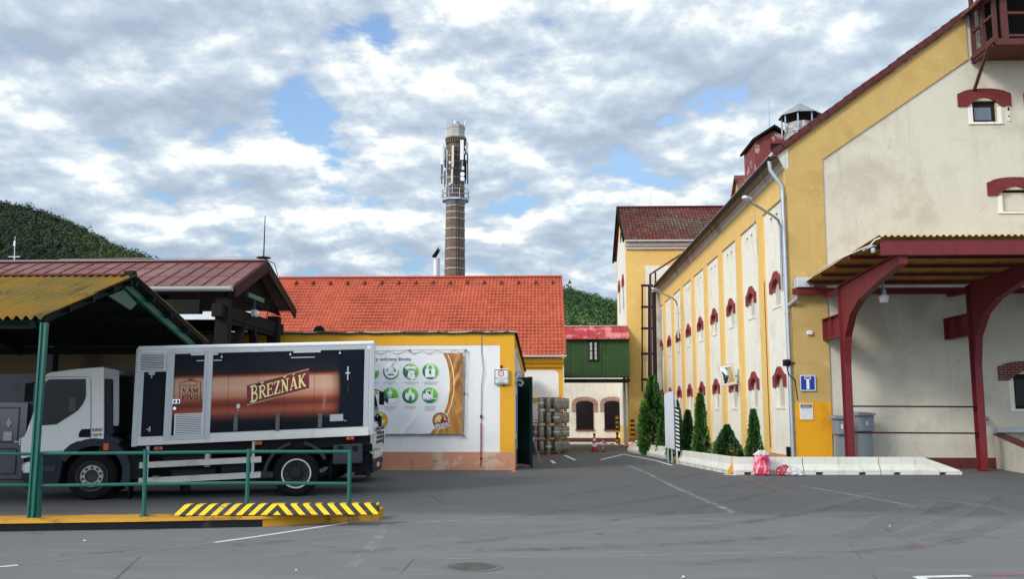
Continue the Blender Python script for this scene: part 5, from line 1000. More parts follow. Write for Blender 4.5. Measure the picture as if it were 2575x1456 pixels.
def sheet(mb, x0, x1f, z0, z1, nx, nz, y, curve=None):
    vs = []
    for j in range(nz+1):
        z = z0+(z1-z0)*j/nz; xa = x0(z) if callable(x0) else x0; xb = x1f(z) if callable(x1f) else x1f
        for i in range(nx+1): x = xa+(xb-xa)*i/nx; vs.append((x, y-fold(x, z), z))
    mb.add(vs, [(j*(nx+1)+i, j*(nx+1)+i+1, (j+1)*(nx+1)+i+1, (j+1)*(nx+1)+i) for j in range(nz) for i in range(nx)])
vinyl = mk('white_vinyl', (.76, .76, .77, 1), .45, .03, 1)
def edge(dx=0):
    pts = [zz5(*p) for p in ((1205, 88), (1262, 210), (1300, 370), (1312, 520), (1308, 700), (1280, 880), (1220, 1040), (1120, 1220), (990, 1378))]
    def f(z):
        for (xa, za), (xb, zb_) in zip(pts, pts[1:]):
            if zb_ <= z <= za: return xa+(xb-xa)*(za-z)/(za-zb_)+dx
        return (pts[0][0] if z > pts[0][1] else pts[-1][0])+dx
    return f
mb = MB(); sheet(mb, bx0, edge(), bzb, bzt, 110, 50, YBn); mb.build('white_field', vinyl, bn, smooth=True, normals=False)
m, t, b = start('gold_print_field'); v = t.obj(); n = t.noise(t.scaled(v, (2.2, 1, .5)), 1.1, 5, .55, 1.5)
t.put(b.inputs['Base Color'], t.ramp(n, [(.25, s8(104, 62, 16)), (.42, s8(160, 102, 34)), (.55, s8(190, 134, 62)), (.68, s8(132, 80, 24)), (.85, s8(212, 170, 104))])); b.inputs['Roughness'].default_value = .4; gold = m
mb = MB(); sheet(mb, edge(.0), bx1, bzb, bzt, 24, 50, YBn); mb.build('gold_field', gold, bn, smooth=True, normals=False)
lpts = [zz5(*p) for p in ((1278, 88), (1340, 240), (1375, 390), (1390, 560), (1380, 720), (1345, 900), (1285, 1060), (1190, 1240), (1095, 1378))]
mb = MB()
for (xa, za), (xb, zb_) in zip(lpts, lpts[1:]):
    for k in range(6):
        f0, f1 = k/6, (k+1)/6; p, q = (xa+(xb-xa)*f0, za+(zb_-za)*f0), (xa+(xb-xa)*f1, za+(zb_-za)*f1)
        mb.quad((p[0]-.013, YBn-.006-fold(*p), p[1]), (q[0]-.013, YBn-.006-fold(*q), q[1]), (q[0]+.013, YBn-.006-fold(*q), q[1]), (p[0]+.013, YBn-.006-fold(*p), p[1]))
for f in (0,):
    e = edge()
    for k in range(40): za, zb_ = bzt+(bzb-bzt)*k/40, bzt+(bzb-bzt)*(k+1)/40; mb.quad((e(za)-.012, YBn-.0055-fold(e(za), za), za), (e(zb_)-.012, YBn-.0055-fold(e(zb_), zb_), zb_), (e(zb_)+.012, YBn-.0055-fold(e(zb_), zb_), zb_), (e(za)+.012, YBn-.0055-fold(e(za), za), za))
mb.build('cream_line', mk('cream_line_print', s8(250, 236, 190), .45, .03), bn, normals=False)
LY = [0]
def flat(mb, pts, lay):
    """polygon in banner zoom pixels, laid on the banner following its folds"""
    LY[0] += 1; q = [zz5(*p) for p in pts]; y = YBn-.010-.004*lay-.00004*(LY[0] % 40); mb.add([(x, y-fold(x, z), z) for x, z in q], [tuple(range(len(q)))])
def disc(mb, cx_, cy_, r, lay, n=40, a0=0, a1=360): flat(mb, [(cx_+r*math.cos(math.radians(a0+(a1-a0)*i/n)), cy_+r*math.sin(math.radians(a0+(a1-a0)*i/n))) for i in range(n if a1-a0 == 360 else n+1)], lay)
def stroke(mb, pts, w, lay):
    for (xa, ya), (xb, yb) in zip(pts, pts[1:]):
        l_ = math.hypot(xb-xa, yb-ya) or 1; hx, hy = -(yb-ya)/l_*w/2, (xb-xa)/l_*w/2; flat(mb, [(xa+hx, ya+hy), (xb+hx, yb+hy), (xb-hx, yb-hy), (xa-hx, ya-hy)], lay)
m, t, b = start('green_icon_print'); v = t.obj(); at_n = t.new('ShaderNodeAttribute', attribute_name='tone').outputs['Fac']
t.put(b.inputs['Base Color'], t.ramp(at_n, [(0, s8(16, 80, 72)), (.35, s8(30, 120, 70)), (.7, s8(84, 178, 60)), (1, s8(130, 205, 56))])); b.inputs['Roughness'].default_value = .45; greenp = m
vw = mk('white_print', (.80, .80, .81, 1), .45, .02, 2); dkgreen = mk('deep_green_print', s8(12, 70, 66), .45, .05, 2)
def green_disc(mb, cx_, cy_, r, lay):
    R_ = [0, .25, .5, .75, 1.0]; y = lambda p: YBn-.010-.004*lay
    for a in range(36):
        for r0_, r1_ in zip(R_, R_[1:]):
            A0, A1 = 2*PI*a/36, 2*PI*(a+1)/36; q = [(cx_+r*rr*math.cos(an), cy_+r*rr*math.sin(an)) for rr, an in ((r0_, A0), (r1_, A0), (r1_, A1), (r0_, A1))]
            if r0_ == 0: q = q[1:3]+[(cx_, cy_)]
            mx = sum(p[0] for p in q)/len(q)-cx_; my = sum(p[1] for p in q)/len(q)-cy_
            mb.tone = min(1, max(0, .5+(mx*.55-my*.65)/r*.62)); P_ = [zz5(*p) for p in q]; mb.add([(x, y(0)-fold(x, z), z) for x, z in P_], [tuple(range(len(q)))])
    mb.tone = None
icons = [(66, 380), (380, 380), (693, 378), (1008, 375), (55, 765), (370, 762), (686, 762), (1000, 760)]
wl = [MB() for _ in range(9)]; dl = [MB() for _ in range(9)]; grey_p = MB(); discs = []
for cx_, cy_ in icons:
    mb = MB(); disc(mb, cx_, cy_, 138, .6); o = mb.build('icon', MATS.get('pale_rim_print') or mk('pale_rim_print', (.84, .85, .84, 1), .45, .02), bn, normals=False); mb = MB(); green_disc(mb, cx_, cy_, 129, 1); mb.build('icon_disc', greenp, o, normals=False); discs.append(o)
wht, dk = wl[0], dl[0]
# warning triangle / sign on leftmost (mostly hidden)
flat(wht, [(0, 300), (100, 240), (190, 330), (190, 365), (0, 365)], 2); flat(wht, [(70, 420), (110, 430), (118, 480), (80, 500), (50, 480)], 2)
wht, dk = wl[1], dl[1]
# gauge
cx_, cy_ = icons[1]; disc(wht, cx_, cy_+0, 104, 2); n_ = 24; flat(dk, [(cx_+80*math.cos(PI+PI*i/n_), cy_-0+80*math.sin(PI+PI*i/n_)) for i in range(n_+1)], 3)
for i in range(9): an = PI+PI*(i+.5)/9; stroke(wht, [(cx_+62*math.cos(an), cy_+62*math.sin(an)), (cx_+76*math.cos(an), cy_+76*math.sin(an))], 9, 4)
flat(wht, [(cx_-45, cy_), (cx_-26, cy_-70), (cx_+16, cy_-30), (cx_+48, cy_)], 4); flat(dk, [(cx_-48, cy_+38), (cx_+42, cy_+38), (cx_+42, cy_+58), (cx_-48, cy_+58)], 3)
wht, dk = wl[2], dl[2]
# car and paper in a hand
cx_, cy_ = icons[2]
flat(wht, [(600, 320), (610, 298), (645, 292), (670, 275), (725, 273), (758, 296), (788, 300), (790, 328), (760, 334), (620, 336)], 2); disc(wht, 637, 335, 20, 2.4, 18); disc(wht, 760, 335, 20, 2.4, 18); disc(dk, 637, 335, 8, 3, 12); disc(dk, 760, 335, 8, 3, 12); flat(dk, [(668, 295), (680, 282), (698, 280), (698, 295)], 3); flat(dk, [(706, 295), (706, 280), (725, 282), (740, 295)], 3)
flat(wht, [(662, 358), (758, 372), (742, 498), (640, 478)], 2); flat(wht, [(735, 420), (768, 440), (768, 485), (730, 510), (690, 505), (700, 480)], 2.6)
for q in ([(672, 372), (700, 376), (696, 400), (668, 396)], [(694, 410), (722, 414), (718, 440), (690, 436)], [(662, 452), (690, 456), (688, 466), (660, 462)]): flat(grey_p, q, 3)
wht, dk = wl[3], dl[3]
# padlock
stroke(wht, [(960, 345), (960, 300), (975, 275), (1008, 266), (1040, 275), (1056, 300), (1056, 345)], 26, 2); flat(wht, [(925, 342), (1086, 336), (1088, 468), (927, 472)], 2.4); flat(dk, [(995, 352), (1022, 350), (1012, 388), (1030, 388), (1006, 448), (1006, 408), (984, 408)], 3)
wht, dk = wl[4], dl[4]
# eighth: person hidden icon
flat(wht, [(0, 755), (185, 750), (175, 815), (140, 870), (60, 900), (0, 895)], 2)
wht, dk = wl[5], dl[5]
# worker on a ledge with rope
disc(wht, 365, 668, 17, 2, 18); flat(wht, [(348, 690), (388, 688), (395, 740), (350, 745)], 2); stroke(wht, [(350, 700), (320, 722), (345, 738)], 16, 2.3); stroke(wht, [(388, 700), (408, 728)], 15, 2.3); stroke(wht, [(360, 740), (335, 770), (352, 795)], 17, 2.3); stroke(wht, [(380, 740), (378, 795)], 15, 2.3)
stroke(wht, [(385, 690), (405, 670), (413, 635)], 5, 2.3)
an0 = [(370+127*math.cos(math.radians(a_)), 762+127*math.sin(math.radians(a_))) for a_ in range(20, 106, 6)]; flat(wht, [(338, 808), (495, 804)]+an0+[(338, 885)], 2); flat(dk, [(290, 806), (336, 806), (336, 884), (290, 860)], 2)
wht, dk = wl[6], dl[6]
# flame
flat(wht, [(700, 640), (706, 690), (735, 730), (738, 708), (762, 745), (764, 790), (742, 830), (712, 842), (716, 800), (688, 750), (668, 800), (662, 842), (628, 826), (604, 785), (610, 735), (634, 705), (638, 735), (655, 715), (668, 675)], 2)
wht, dk = wl[7], dl[7]
# forklift
flat(wht, [(890, 735), (935, 730), (942, 680), (965, 672), (1010, 674), (1032, 745), (1030, 812), (900, 820), (888, 800)], 2); flat(dk, [(960, 692), (1000, 692), (1018, 745), (958, 745)], 3); disc(wht, 970, 716, 11, 3.5, 14); flat(wht, [(960, 726), (985, 728), (992, 748), (958, 748)], 3.5)
disc(wht, 938, 815, 25, 2.6, 20); disc(wht, 1002, 812, 25, 2.6, 20); disc(dk, 938, 815, 17, 3, 18); disc(dk, 1002, 812, 17, 3, 18); disc(wht, 938, 815, 12, 3.5, 14); disc(wht, 1002, 812, 12, 3.5, 14); stroke(wht, [(1042, 662), (1042, 805)], 15, 2); stroke(wht, [(1035, 812), (1112, 810)], 15, 2.4)
# yellow hand
mb = MB(); disc(mb, 190, 1160, 152, .6); o = mb.build('icon', MATS['pale_rim_print'], bn, normals=False); discs.append(o); yd = MB(); disc(yd, 190, 1160, 143, 1); yd.build('icon_disc', mk('ochre_print', s8(214, 156, 24), .45, .08, 2), o, normals=False)
wht, dk = wl[8], dl[8]
flat(wht, [(150, 1130), (240, 1130), (248, 1178), (282, 1152), (284, 1168), (240, 1240), (220, 1262), (160, 1258), (140, 1200)], 2)
for (xa, ya), (xb, yb), w in (((163, 1140), (158, 1070), 19), ((195, 1135), (196, 1050), 20), ((226, 1135), (231, 1055), 20)): stroke(wht, [(xa, ya), (xb, yb)], w, 2.4); disc(wht, xb, yb, w/2, 2.6, 14)
for o, w_, d_ in zip(discs, wl, dl):
    if w_.v: w_.build('pictogram', vw, o, normals=False)
    if d_.v: d_.build('pictogram_detail', dkgreen, o, normals=False)
grey_p.build('paper_detail', mk('grey_print', (.5, .52, .53, 1), .5, .03), discs[2], normals=False)
tx = MB(); x0, z0 = zz5(60, 220); x1, z1 = zz5(698, 152); put_text(tx, 'zky ochrany života', (0, 0, 0), (1, 0, 0), (0, 0, 1), x1-x0, z1-z0, .012); tx.map(lambda x, y, z: (x0+x, YBn-.014-fold(x0+x, z0+z), z0+z)); tx.build('heading', mk('teal_heading_print', s8(22, 74, 78), .5, .03), bn, normals=False)
cp = MB()
for cx_, lines in ((370, ((272, 468, 552), (330, 408, 578))), (697, ((570, 824, 550), (636, 756, 577))), (1012, ((880, 1146, 548), (916, 1108, 575))), (100, ((40, 182, 558),)), (362, ((266, 462, 942), (285, 440, 970), (336, 386, 998))), (686, ((596, 780, 940), (618, 756, 968))), (1002, ((914, 1092, 938), (926, 1080, 966), (922, 1082, 994))), (100, ((30, 155, 945), (30, 165, 972))), (210, ((160, 255, 1338),))):
    for xa, xb, y in lines:
        x = xa
        while x < xb: w = random.uniform(16, 46); flat(cp, [(x, y-5), (min(x+w, xb), y-5), (min(x+w, xb), y+5), (x, y+5)], 1); x += w+6
cp.build('caption', mk('grey_caption_print', (.36, .37, .40, 1), .5, .05), bn, normals=False)
# emblem
e1, e2, e3, e4, e5 = MB(), MB(), MB(), MB(), MB()
disc(e1, 1168, 1160, 138, .6); flat(e1, [(1068, 1210), (1310, 1160), (1316, 1250), (1080, 1310)], .62); disc(e2, 1168, 1160, 128, 1); flat(e2, [(1078, 1222), (1300, 1172), (1304, 1240), (1088, 1296)], 2.6); disc(e3, 1168, 1160, 92, 1.4); disc(e4, 1168, 1160, 85, 1.8)
disc(e5, 1182, 1128, 46, 2.1); flat(e5, [(1120, 1160), (1235, 1150), (1250, 1215), (1100, 1220)], 2.0); flat(e2, [(1160, 1190), (1205, 1140), (1255, 1160), (1250, 1200)], 2.3)
disc(e4, 1160, 1120, 30, 2.4); flat(e4, [(1130, 1140), (1150, 1130), (1165, 1180), (1120, 1190)], 2.4)
for i in range(22):
    an = math.radians(165+210*i/21); 
    if i % 6 == 5: continue
    c_, s_ = math.cos(an), math.sin(an); px_, py_ = 1168+110*c_, 1160+110*s_; flat(e3, [(px_+9*c_-4*s_, py_+9*s_+4*c_), (px_+9*c_+4*s_, py_+9*s_-4*c_), (px_-9*c_+4*s_, py_-9*s_-4*c_), (px_-9*c_-4*s_, py_-9*s_+4*c_)], 1.5)
em = e1.build('emblem', mk('emblem_edge', (.8, .78, .76, 1), .45), bn, normals=False)
e2.build('emblem_ring', MATS['claret_print'], em, normals=False); e3.build('emblem_gold', mk('emblem_gold_print', s8(206, 160, 92), .45, .1), em, normals=False); e4.build('emblem_cream', mk('emblem_cream_print', s8(226, 190, 130), .45, .15, 6), em, normals=False); e5.build('emblem_brown', mk('emblem_brown_print', s8(120, 66, 34), .45, .2, 8), em, normals=False)
mb = MB(); Lw = word_len('BŘEZŇÁK')
def fe(x, y, l): X_, Y_ = 1090+205*x/Lw, 1286-50*x/Lw-(48 if x > .86 else 60)*y; q = zz5(X_, Y_); return (q[0], YBn-.0235-fold(*q)-l, q[1])
strokes(mb, 'BŘEZŇÁK', fe, .02); mb.build('emblem_lettering', vw, em, normals=False)
# lacing
mb = MB(); xt0 = bx0; rope = [zz5(x, y) for x, y in ((-400, 70), (80, 58), (670, 38), (1570, 33), (1552, 720), (1535, 1405), (1000, 1392), (80, 1390))]
mb.tube([(x, YBn-.01, z) for x, z in rope], .009, 5)
zig = [(-40, 62), (80, 100), (120, 62), (205, 102), (340, 56), (468, 102), (670, 40), (728, 102), (880, 52), (990, 102), (1110, 44), (1275, 100), (1400, 40), (1520, 92), (1568, 34), (1520, 220), (1560, 300), (1515, 348), (1556, 480), (1518, 596), (1554, 720), (1512, 852), (1548, 960), (1510, 1100), (1540, 1230), (1510, 1376), (1530, 1400), (1420, 1378), (1300, 1396), (1240, 1380), (1100, 1396), (968, 1372), (840, 1394), (705, 1374), (560, 1396), (440, 1376), (300, 1396), (180, 1376), (80, 1396)]
mb.tube([(q[0], YBn-.02, q[1]) for q in (zz5(*p) for p in zig)], .008, 5)
for p in ((670, 38), (1570, 33), (1535, 1405), (1552, 720)): q = zz5(*p); mb.lathe([(.03, -.03), (.03, .09)], (q[0], YBn, q[1]), 'y', 8)
mb.build('lacing_rope', mk('grey_rope', (.16, .15, .17, 1), .8, .2, 8), bn)
# loading sign
q = [at(x, y, Y=YA-.10) for x, y in ((1242, 928), (1280, 967))]
sg = thing('loading_sign', 'square white board with black border and red ring at the annex corner', 'sign', ((q[0].x+q[1].x)/2, YA-.1, (q[0].z+q[1].z)/2))
MB().box(q[0].x, q[1].x, YA-.12, YA-.06, q[1].z, q[0].z).build('board', white2, sg, bevel=.02)
w = q[1].x-q[0].x; h_ = q[0].z-q[1].z; mb = MB(); a, b2 = .045*w, .09*w; X0, X1, Z0, Z1 = q[0].x, q[1].x, q[1].z, q[0].z; yy = YA-.1225
for (xa, xb, za, zb_) in ((X0+a, X1-a, Z0+a, Z0+b2), (X0+a, X1-a, Z1-b2, Z1-a), (X0+a, X0+b2, Z0+b2, Z1-b2), (X1-b2, X1-a, Z0+b2, Z1-b2)): mb.box(xa, xb, yy, yy+.002, za, zb_)
mb.build('border', black, sg)
cxs, czs = X0+w*.48, Z1-h_*.30; mb = MB(); mb.lathe([(w*.205, yy-.001), (w*.205, yy+.001), (w*.15, yy+.001), (w*.15, yy-.001), (w*.205, yy-.001)], (cxs, 0, czs), 'y', 32, cap=False); mb.build('red_ring', mk('sign_red', s8(160, 20, 40), .4, .05), sg, normals=False)
ink = mk('grey_sign_ink', (.22, .24, .27, 1), .5); mb = MB()
for i, (tt, f) in enumerate((('PŘI NAKLÁDCE', .80), ('A VYKLÁDCE', .64), ('VOZIDEL', .44))): put_text(mb, tt, (cxs-w*f/2+.01, yy, Z1-h_*(.655+.135*i)), (1, 0, 0), (0, 0, 1), w*f, h_*(.115 if i else .13), .015)
for k in (-.35, .35): MB().box(cxs-w*.1, cxs+w*.1, yy, yy+.002, czs+k*w*.11-.006, czs+k*w*.11+.006).build('ring_text_bar', ink, sg)
mb.build('lettering', ink, sg, normals=False)
mb = MB(); mb.box(cxs-.02, cxs+.02, YA-.06, YA, Z1-.05, Z1+.09); mb.box(cxs-.03, cxs+.03, YA-.08, YA, Z1+.07, Z1+.12); mb.box(cxs+.05, cxs+.12, YA-.06, YA, Z0-.05, Z0+.03); mb.build('bracket', blackmetal, sg)
# ------------------------------------------------------------------ long brewery building on the right
XW_ = 8.70; XP = 8.63; YG = 31.5; YE = 65.9; ZE = 11.2; XR_ = 30.0
bl = thing('brewery_hall', 'long cream building with yellow pilasters, brick hooded windows and a tall gable', 'building', (XW_+8, YG+10, 0))
sl_ = (16.34-10.95)/(15.94-8.51); rx = 19.2; zc_ = lambda x: 11.0+sl_*(x-8.55)-.06; rz = zc_(rx)
# side wall with niches
def wallgrid(mb, X, y0, y1, z0, z1, holes, depth, mi=0, mb_i=1):
    ys = sorted({y0, y1, *[h[0] for h in holes], *[h[1] for h in holes]}); zs = sorted({z0, z1, *[h[2] for h in holes], *[h[3] for h in holes]})
    for ya, yb in zip(ys, ys[1:]):
        for za, zb in zip(zs, zs[1:]):
            yc, zcc = (ya+yb)/2, (za+zb)/2
            if any(h[0] < yc < h[1] and h[2] < zcc < h[3] for h in holes): continue
            mb.quad((X, yb, za), (X, ya, za), (X, ya, zb), (X, yb, zb))
    for h in holes:
        ya, yb, za, zb = h[:4]; D = X+(h[4] if len(h) > 4 else depth)
        mb.quad((X, ya, za), (D, ya, za), (D, ya, zb), (X, ya, zb)); mb.quad((X, yb, za), (X, yb, zb), (D, yb, zb), (D, yb, za))
        mb.quad((X, ya, za), (X, yb, za), (D, yb, za), (D, ya, za)); mb.quad((X, ya, zb), (D, ya, zb), (D, yb, zb), (X, yb, zb))
        mb.cur = mb_i; mb.quad((D, yb, za), (D, ya, za), (D, ya, zb), (D, yb, zb)); mb.cur = mi
NB = 9; pit = 4.02; wy = [33.62+pit*i for i in range(NB)]; hw = .55
holes = []
for i, y in enumerate(wy):
    holes += [(y-hw, y+hw, 1.98, 3.25), (y-hw, y+hw, 5.66, 6.82)]
    for dy in (-.52, .28): holes.append((y+dy-.02, y+dy+.34, 8.42, 9.08, .075))
nicheb = mk('niche_grey_plaster', (.50, .47, .40, 1), .9, .1, 2, streak=((.35, .32, .26, 1), .5))
mb = MB(); wallgrid(mb, XW_, YG+.5, YE, -.9, 9.40, holes, .115)
mb.build('side_wall', [white, nicheb], bl, normals=False)
mb = MB(); mb.box(XW_+.55, XR_, YG+.6, YE, -.9, 11.0); mb.build('core', white, bl)
mb = MB()
for i in range(NB):
    y = wy[i]+pit/2-.05
    if y < YE-1: mb.box(XP, XW_+.05, y-.50, y+.50, .32, 9.40)
pil = MB(); pil.box(XP, XW_+.05, YG+.002, YG+.62, .32, 9.40); pil.build('pilaster', yellow, bl)
for i in range(NB):
    y = wy[i]+pit/2-.05
    if y < YE-.6: MB().box(XP, XW_+.05, y-.49, y+.49, .32, 9.40).build('pilaster', yellow, bl)
MB().box(XP+.0005, XW_+.05, YG+.002, YE, 9.402, 10.30).build('frieze', yellow, bl)
mb = MB(); mb.box(XP-.03, XW_+.05, YG+.3, YE, -.9, .32); mb.build('plinth', plinth, bl)
corn = [(0, 10.302), (-.06, 10.34), (-.06, 10.48), (-.16, 10.56), (-.16, 10.66), (-.26, 10.80), (-.34, 10.92), (-.34, 11.04), (.1, 11.04), (.1, 10.302)]
stucco = mk('weathered_cornice_stucco', (.64, .60, .52, 1), .9, .12, 1.5, spots=((.34, .31, .27, 1), .9, .54, .66, .85), spot2=((.80, .78, .72, 1), 2, .6, .75, .6), streak=((.25, .23, .2, 1), .5))
MB().prism([(XP+x, YG-.02, z) for x, z in corn], (0, YE-YG, 0)).build('cornice', stucco, bl)
# windows: brick hood + sill per niche
def hood(yc, z0, side='x'):
    w, s_, h1, h2 = .88, hw, .42, .74; pts = [(-w, 0), (-s_, 0), (-s_, .1)]+[(-s_*math.cos(PI*k/12), .1+.36*math.sin(PI*k/12)) for k in range(1, 12)]+[(s_, .1), (s_, 0), (w, 0), (w, h1), (w-.14, h1+.02), (w*.6, h1+.1), (w*.34, h2-.06), (w*.18, h2), (-w*.18, h2), (-w*.34, h2-.06), (-w*.6, h1+.1), (-w+.14, h1+.02), (-w, h1)]
    return pts
pts = hood(0, 0)
def window(yc, zs, zh, first):
    if first is None:
        o = thing('window', None, None, (XW_, yc, zs)); o.parent = bl; o.location = Vector((XW_, yc, zs))-bl.location
        mb = MB(); mb.prism([(-.06, y, z+zh-zs) for y, z in pts], (.165, 0, 0)); mb.build('brick_hood', brickred, o, world=False)
        mb = MB(); mb.box(-.03, .10, -hw-.05, hw+.05, -.05, .02); mb.build('sill', white, o, world=False); return o
    return dup(first, loc=Vector((XW_, yc, zs))-bl.location, parent=bl)
f1 = f2 = None
for i, y in enumerate(wy):
    o = window(y, 1.98, 2.72, f1); f1 = f1 or o
    o = window(y, 5.66, 6.22, f2); f2 = f2 or o
# gable wall
mb = MB(); gy = YG+.06
def gableface(x0, z0, y, holes, mb):
    xs = sorted({x0, rx, *[h[0] for h in holes], *[h[1] for h in holes], 9.0, 12.0, 15.0, 17.0, 18.2}); 
    for xa, xb in zip(xs, xs[1:]):
        hs = sorted([h for h in holes if h[0] <= xa+.001 and h[1] >= xb-.001], key=lambda h: h[2]); z = z0
        for h in hs: mb.quad((xa, y, z), (xb, y, z), (xb, y, h[2]), (xa, y, h[2])); z = h[3]
        mb.quad((xa, y, z), (xb, y, z), (xb, y, zc_(xb)), (xa, y, zc_(xa)))
    for h in holes:
        D = y+.22; a, b_, c_, d_ = h
        mb.quad((a, y, c_), (a, y, d_), (a, D, d_), (a, D, c_)); mb.quad((b_, y, c_), (b_, D, c_), (b_, D, d_), (b_, y, d_)); mb.quad((a, y, c_), (a, D, c_), (b_, D, c_), (b_, y, c_)); mb.quad((a, y, d_), (b_, y, d_), (b_, D, d_), (a, D, d_))
        mb.quad((a, D, c_), (b_, D, c_), (b_, D, d_), (a, D, d_))
GW = [(15.25, 16.09, 11.93, 12.72), (17.55, 18.35, 11.93, 12.72), (16.06, 16.95, 8.72, 9.50), (15.98, 17.0, 1.92, 3.1)]
gableface(XW_+.02, -.4, gy, GW, mb)
mb.quad((rx, gy, -.4), (XR_, gy, -.4), (XR_, gy, 11.0), (rx, gy, rz)); mb.quad((XR_, gy, -.4), (XR_, YE, -.9), (XR_, YE, 11.0), (XR_, gy, 11.0))
gw = mb.build('gable_wall', gable_white, bl, normals=False)
p1x, p1z, sl2 = 9.92, 10.62, (14.2-10.62)/(15.16-9.92)
mb = MB(); mb.prism([(XP, YG, .42), (9.82, YG, .42), (p1x, YG, p1z), (XP, YG, 10.9)], (0, .055, 0)); mb.build('corner_band', yellow_d, bl)
mb = MB(); mb.prism([(XP-.02, YG-.006, 10.25), (8.70, YG-.006, 10.25), (8.66, YG-.006, 10.9), (XP-.3, YG-.006, 10.95), (XP-.3, YG-.006, 10.8)], (0, .004, 0)); mb.build('cornice_return', stucco, bl)
mb = MB(); mb.prism([(XP, YG+.0, 10.902), (p1x, YG, p1z+.002), (15.2, YG, p1z+sl2*(15.2-p1x)), (15.2, YG, zc_(15.2)), (XP, YG, zc_(XP))], (0, .055, 0)); mb.build('rake_band', yellow_d, bl)
mb = MB(); mb.prism([(8.62, YG-.01, .30), (9.80, YG-.01, .30), (9.83, YG-.01, 2.15), (9.2, YG-.01, 2.18), (8.62, YG-.01, 2.12)], (0, .0095, 0)); mb.build('repainted_patch', yellow_b, bl)
MB().box(XP-.02, XR_, YG-.03, gy, -.4, .30).build('gable_plinth', plinth_r, bl)
# gable windows
def arch_hood(xc, w, z0, hgt, m, rise=.33, op=.5):
    a = [(-w, 0), (-op, 0)]+[(-op+2*op*k/12, rise*math.sin(PI*k/12)) for k in range(1, 12)]+[(op, 0), (w, 0), (w, hgt)]+[(w*.9*math.cos(PI*k/12), hgt+.19*math.sin(PI*k/12)) for k in range(1, 12)]+[(-w, hgt)]
    return MB().prism([(xc+x, gy-.06, z0+z) for x, z in a], (0, .12, 0))
for (a, b_, c_, d_), m_, gl in zip(GW, (brickred_f, brickred_f, brickred_f, brickshade), (glassblue, glassblue, gable_white, glassdark)):
    xc = (a+b_)/2; w_ = (b_-a)/2
    o = thing('window', None, None, (xc, gy, c_)); o.parent = bl; o.location = Vector((xc, gy, c_))-bl.location
    arch_hood(xc, w_+.50, d_-.22, .46, m_, op=w_+.17).build('brick_hood', m_, o)
    fr = MB(); D = gy+.14; t_ = .12 if gl is not gable_white else .05; fr.box(a, b_, D, D+.06, c_, c_+t_); fr.box(a, b_, D, D+.06, d_-t_*1.6, d_); fr.box(a, a+t_, D, D+.06, c_+t_, d_-t_*1.6); fr.box(b_-t_, b_, D, D+.06, c_+t_, d_-t_*1.6); fr.build('window_frame', frame_d, o)
    MB().box(a+t_, b_-t_, D+.02, D+.04, c_+t_, d_-t_*1.6).build('pane', gl, o); MB().box(a-.16, a-.002, gy-.012, gy+.02, c_-.002, d_-.24).build('reveal', white, o); MB().box(b_+.002, b_+.16, gy-.012, gy+.02, c_-.002, d_-.24).build('reveal', white, o); MB().box(a-.18, b_+.18, gy-.05, gy+.1, c_-.08, c_-.003).build('sill', white, o)
mb = MB(); mb.box(16.42, 16.55, gy-.03, gy-.001, 11.95, 12.5); mb.build('wall_vent', concrete_l, bl); mb = MB(); mb.box(16.45, 16.52, gy-.035, gy-.03, 12.33, 12.46); mb.box(16.46, 16.51, gy-.035, gy-.03, 12.1, 12.16); mb.build('vent_slot', black, bl)
# roof
mb = MB(); zr_ = lambda x: zc_(x)+.12; xe = XP-.45
mb.prism([(xe, YG-.12, zr_(xe)), (rx, YG-.12, zr_(rx)), (rx, YG-.12, zr_(rx)-.14), (xe, YG-.12, zr_(xe)-.14)], (0, YE-YG+.3, 0)); mb.prism([(rx, YG-.12, zr_(rx)), (XR_+.4, YG-.12, 10.95), (XR_+.4, YG-.12, 10.81), (rx, YG-.12, zr_(rx)-.14)], (0, YE-YG+.3, 0)); mb.build('roof', oldtile, bl)
mb = MB(); n_ = 34
for i in range(n_): xa, xb = xe+(rx-xe)*i/n_, xe+(rx-xe)*(i+1.08)/n_; dz = .012*math.sin(i*5.1); mb.bar((xa, YG-.10, zr_(xa)+.06+dz), (xb, YG-.10, zr_(xb)+.035+dz), .20, .11, up=(0, 1, 0))
mb.build('verge_tile', vergetile, bl)
gutter((xe-.08, YG-.15, zr_(xe)-.10), (xe-.08, YE+.1, zr_(xe)-.10), .11).build('gutter', mk('dark_old_gutter', (.05, .045, .045, 1), .6, .3, 3), bl)
gp = lambda x, y, X=XP-.16: at(x, y, X=X)
z_g = zr_(xe)-.1; pp_ = [(xe-.08, YG+.12, z_g-.1), (xe-.06, YG+.12, z_g-.42), (XP-.12, YG+.12, z_g-1.0), (XP-.11, YG+.12, z_g-1.3), (XP-.11, YG+.12, 5.0), (XP-.11, YG+.12, .1)]
MB().tube(pp_, .075, 12).build('downpipe', galv, bl, smooth=True)
mb = MB()
for z in (9.3, 7.2, 5.2, 3.2, 1.2): mb.lathe([(.09, z-.03), (.09, z+.03)], (XP-.11, YG+.12, 0), n=12); mb.bar((XP-.11, YG+.12, z), (XP+.02, YG+.12, z), .03)
mb.build('pipe_clamp', galv, bl)
cb_ = MB(); cb_.tube([(XP-.02, YG+.45, 6.0), (XP-.02, YG+.45, .4)], .03, 6); cb_.build('conduit', mk('pale_conduit', (.55, .50, .45, 1), .6), bl)
y_ = wy[0]+pit/2-.55; mb = MB(); mb.tube([(XP-.02, y_, 6.8), (XP-.02, y_, 2.4), (XP-.02, y_-.02, .5)], .013, 6); mb.build('lightning_conductor', mk('dark_red_conduit', s8(92, 44, 44), .6), bl)
mb = MB(); mb.box(XP-.08, XP, YG+.7, YG+1.1, .3, .62); mb.build('pipe_stub', black, bl)
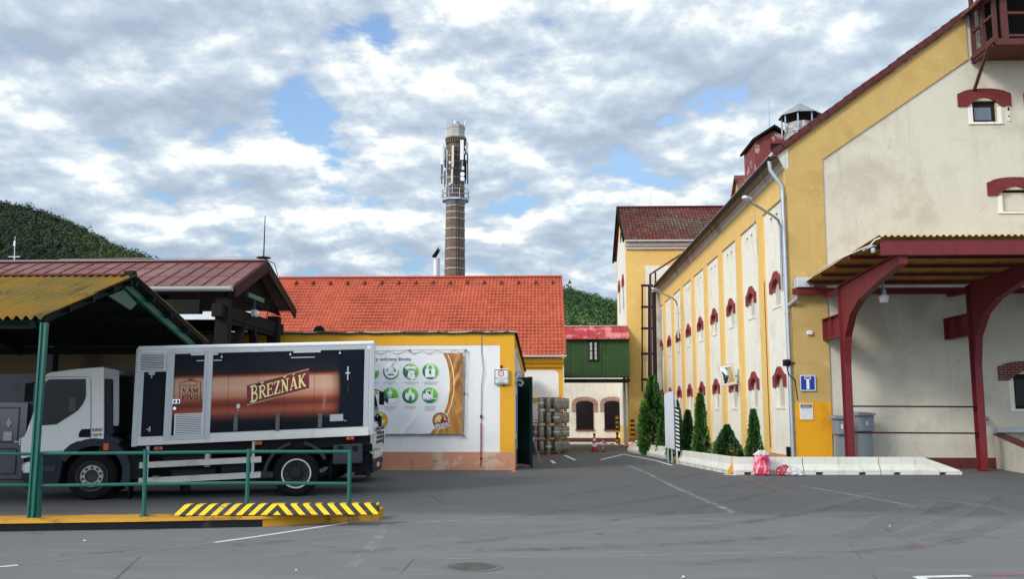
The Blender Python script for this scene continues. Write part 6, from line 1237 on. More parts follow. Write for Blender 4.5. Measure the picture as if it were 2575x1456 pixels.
# timber loading bay under the ridge
f = at(2437, 120, Y=YG); bx = at(2443, 151, Y=YG).x; fz_ = at(2443, 151, Y=YG).z; yf = at(2503, 114, X=bx).y
lb = thing('hoist_bay', None, None, (bx, YG, fz_)); lb.parent = bl; lb.location = Vector((bx, YG, fz_))-bl.location
bw = 5.2; mb = MB(); mb.box(bx-.05, bx+bw, yf, YG-.02, fz_-.02, fz_+.1); mb.build('floor', rustwood, lb)
mb = MB(); mb.box(bx+.4, bx+bw, YG-.02, YG+.05, fz_+.1, fz_+2.6); mb.build('back_wall', darkboard, lb)
for yy_ in (YG-.12, (yf+YG)/2, yf+.06): MB().box(bx, bx+.12, yy_-.06, yy_+.06, fz_+.101, fz_+3.4).build('post', rustwood, lb)
for xx in (2.2, 4.4): MB().box(bx+xx, bx+xx+.12, yf+.0, yf+.12, fz_+.101, fz_+3.0).build('post', rustwood, lb)
MB().box(bx+.25, bx+.48, yf-.0, yf+.06, fz_+.101, fz_+3.4).build('post', rustwood, lb)
mb = MB()
for h in (.15, .95): mb.box(bx+.02, bx+.1, yf+.12, YG-.18, fz_+h, fz_+h+.09); mb.box(bx+.48, bx+bw, yf-.02, yf+.06, fz_+h+.001, fz_+h+.09)
mb.bar((bx+.06, yf, fz_-.04), (bx+.06, YG, fz_-.04), .12, .18); mb.bar((bx, yf+.02, fz_-.04), (bx+bw, yf+.02, fz_-.04), .12, .18); mb.build('railing', rustwood, lb)
sb_ = at(2450, 226, Y=YG); st_ = at(2488, 124, Y=30.0)
for xx in (0, 3.0): MB().bar((st_.x+xx, st_.y, fz_-.05), (sb_.x+xx, YG, sb_.z), .09).build('strut', rustwood, lb)
mb = MB(); xa = bx-.35; mb.prism([(xa, yf-.4, zr_(xa)+.1), (rx, yf-.4, zr_(rx)+.1), (rx, yf-.4, zr_(rx)-.02), (xa, yf-.4, zr_(xa)-.02)], (0, YG-yf+.35, 0)); mb.build('roof', oldtile, lb)
mb = MB()
for i in range(12): xa2 = xa+(rx-xa)*i/12; xb2 = xa+(rx-xa)*(i+1.06)/12; mb.bar((xa2, yf-.38, zr_(xa2)+.15), (xb2, yf-.38, zr_(xb2)+.12), .2, .1, up=(0, 1, 0))
mb.build('verge_tile', vergetile, lb)
# red roof hut, ventilator
hx = at(1925, 330, Y=49).x; h_y = 47.0
def hp(x, y, Y=h_y): return at(x, y, Y=Y)
ht = thing('roof_hut', None, None, hp(1925, 420)); ht.parent = bl; ht.location = hp(1925, 420)-bl.location
a, b_, tl, tr, tp = hp(1903, 480), hp(2010, 440), hp(1901, 362), hp(2005, 362), hp(1945, 322)
mb = MB(); mb.prism([(a.x, h_y, 9), (b_.x, h_y, 9), (b_.x, h_y, tr.z), (tp.x, h_y, tp.z-.1), (a.x, h_y, tl.z+.15)], (0, 2.6, 0)); mb.build('wall', redwood, ht)
e_l = hp(1866, 389); e_r = hp(2012, 362); e_l = hp(1892, 357); e_r = hp(2013, 365); mb = MB(); mb.prism([(e_l.x, h_y-.25, e_l.z), (tp.x, h_y-.25, tp.z), (tp.x, h_y-.25, tp.z+.14), (e_l.x-.05, h_y-.25, e_l.z+.12)], (0, 3.1, 0)); mb.prism([(tp.x, h_y-.25, tp.z), (e_r.x, h_y-.25, e_r.z), (e_r.x, h_y-.25, e_r.z+.14), (tp.x, h_y-.25, tp.z+.14)], (0, 3.1, 0)); mb.build('roof', darkboard, ht)
c1, c2 = hp(1938, 360), hp(1965, 376); MB().box(c1.x, c2.x, h_y-.02, h_y+.3, c2.z-.5, c1.z).build('opening', black, ht)
q = at(1936, 340, Y=49); rod(q.x, 49, q.z-1, at(1936, 253, Y=49).z-q.z+1, .03).build('lightning_rod', galv, ht)
Yv = 45.0; vq = at(2012, 300, Y=Yv); kv = Yv/F
vn = thing('roof_ventilator', None, None, (vq.x, Yv, vq.z)); vn.parent = bl; vn.location = Vector((vq.x, Yv, vq.z))-bl.location
vz = lambda y: at(2012, y, Y=Yv).z
MB().lathe([(40*kv, vz(395)), (40*kv, vz(338)), (41*kv, vz(337)), (41*kv, vz(333)), (38*kv, vz(331)), (40*kv, vz(326)), (40*kv, vz(322)), (34*kv, vz(319)), (34*kv, vz(312)), (31*kv, vz(310))], (vq.x, Yv, 0), n=10).build('base', mk('old_zinc', (.36, .36, .35, 1), .6, .25, 2, spots=((.62, .62, .62, 1), 2, .5, .6, .7), spot2=((.14, .12, .1, 1), 2.6, .55, .66, .8), metal=.2), vn)
mb = MB(); mb.lathe([(55*kv, vz(292)), (.02, vz(258)), ], (vq.x, Yv, 0), n=8, cap=False); mb.lathe([(55*kv, vz(292)), (55*kv, vz(292)-.05)], (vq.x, Yv, 0), n=8, cap=False); mb.build('cowl', mk('weathered_cowl_zinc', (.30, .32, .345, 1), .55, .15, 2, metal=.2), vn, normals=False); MB().lathe([(54.5*kv, vz(292)-.045), (.02, vz(258)-.06)], (vq.x, Yv, 0), n=8, cap=False).build('cowl_underside', mk('shaded_zinc', (.06, .062, .065, 1), .7, .2, 2), vn, normals=False)  # cowl inside coloured darker than its zinc, painting in the shade beneath
for j in range(8): an = 2*PI*(j+.5)/8; MB().tube([(vq.x+46*kv*math.cos(an), Yv+46*kv*math.sin(an), vz(338)), (vq.x+46*kv*math.cos(an), Yv+46*kv*math.sin(an), vz(290))], .04, 6).build('cowl_leg', galv, vn)
# small far dormer
Yd = 55; a, b_ = at(1845, 470, Y=Yd), at(1876, 440, Y=Yd)
dm = thing('dormer', None, None, a); dm.parent = bl; dm.location = a-bl.location
z1_ = b_.z; mb = MB(); mb.prism([(a.x+.25, Yd+1.2, a.z-2), (a.x+.25, Yd-1.2, a.z-2), (a.x+.25, Yd-1.2, z1_-1.2), (a.x+.25, Yd, z1_-.1), (a.x+.25, Yd+1.2, z1_-1.2)], (3, 0, 0)); mb.build('wall', yellow_d, dm)
mb = MB(); 
for s_ in (1, -1): mb.prism([(a.x+.05, Yd, z1_), (a.x+.05, Yd+s_*1.6, z1_-1.5), (a.x+.05, Yd+s_*1.6, z1_-1.62), (a.x+.05, Yd, z1_-.14)], (3.2, 0, 0))
mb.build('roof', oldtile, dm)
for x, y0_, y1_, Y_ in ((2343, 110, 62, 40),): q = at(x, y0_, Y=Y_); rod(q.x, Y_, q.z-2, at(x, y1_, Y=Y_).z-q.z+2, .03).build('lightning_rod', galv, bl)
# ladder with cage at the far end
la = thing('caged_ladder', None, None, (7.9, 65.5, 4)); la.parent = bl; la.location = Vector((7.9, 65.5, 4))-bl.location
lp = lambda x, y: at(x, y, Y=65.2)
mb = MB()
for x in (1615, 1632): a, b_ = lp(x+.0, 985), lp(x, 718); mb.tube([a, b_], .075 if x > 1620 else .055, 6)
for y in (718, 772, 826, 890, 955): a, b_ = lp(1612, y), lp(1642, y); mb.bar(a, b_, .09, .16)
a, b_ = lp(1648, 985), lp(1644, 735); mb.tube([a, b_], .15, 8); mb.build('cage', blackmetal, la)
mb = MB(); a, b_ = lp(1638, 985), lp(1635, 690); mb.tube([a, b_], .08, 6); q1, q2 = lp(1638, 688), at(1712, 640, Y=60); mb.tube([b_, q1, q2], .06, 6); q3, q4 = lp(1648, 715), lp(1648, 684); mb.tube([q3, q4], .06, 6)
for z in range(20): p = lp(1638, 980-z*13); mb.bar(p-Vector((.16, 0, 0)), p+Vector((.16, 0, 0)), .025)
mb.build('stile', rustwood, la)
# ------------------------------------------------------------------ steel canopy
cn = thing('steel_canopy', 'dark red steel canopy with corrugated roof along the cream gable', 'canopy', (12, 28, 0))
Yw, Yf_ = 31.35, 24.55; zw, zf = 6.22, 6.50
lo_ = [(29.80, 0), (29.52, 0), (29.48, 3.3), (29.30, 4.2), (28.72, 4.85), (27.9, 5.22), (26.3, 5.54), (24.95, 5.74), (24.62, 5.78)]; up_ = [(24.62, 6.04), (25.2, 6.08), (28.6, 5.93), (29.80, 5.86)]
for xc in (9.78, 13.88, 18.0):
    o = thing('frame', None, None, (xc, 31, 0)); o.parent = cn; o.location = Vector((xc, 31, 0))-cn.location
    mb = MB(); mb.prism([(xc-.02, y, z) for y, z in lo_+up_], (.04, 0, 0)); mb.build('web', redpaint, o)
    mb = MB()
    for pp in (lo_, [lo_[-1]]+up_, [up_[-1], (29.80, .0)]):
        for (ya, za), (yb, zb_) in zip(pp, pp[1:]): mb.bar((xc, ya, za), (xc, yb, zb_), .22, .024, up=(0, -(zb_-za), yb-ya))
    mb.build('flange', redpaint, o)
    mb = MB(); mb.box(xc-.13, xc+.13, 29.815, 31.5, 4.95, 4.98); mb.box(xc-.13, xc+.13, 29.815, 31.5, 4.25, 4.28); mb.box(xc-.015, xc+.015, 29.815, 31.5, 4.28, 4.95); mb.box(xc-.13, xc+.13, 31.46, 31.5, 4.285, 4.945); mb.box(xc-.12, xc-.016, 30.7, 30.73, 4.285, 4.945); mb.bar((xc, 29.81, 5.72), (xc, 31.2, 5.78), .2, .18); mb.build('wall_bracket', redpaint, o)
MB().box(9.17, 20.5, Yf_-.03, Yf_+.03, 6.0, 6.38).build('fascia', redpaint, cn); mb = MB(); mb.box(9.17, 20.5, Yf_-.06, Yf_-.03, 6.0, 6.02); mb.box(9.17, 20.5, Yf_+.03, Yf_+.12, 6.0, 6.02); mb.box(9.17, 20.5, Yf_-.04, Yf_+.12, 6.38, 6.40); mb.build('fascia_flange', redpaint, cn)
mb = MB(); corrugated(mb, (9.02, Yw, zw), (20.5, Yw, zw), (20.5, Yf_-.12, zf), (9.02, Yf_-.12, zf), int(11.5/.17), .03, 6); mb.build('roof', lichen_u, cn, smooth=True, normals=False)
for i in range(5):
    f = (i+.35)/5; y = Yw+(Yf_-Yw)*f; z = zw+(zf-zw)*f-.035
    mb = MB(); mb.box(9.06, 20.5, y-.05, y+.05, z-.10, z-.0); mb.build('purlin', redpaint, cn)
MB().box(8.62, 20.5, 31.1, 31.3, 5.80, 6.0).build('wall_beam', redpaint, cn)
gutter((8.75, Yw+.0, 6.24), (20.5, Yw+.0, 6.24), .12).build('gutter', galv_l, cn)
mb = MB(); mb.box(8.72, 9.3, 31.0, 31.45, 6.02, 6.36); mb.build('rainwater_hopper', galv_l, cn, bevel=.02); MB().tube([(8.78, 31.2, 6.0), (8.76, 31.25, 5.65), (8.55, 31.55, 5.45)], .07, 10).build('outlet', galv, cn, smooth=True)
mb = MB(); pts_ = [at(x, y, Y=yy) for x, y, yy in ((2203, 603, 24.5), (2192, 616, 24.6), (2165, 628, 25.2), (2110, 652, 27), (2060, 682, 29), (2040, 700, 30.8))]; pts_ = [at(2217, 598, Y=24.4)]+pts_; mb.tube([p+Vector((-.03, 0, -.0)) for p in pts_], .02, 8); mb.build('cable', whitemetal, cn)
q = at(2196, 628, Y=24.9); mb = MB(); mb.tube([q+Vector((-.25, .1, 0)), q+Vector((0, 0, .12)), q+Vector((.1, 0, .1))], .02, 6); mb.lathe([(.06, -.08), (.07, .02), (.03, .06)], q, n=10); mb.build('floodlight', galv_l, cn)
for z_ in (2.0, 1.17):
    y = 29.65; MB().bar((9.80, y, z_), (13.86, y, z_-.02), .05, .05).build('rail', blackmetal if False else mk('dark_maroon_rail', s8(60, 22, 28), .5) if 'dark_maroon_rail' not in MATS else MATS['dark_maroon_rail'], cn)
# lamp under canopy
lq = at(2222, 745, Y=27.6)
lm = thing('canopy_lamp', 'white bowl lamp hanging beneath the dark red canopy', 'lamp', (lq.x, 27.6, lq.z))
MB().lathe([(.10, -.19), (.12, -.19), (.155, -.02), (.16, .0)], (lq.x, 27.6, lq.z), n=24).build('bowl', mk('milky_lamp_glass', (.72, .70, .62, 1), .35, .05), lm, smooth=True)
MB().lathe([(.165, 0), (.165, .03), (.1, .05), (.085, .2), (.05, .22), (.03, .45)], (lq.x, 27.6, lq.z), n=20).build('housing', galv, lm, smooth=True)
# wall-side objects
def ptx(x, y, Y=YG-.02): return at(x, y, Y=Y)
a, b_ = ptx(2029, 832), ptx(2042, 842); o = MB().box(a.x, b_.x, YG-.1, YG, b_.z, a.z).build('junction_box', whitemetal, bevel=.01, loc=((a.x+b_.x)/2, YG-.05, a.z)); tag(o, 'small white box fixed high on the ochre corner wall', 'box')
a, b_ = ptx(2009.5, 943), ptx(2051.5, 984)
sg = thing('dead_end_sign', 'blue square dead end road sign on the ochre wall', 'road sign', ((a.x+b_.x)/2, YG-.05, (a.z+b_.z)/2))
def rrect(x0, x1, z0, z1, r, y0_, y1_):
    pp = []
    for cx_, cz_, a0 in ((x1-r, z1-r, 0), (x0+r, z1-r, 90), (x0+r, z0+r, 180), (x1-r, z0+r, 270)): pp += [(cx_+r*math.cos(math.radians(a0+18*k)), y0_, cz_+r*math.sin(math.radians(a0+18*k))) for k in range(6)]
    return MB().prism(pp, (0, y1_-y0_, 0))
signblue = mk('sign_blue', s8(18, 52, 150), .4, .06, 2); signw = mk('sign_white', (.75, .76, .77, 1), .4, .03)
w = b_.x-a.x; rrect(a.x, b_.x, b_.z, a.z, .05, YG-.06, YG-.03).build('back_plate', galv, sg); rrect(a.x+.012, b_.x-.012, b_.z+.012, a.z-.012, .045, YG-.063, YG-.0602).build('white_edge', signw, sg); rrect(a.x+.04, b_.x-.04, b_.z+.04, a.z-.04, .035, YG-.066, YG-.0632).build('blue_field', signblue, sg)
xm = (a.x+b_.x)/2; z1_, z0_ = a.z, b_.z; h_ = z1_-z0_
mb = MB(); mb.box(xm-w*.09, xm+w*.09, YG-.069, YG-.0662, z0_+h_*.12, z0_+h_*.72); mb.box(xm-w*.205, xm+w*.205, YG-.0691, YG-.0662, z0_+h_*.72, z0_+h_*.88); mb.build('white_stem', signw, sg); MB().box(xm-w*.15, xm+w*.15, YG-.072, YG-.0692, z0_+h_*.755, z0_+h_*.845).build('red_bar', mk('sign_dark_red', s8(128, 16, 26), .4), sg)
a, b_ = ptx(2010, 1015), ptx(2045, 1056)
nt = thing('site_notice', 'small white notice with a dark blue header below the dead end sign', 'notice', ((a.x+b_.x)/2, YG-.05, b_.z))
MB().box(a.x, b_.x, YG-.045, YG-.02, b_.z, a.z).build('board', mk('cream_board', s8(236, 226, 180), .5), nt); w = b_.x-a.x; h_ = a.z-b_.z
MB().box(a.x+.03, b_.x-.03, YG-.047, YG-.0452, b_.z+.03, a.z-h_*.29).build('plan', mk('plan_print', (.68, .70, .72, 1), .5, .08, 3, spots=((.40, .42, .45, 1), 12, .55, .62, .7)), nt)
MB().box(a.x+.03, b_.x-.03, YG-.0475, YG-.0452, a.z-h_*.28, a.z-h_*.05).build('header', mk('header_navy', s8(20, 28, 66), .5), nt)
mb = MB()
for f, z in ((.42, .10), (.28, .17), (.42, .235)): mb.box((a.x+b_.x)/2-w*f, (a.x+b_.x)/2+w*f, YG-.049, YG-.0477, a.z-h_*z-h_*.018, a.z-h_*z+h_*.018)
for x_ in (.14, .27, .78): mb.box(a.x+w*x_, a.x+w*(x_+.07), YG-.049, YG-.0472, a.z-h_*.37, a.z-h_*.32)
mb.build('illegible_line', mk('pale_print', (.5, .52, .58, 1), .5), nt)
# electric cabinets
cabm = mk('grey_cabinet_plastic', (.20, .23, .26, 1), .5, .08, 2)
def cabinet(px0, px1, pyt, label):
    a, b_ = at(px0, pyt, Y=30.6), at(px1, pyt, Y=30.6); o = thing('power_cabinet', label, 'power cabinet', ((a.x+b_.x)/2, 30.9, 0)); zt = a.z
    MB().box(a.x+.07, b_.x-.05, 30.72, 31.1, 0, zt-.62).build('pedestal', cabm, o); MB().box(a.x, b_.x, 30.6, 31.15, zt-.62, zt-.08).build('housing', cabm, o, bevel=.04)
    mb = MB(); mb.prism([(a.x-.08, 30.52, zt-.1), (b_.x+.02, 30.52, zt-.1), (b_.x+.02, 30.52, zt-.02), (a.x-.05, 30.52, zt)], (0, .65, .03)); mb.build('hood', cabm, o); MB().box((a.x+b_.x)/2-.02, (a.x+b_.x)/2+.03, 30.585, 30.6, zt-.42, zt-.28).build('label_plate', whitemetal, o)
    return o
cabinet(2160, 2198, 1038, 'grey power cabinet standing right of the first dark red column'); cabinet(2103, 2128, 1046, 'grey power cabinet partly hidden behind the first dark red column')
q = at(2478, 1053, Y=31.3); o = thing('wall_socket', 'grey industrial socket on the shaded wall by the second column', 'socket', (q.x, YG, q.z)); MB().box(q.x-.13, q.x+.13, 31.3, 31.5, q.z-.07, q.z+.07).build('box', cabm, o, bevel=.02); MB().lathe([(.06, -.22), (.07, -.1), (.07, 0)], (q.x-.1, 31.35, q.z+.02), 'y', 12).build('cap', cabm, o)
# ramp wall on the right
rw = thing('ramp_wall', 'low white ramp wall with red coping at the right edge under the canopy', 'wall', (15.2, 30, 0))
mb = MB(); a0, a1 = at(2503, 1095, Y=31.4), at(2577, 1130, Y=27.4); xA, xB = at(2508, 1171, Y=31.4).x, at(2577, 1190, Y=27.4).x
mb.add([(xA, 31.45, -.05), (xB, 26.5, -.05), (xB+.3, 26.5, -.05), (xA+.3, 31.45, -.05), (xA-.03, 31.45, a0.z), (xB, 26.5, a1.z-.12), (xB+.3, 26.5, a1.z-.12), (xA+.3, 31.45, a0.z)], [(3, 2, 1, 0), (4, 5, 6, 7), (0, 1, 5, 4), (1, 2, 6, 5), (2, 3, 7, 6), (3, 0, 4, 7)]); mb.build('wall', gable_white, rw)
mb = MB(); mb.add([(xA-.04, 31.45, a0.z+.002), (xB-.02, 26.5, a1.z-.118), (xB+.32, 26.5, a1.z-.118), (xA+.32, 31.45, a0.z+.002), (xA-.04, 31.45, a0.z+.06), (xB-.02, 26.5, a1.z-.06), (xB+.32, 26.5, a1.z-.06), (xA+.32, 31.45, a0.z+.06)], [(3, 2, 1, 0), (4, 5, 6, 7), (0, 1, 5, 4), (1, 2, 6, 5), (2, 3, 7, 6), (3, 0, 4, 7)]); mb.build('coping', mk('oxide_red_coping', s8(96, 26, 26), .6, .15, 2), rw)
MB().box(xA-.0, 20, 31.2, 31.44, a0.z+.10, a0.z+.24).build('edge_strip', galv, rw); MB().box(xA+.3, 21, 26.5, 31.44, 0.02, .95).build('dock_floor', concrete, rw)
# street lamps on the long wall
def wall_lamp(pts, pole, label):
    X0 = XP-.25; P = [at(x, y, X=X) for x, y, X in pts]; o = thing('street_lamp', label, 'street lamp', P[0], group='street lamps on the long wall')
    MB().tube(P, pole, 8).build('pole', galv, o, smooth=True); h = P[-1]; d_ = (P[-1]-P[-2]).normalized(); mb = MB()
    e = h+d_*.75; s_ = d_.cross(Vector((0, 0, 1))).normalized(); u_ = s_.cross(d_)
    mb.add([h+s_*.06, h-s_*.06, h+d_*.35-s_*.15, e-s_*.1, e+s_*.1, h+d_*.35+s_*.15]+[p+u_*.09 for p in (h+s_*.05, h-s_*.05, h+d_*.35-s_*.12, e-s_*.05, e+s_*.05, h+d_*.35+s_*.12)], [(5, 4, 3, 2, 1, 0), (6, 7, 8, 9, 10, 11)]+[(i, (i+1) % 6, 6+(i+1) % 6, 6+i) for i in range(6)])
    mb.build('lamp_head', galv_l, o, bevel=.02)
    mb = MB(); 
    for f in (.25, .75): p = P[0].lerp(P[1], f); mb.bar(p, (XP+.02, p.y, p.z), .05); 
    mb.build('bracket', galv, o); return o
X0 = XP-.2
wall_lamp([(1967, 733, X0), (1963, 570, X0), (1957, 553, X0-.1), (1940, 540, X0-.5), (1888, 508, X0-1.75)], .045, 'large grey street lamp reaching out above the nearest upper window')
wall_lamp([(1706, 850, X0), (1703, 768, X0), (1700, 757, X0-.1), (1692, 750, X0-.4), (1655, 733, X0-1.5)], .05, 'smaller grey street lamp near the far end of the long wall')
# camera with cable
q = at(1978, 912, X=XP-.2); o = thing('wall_camera', 'black camera box with dangling cable beside the corner downpipe', 'camera', q); mb = MB(); mb.box(q.x-.1, q.x+.1, q.y-.14, q.y+.14, q.z-.12, q.z+.10); mb.lathe([(.07, -.22), (.07, -.1)], (q.x-.04, q.y, q.z), 'y', 10); mb.build('housing', black, o, bevel=.02); MB().bar(q, (XP+.02, q.y-.2, q.z-.02), .04).build('arm', black, o)
MB().tube([q+Vector((0, 0, -.1)), q+Vector((.02, -.1, -.4)), q+Vector((.12, -.5, -.6)), q+Vector((.16, -.62, -1.3))], .02, 6).build('cable', black, o)
# traffic mirror
YM = 40.2; cs = [at(x, y, Y=YM) for x, y in ((1806, 921), (1840, 914), (1855, 966), (1819, 974))]; ctr = sum(cs, Vector())/4
mr = thing('traffic_mirror', 'tilted convex traffic mirror with red and white frame on the long wall', 'mirror', ctr)
mb = MB(); inn = [p.lerp(ctr, .25)+Vector((0, -.02, 0)) for p in cs]
for i in range(4):
    j = (i+1) % 4; mb.add([cs[i], cs[j], inn[j], inn[i], cs[i]+Vector((0, .06, 0)), cs[j]+Vector((0, .06, 0)), inn[j]+Vector((0, .06, 0)), inn[i]+Vector((0, .06, 0))], [(0, 1, 2, 3), (7, 6, 5, 4), (0, 4, 5, 1), (3, 2, 6, 7)])
mb.build('frame', mk('white_mirror_frame', (.78, .76, .68, 1), .4, .04), mr)
mb = MB()
for i in range(4):
    j = (i+1) % 4; n_ = 9 if i % 2 == 0 else 7
    for k_ in range(n_):
        f0, f1 = (k_+.22)/n_, (k_+.62)/n_; a, b_ = cs[i].lerp(cs[j], f0), cs[i].lerp(cs[j], f1); c_, d_ = b_.lerp(ctr, .085), a.lerp(ctr, .085); o_ = Vector((0, -.012, 0)); mb.quad(a+o_, b_+o_, c_+o_, d_+o_)
mb.build('frame_mark', mk('mirror_red_mark', s8(96, 20, 30), .5), mr, normals=False)
mb = MB(); n_ = 10; vs = []
for j in range(n_+1):
    for i in range(n_+1):
        u, v = i/n_, j/n_; p = inn[0].lerp(inn[1], u).lerp(inn[3].lerp(inn[2], u), v); vs.append(p+Vector((0, -.10*(1-(2*u-1)**2)*(1-(2*v-1)**2)+.02, 0)))
mb.add(vs, [(j*(n_+1)+i, j*(n_+1)+i+1, (j+1)*(n_+1)+i+1, (j+1)*(n_+1)+i) for j in range(n_) for i in range(n_)]); m, t, b = start('mirror_glass'); b.inputs['Base Color'].default_value = (.62, .66, .68, 1); b.inputs['Metallic'].default_value = 1; b.inputs['Roughness'].default_value = .05
mb.build('mirror_face', m, mr, smooth=True, normals=False)
q = at(1866, 945, X=XP); mb = MB(); mb.bar(ctr+Vector((.15, .1, 0)), (ctr.x+.6, YM+.2, q.z), .07); mb.bar((ctr.x+.6, YM+.2, q.z), (XP+.02, YM+.25, q.z-.02), .07); mb.bar((ctr.x+.5, YM+.2, q.z-.3), (ctr.x+.5, YM+.2, q.z+.3), .06); mb.build('arm', galv, mr)
# ------------------------------------------------------------------ tower building at the back
YT = 66.2; tc = at(1580, 900, Y=YT); XT = tc.x; zte = at(1640, 606, Y=YT).z; rp_ = at(1560, 523, Y=70.6); YT2 = 75.0
tw = thing('tower_building', 'tall yellow block with weathered red tiled roof at the end of the yard', 'building', (XT+5, YT+4, gz(70)))
mb = MB(); mb.box(XT, XT+14, YT, YT2, -2, zte-.3); mb.prism([(XT, YT+.05, zte-.3), (XT, YT2-.05, zte-.3), (XT, 70.6, rp_.z-.2)], (13.9, 0, 0)); mb.build('wall', yellow, tw)
a, b_ = at(1622, 668, Y=YT), at(1720, 668, Y=YT); MB().box(a.x, XT+10, YT-.012, YT+.02, 1.0, a.z).build('plaster_field', white, tw)
mb = MB(); mb.box(XT+.6*0+.0, XT+.9, YT-.025, YT+.01, 1.05, 5.5); mb.box(XT-.0, a.x, YT-.02, YT+.01, 5.51, zte-.3); mb.build('corner_pilaster', yellow, tw)
MB().box(XT-.03, XT+14, YT-.05, YT+.02, -2, 1.05).build('plinth', plinth, tw)
mb = MB(); mb.box(XT-.06, XT+14, YT-.18, YT-.026, zte-.62, zte-.4); mb.box(XT-.1, XT+14, YT-.32, YT-.026, zte-.4, zte-.16); mb.build('cornice', stucco, tw)
mb = MB(); tiled(mb, (XT-.25, YT-.45, zte), (XT+14, YT-.45, zte), (XT-.25, 70.6, rp_.z), (XT+14, 70.6, rp_.z), .26, 17, .03, .05); mb.build('roof', oldtile, tw, normals=False)
mb = MB(); mb.quad((XT-.25, 70.6, rp_.z), (XT+14, 70.6, rp_.z), (XT+14, YT2+.5, zte), (XT-.25, YT2+.5, zte)); mb.build('roof_rear', oldtile, tw)
mb = MB(); mb.bar((XT-.25, YT-.45, zte-.02), (XT-.25, 70.6, rp_.z-.02), .12, .3); mb.bar((XT-.25, YT2+.5, zte-.02), (XT-.25, 70.6, rp_.z-.02), .12, .3); mb.build('bargeboard', darkboard, tw)
mb = MB(); ridge_tiles(mb, (XT-.3, 70.6, rp_.z+.02), (XT+14, 70.6, rp_.z+.02), .16, .4); mb.build('ridge', vergetile, tw)
gutter((XT-.15, YT-.55, zte-.03), (XT+14, YT-.55, zte-.03), .12).build('gutter', whitemetal, tw)
MB().prism([(XT-.012, YT+.9, .8), (XT-.012, YT2-.9, .8), (XT-.012, YT2-.9, zte+.3), (XT-.012, 70.6, rp_.z-1.6), (XT-.012, YT+.9, zte+.3)], (.02, 0, 0)).build('side_field', white, tw)
f3 = None
tpts = [(y*.78, z*1.25) for y, z in pts]
for yy_ in (69.0, 72.2):
    for zh in (11.3, 7.1):
        if f3 is None:
            o = thing('window', None, None); o.parent = tw; mb = MB(); mb.prism([(-.09, y, z) for y, z in tpts], (.3, 0, 0)); mb.build('brick_hood', brickred, o, world=False); MB().box(-.022, .1, -.38, .38, -1.7, .3).build('pane', panegrey, o, world=False); f3 = o
        else: o = dup(f3, parent=tw)
        o.location = Vector((XT-.01, yy_, zh))-tw.location
q = at(1566, 590, Y=70); mb = MB(); mb.box(XT-.03, XT, 70.0, 70.9, at(1566, 590, Y=70).z-.5, at(1566, 590, Y=70).z+.3); mb.build('gable_hatch', darkwood, tw)
for x_, Y_ in ((1637, 70.6),): q = at(x_, 521, Y=Y_); rod(q.x, Y_, q.z-.1, 1.2, .02).build('lightning_rod', galv, tw)
haz2 = MB()
for i, (yy_, zz_) in enumerate(((YT-.1, 0),)): 
    mb = MB(); mb.box(XT-.06, XT+.35, YT-.09, YT-.055, gz(66)+.55, gz(66)+2.0); mb.build('corner_guard', yel_paint, tw); mb = MB()
    for k_ in range(4): z = gz(66)+.75+k_*.32; MB().box(XT+.05, XT+.352, YT-.094, YT-.0902, z, z+.14).build('guard_stripe', black, tw)
    pass
# hazard gate posts near the tower foot
for i, px_ in enumerate((1553, 1559)):
    q = at(px_, 1130, Y=66.5); o = thing('striped_post', ['yellow and black striped post at the tower foot, left of two', 'yellow and black striped post at the tower foot, right of two'][i], 'post', (q.x, 66.5+i*2.5, gz(66))); x_, y_ = q.x+(i*.02), 66.5+i*2.5
    MB().box(x_-.08, x_+.08, y_-.08, y_+.08, gz(66)-.2, gz(66)+2.1).build('post', yel_paint, o); mb = MB()
    for k_ in range(6): z = gz(66)+.15+k_*.32; MB().box(x_-.083, x_+.083, y_-.083, y_+.083, z, z+.15).build('stripe', black, o)
# ------------------------------------------------------------------ green passage and back building
YGn = 65.0; a, b_ = at(1424, 955, Y=YGn), at(1577, 853, Y=YGn); XGa, XGb = a.x-.1, XT-.02; zg0, zg1 = at(1500, 949, Y=YGn).z, b_.z
gw_ = thing('green_passage', 'green boarded bridge passage with red sheet roof spanning between the buildings', 'passage', ((XGa+XGb)/2, YGn, zg0))
mb = MB(); n_ = 24; W_ = XGb-XGa
for i in range(n_):
    xa, xb = XGa+W_*i/n_, XGa+W_*(i+1)/n_; dy = .012*(i % 2)+.006*((i*7) % 3)
    mb.add([(xa+.006, YGn-dy, zg0+.10), ((xa+xb)/2, YGn-dy, zg0-.10), (xb-.006, YGn-dy, zg0+.10), (xb-.006, YGn-dy, zg1), (xa+.006, YGn-dy, zg1), (xa+.006, YGn+.05, zg0+.10), ((xa+xb)/2, YGn+.05, zg0-.10), (xb-.006, YGn+.05, zg0+.10), (xb-.006, YGn+.05, zg1), (xa+.006, YGn+.05, zg1)], [(0, 1, 2, 3, 4), (9, 8, 7, 6, 5), (0, 5, 6, 1), (1, 6, 7, 2), (2, 7, 8, 3), (4, 3, 8, 9), (0, 4, 9, 5)])
mb.build('boarding', greenwood, gw_); MB().box(XGa, XGb, YGn+.06, YGn+2.4, zg0+.05, zg1).build('core', darkboard, gw_)
MB().box(XGa, XGb, YGn-.02, YGn+2.4, zg0-.32, zg0-.12).build('floor_beam', darkwood, gw_)
zr0, zr1 = at(1500, 853, Y=YGn-.3).z, at(1500, 823, Y=YGn+1.6).z
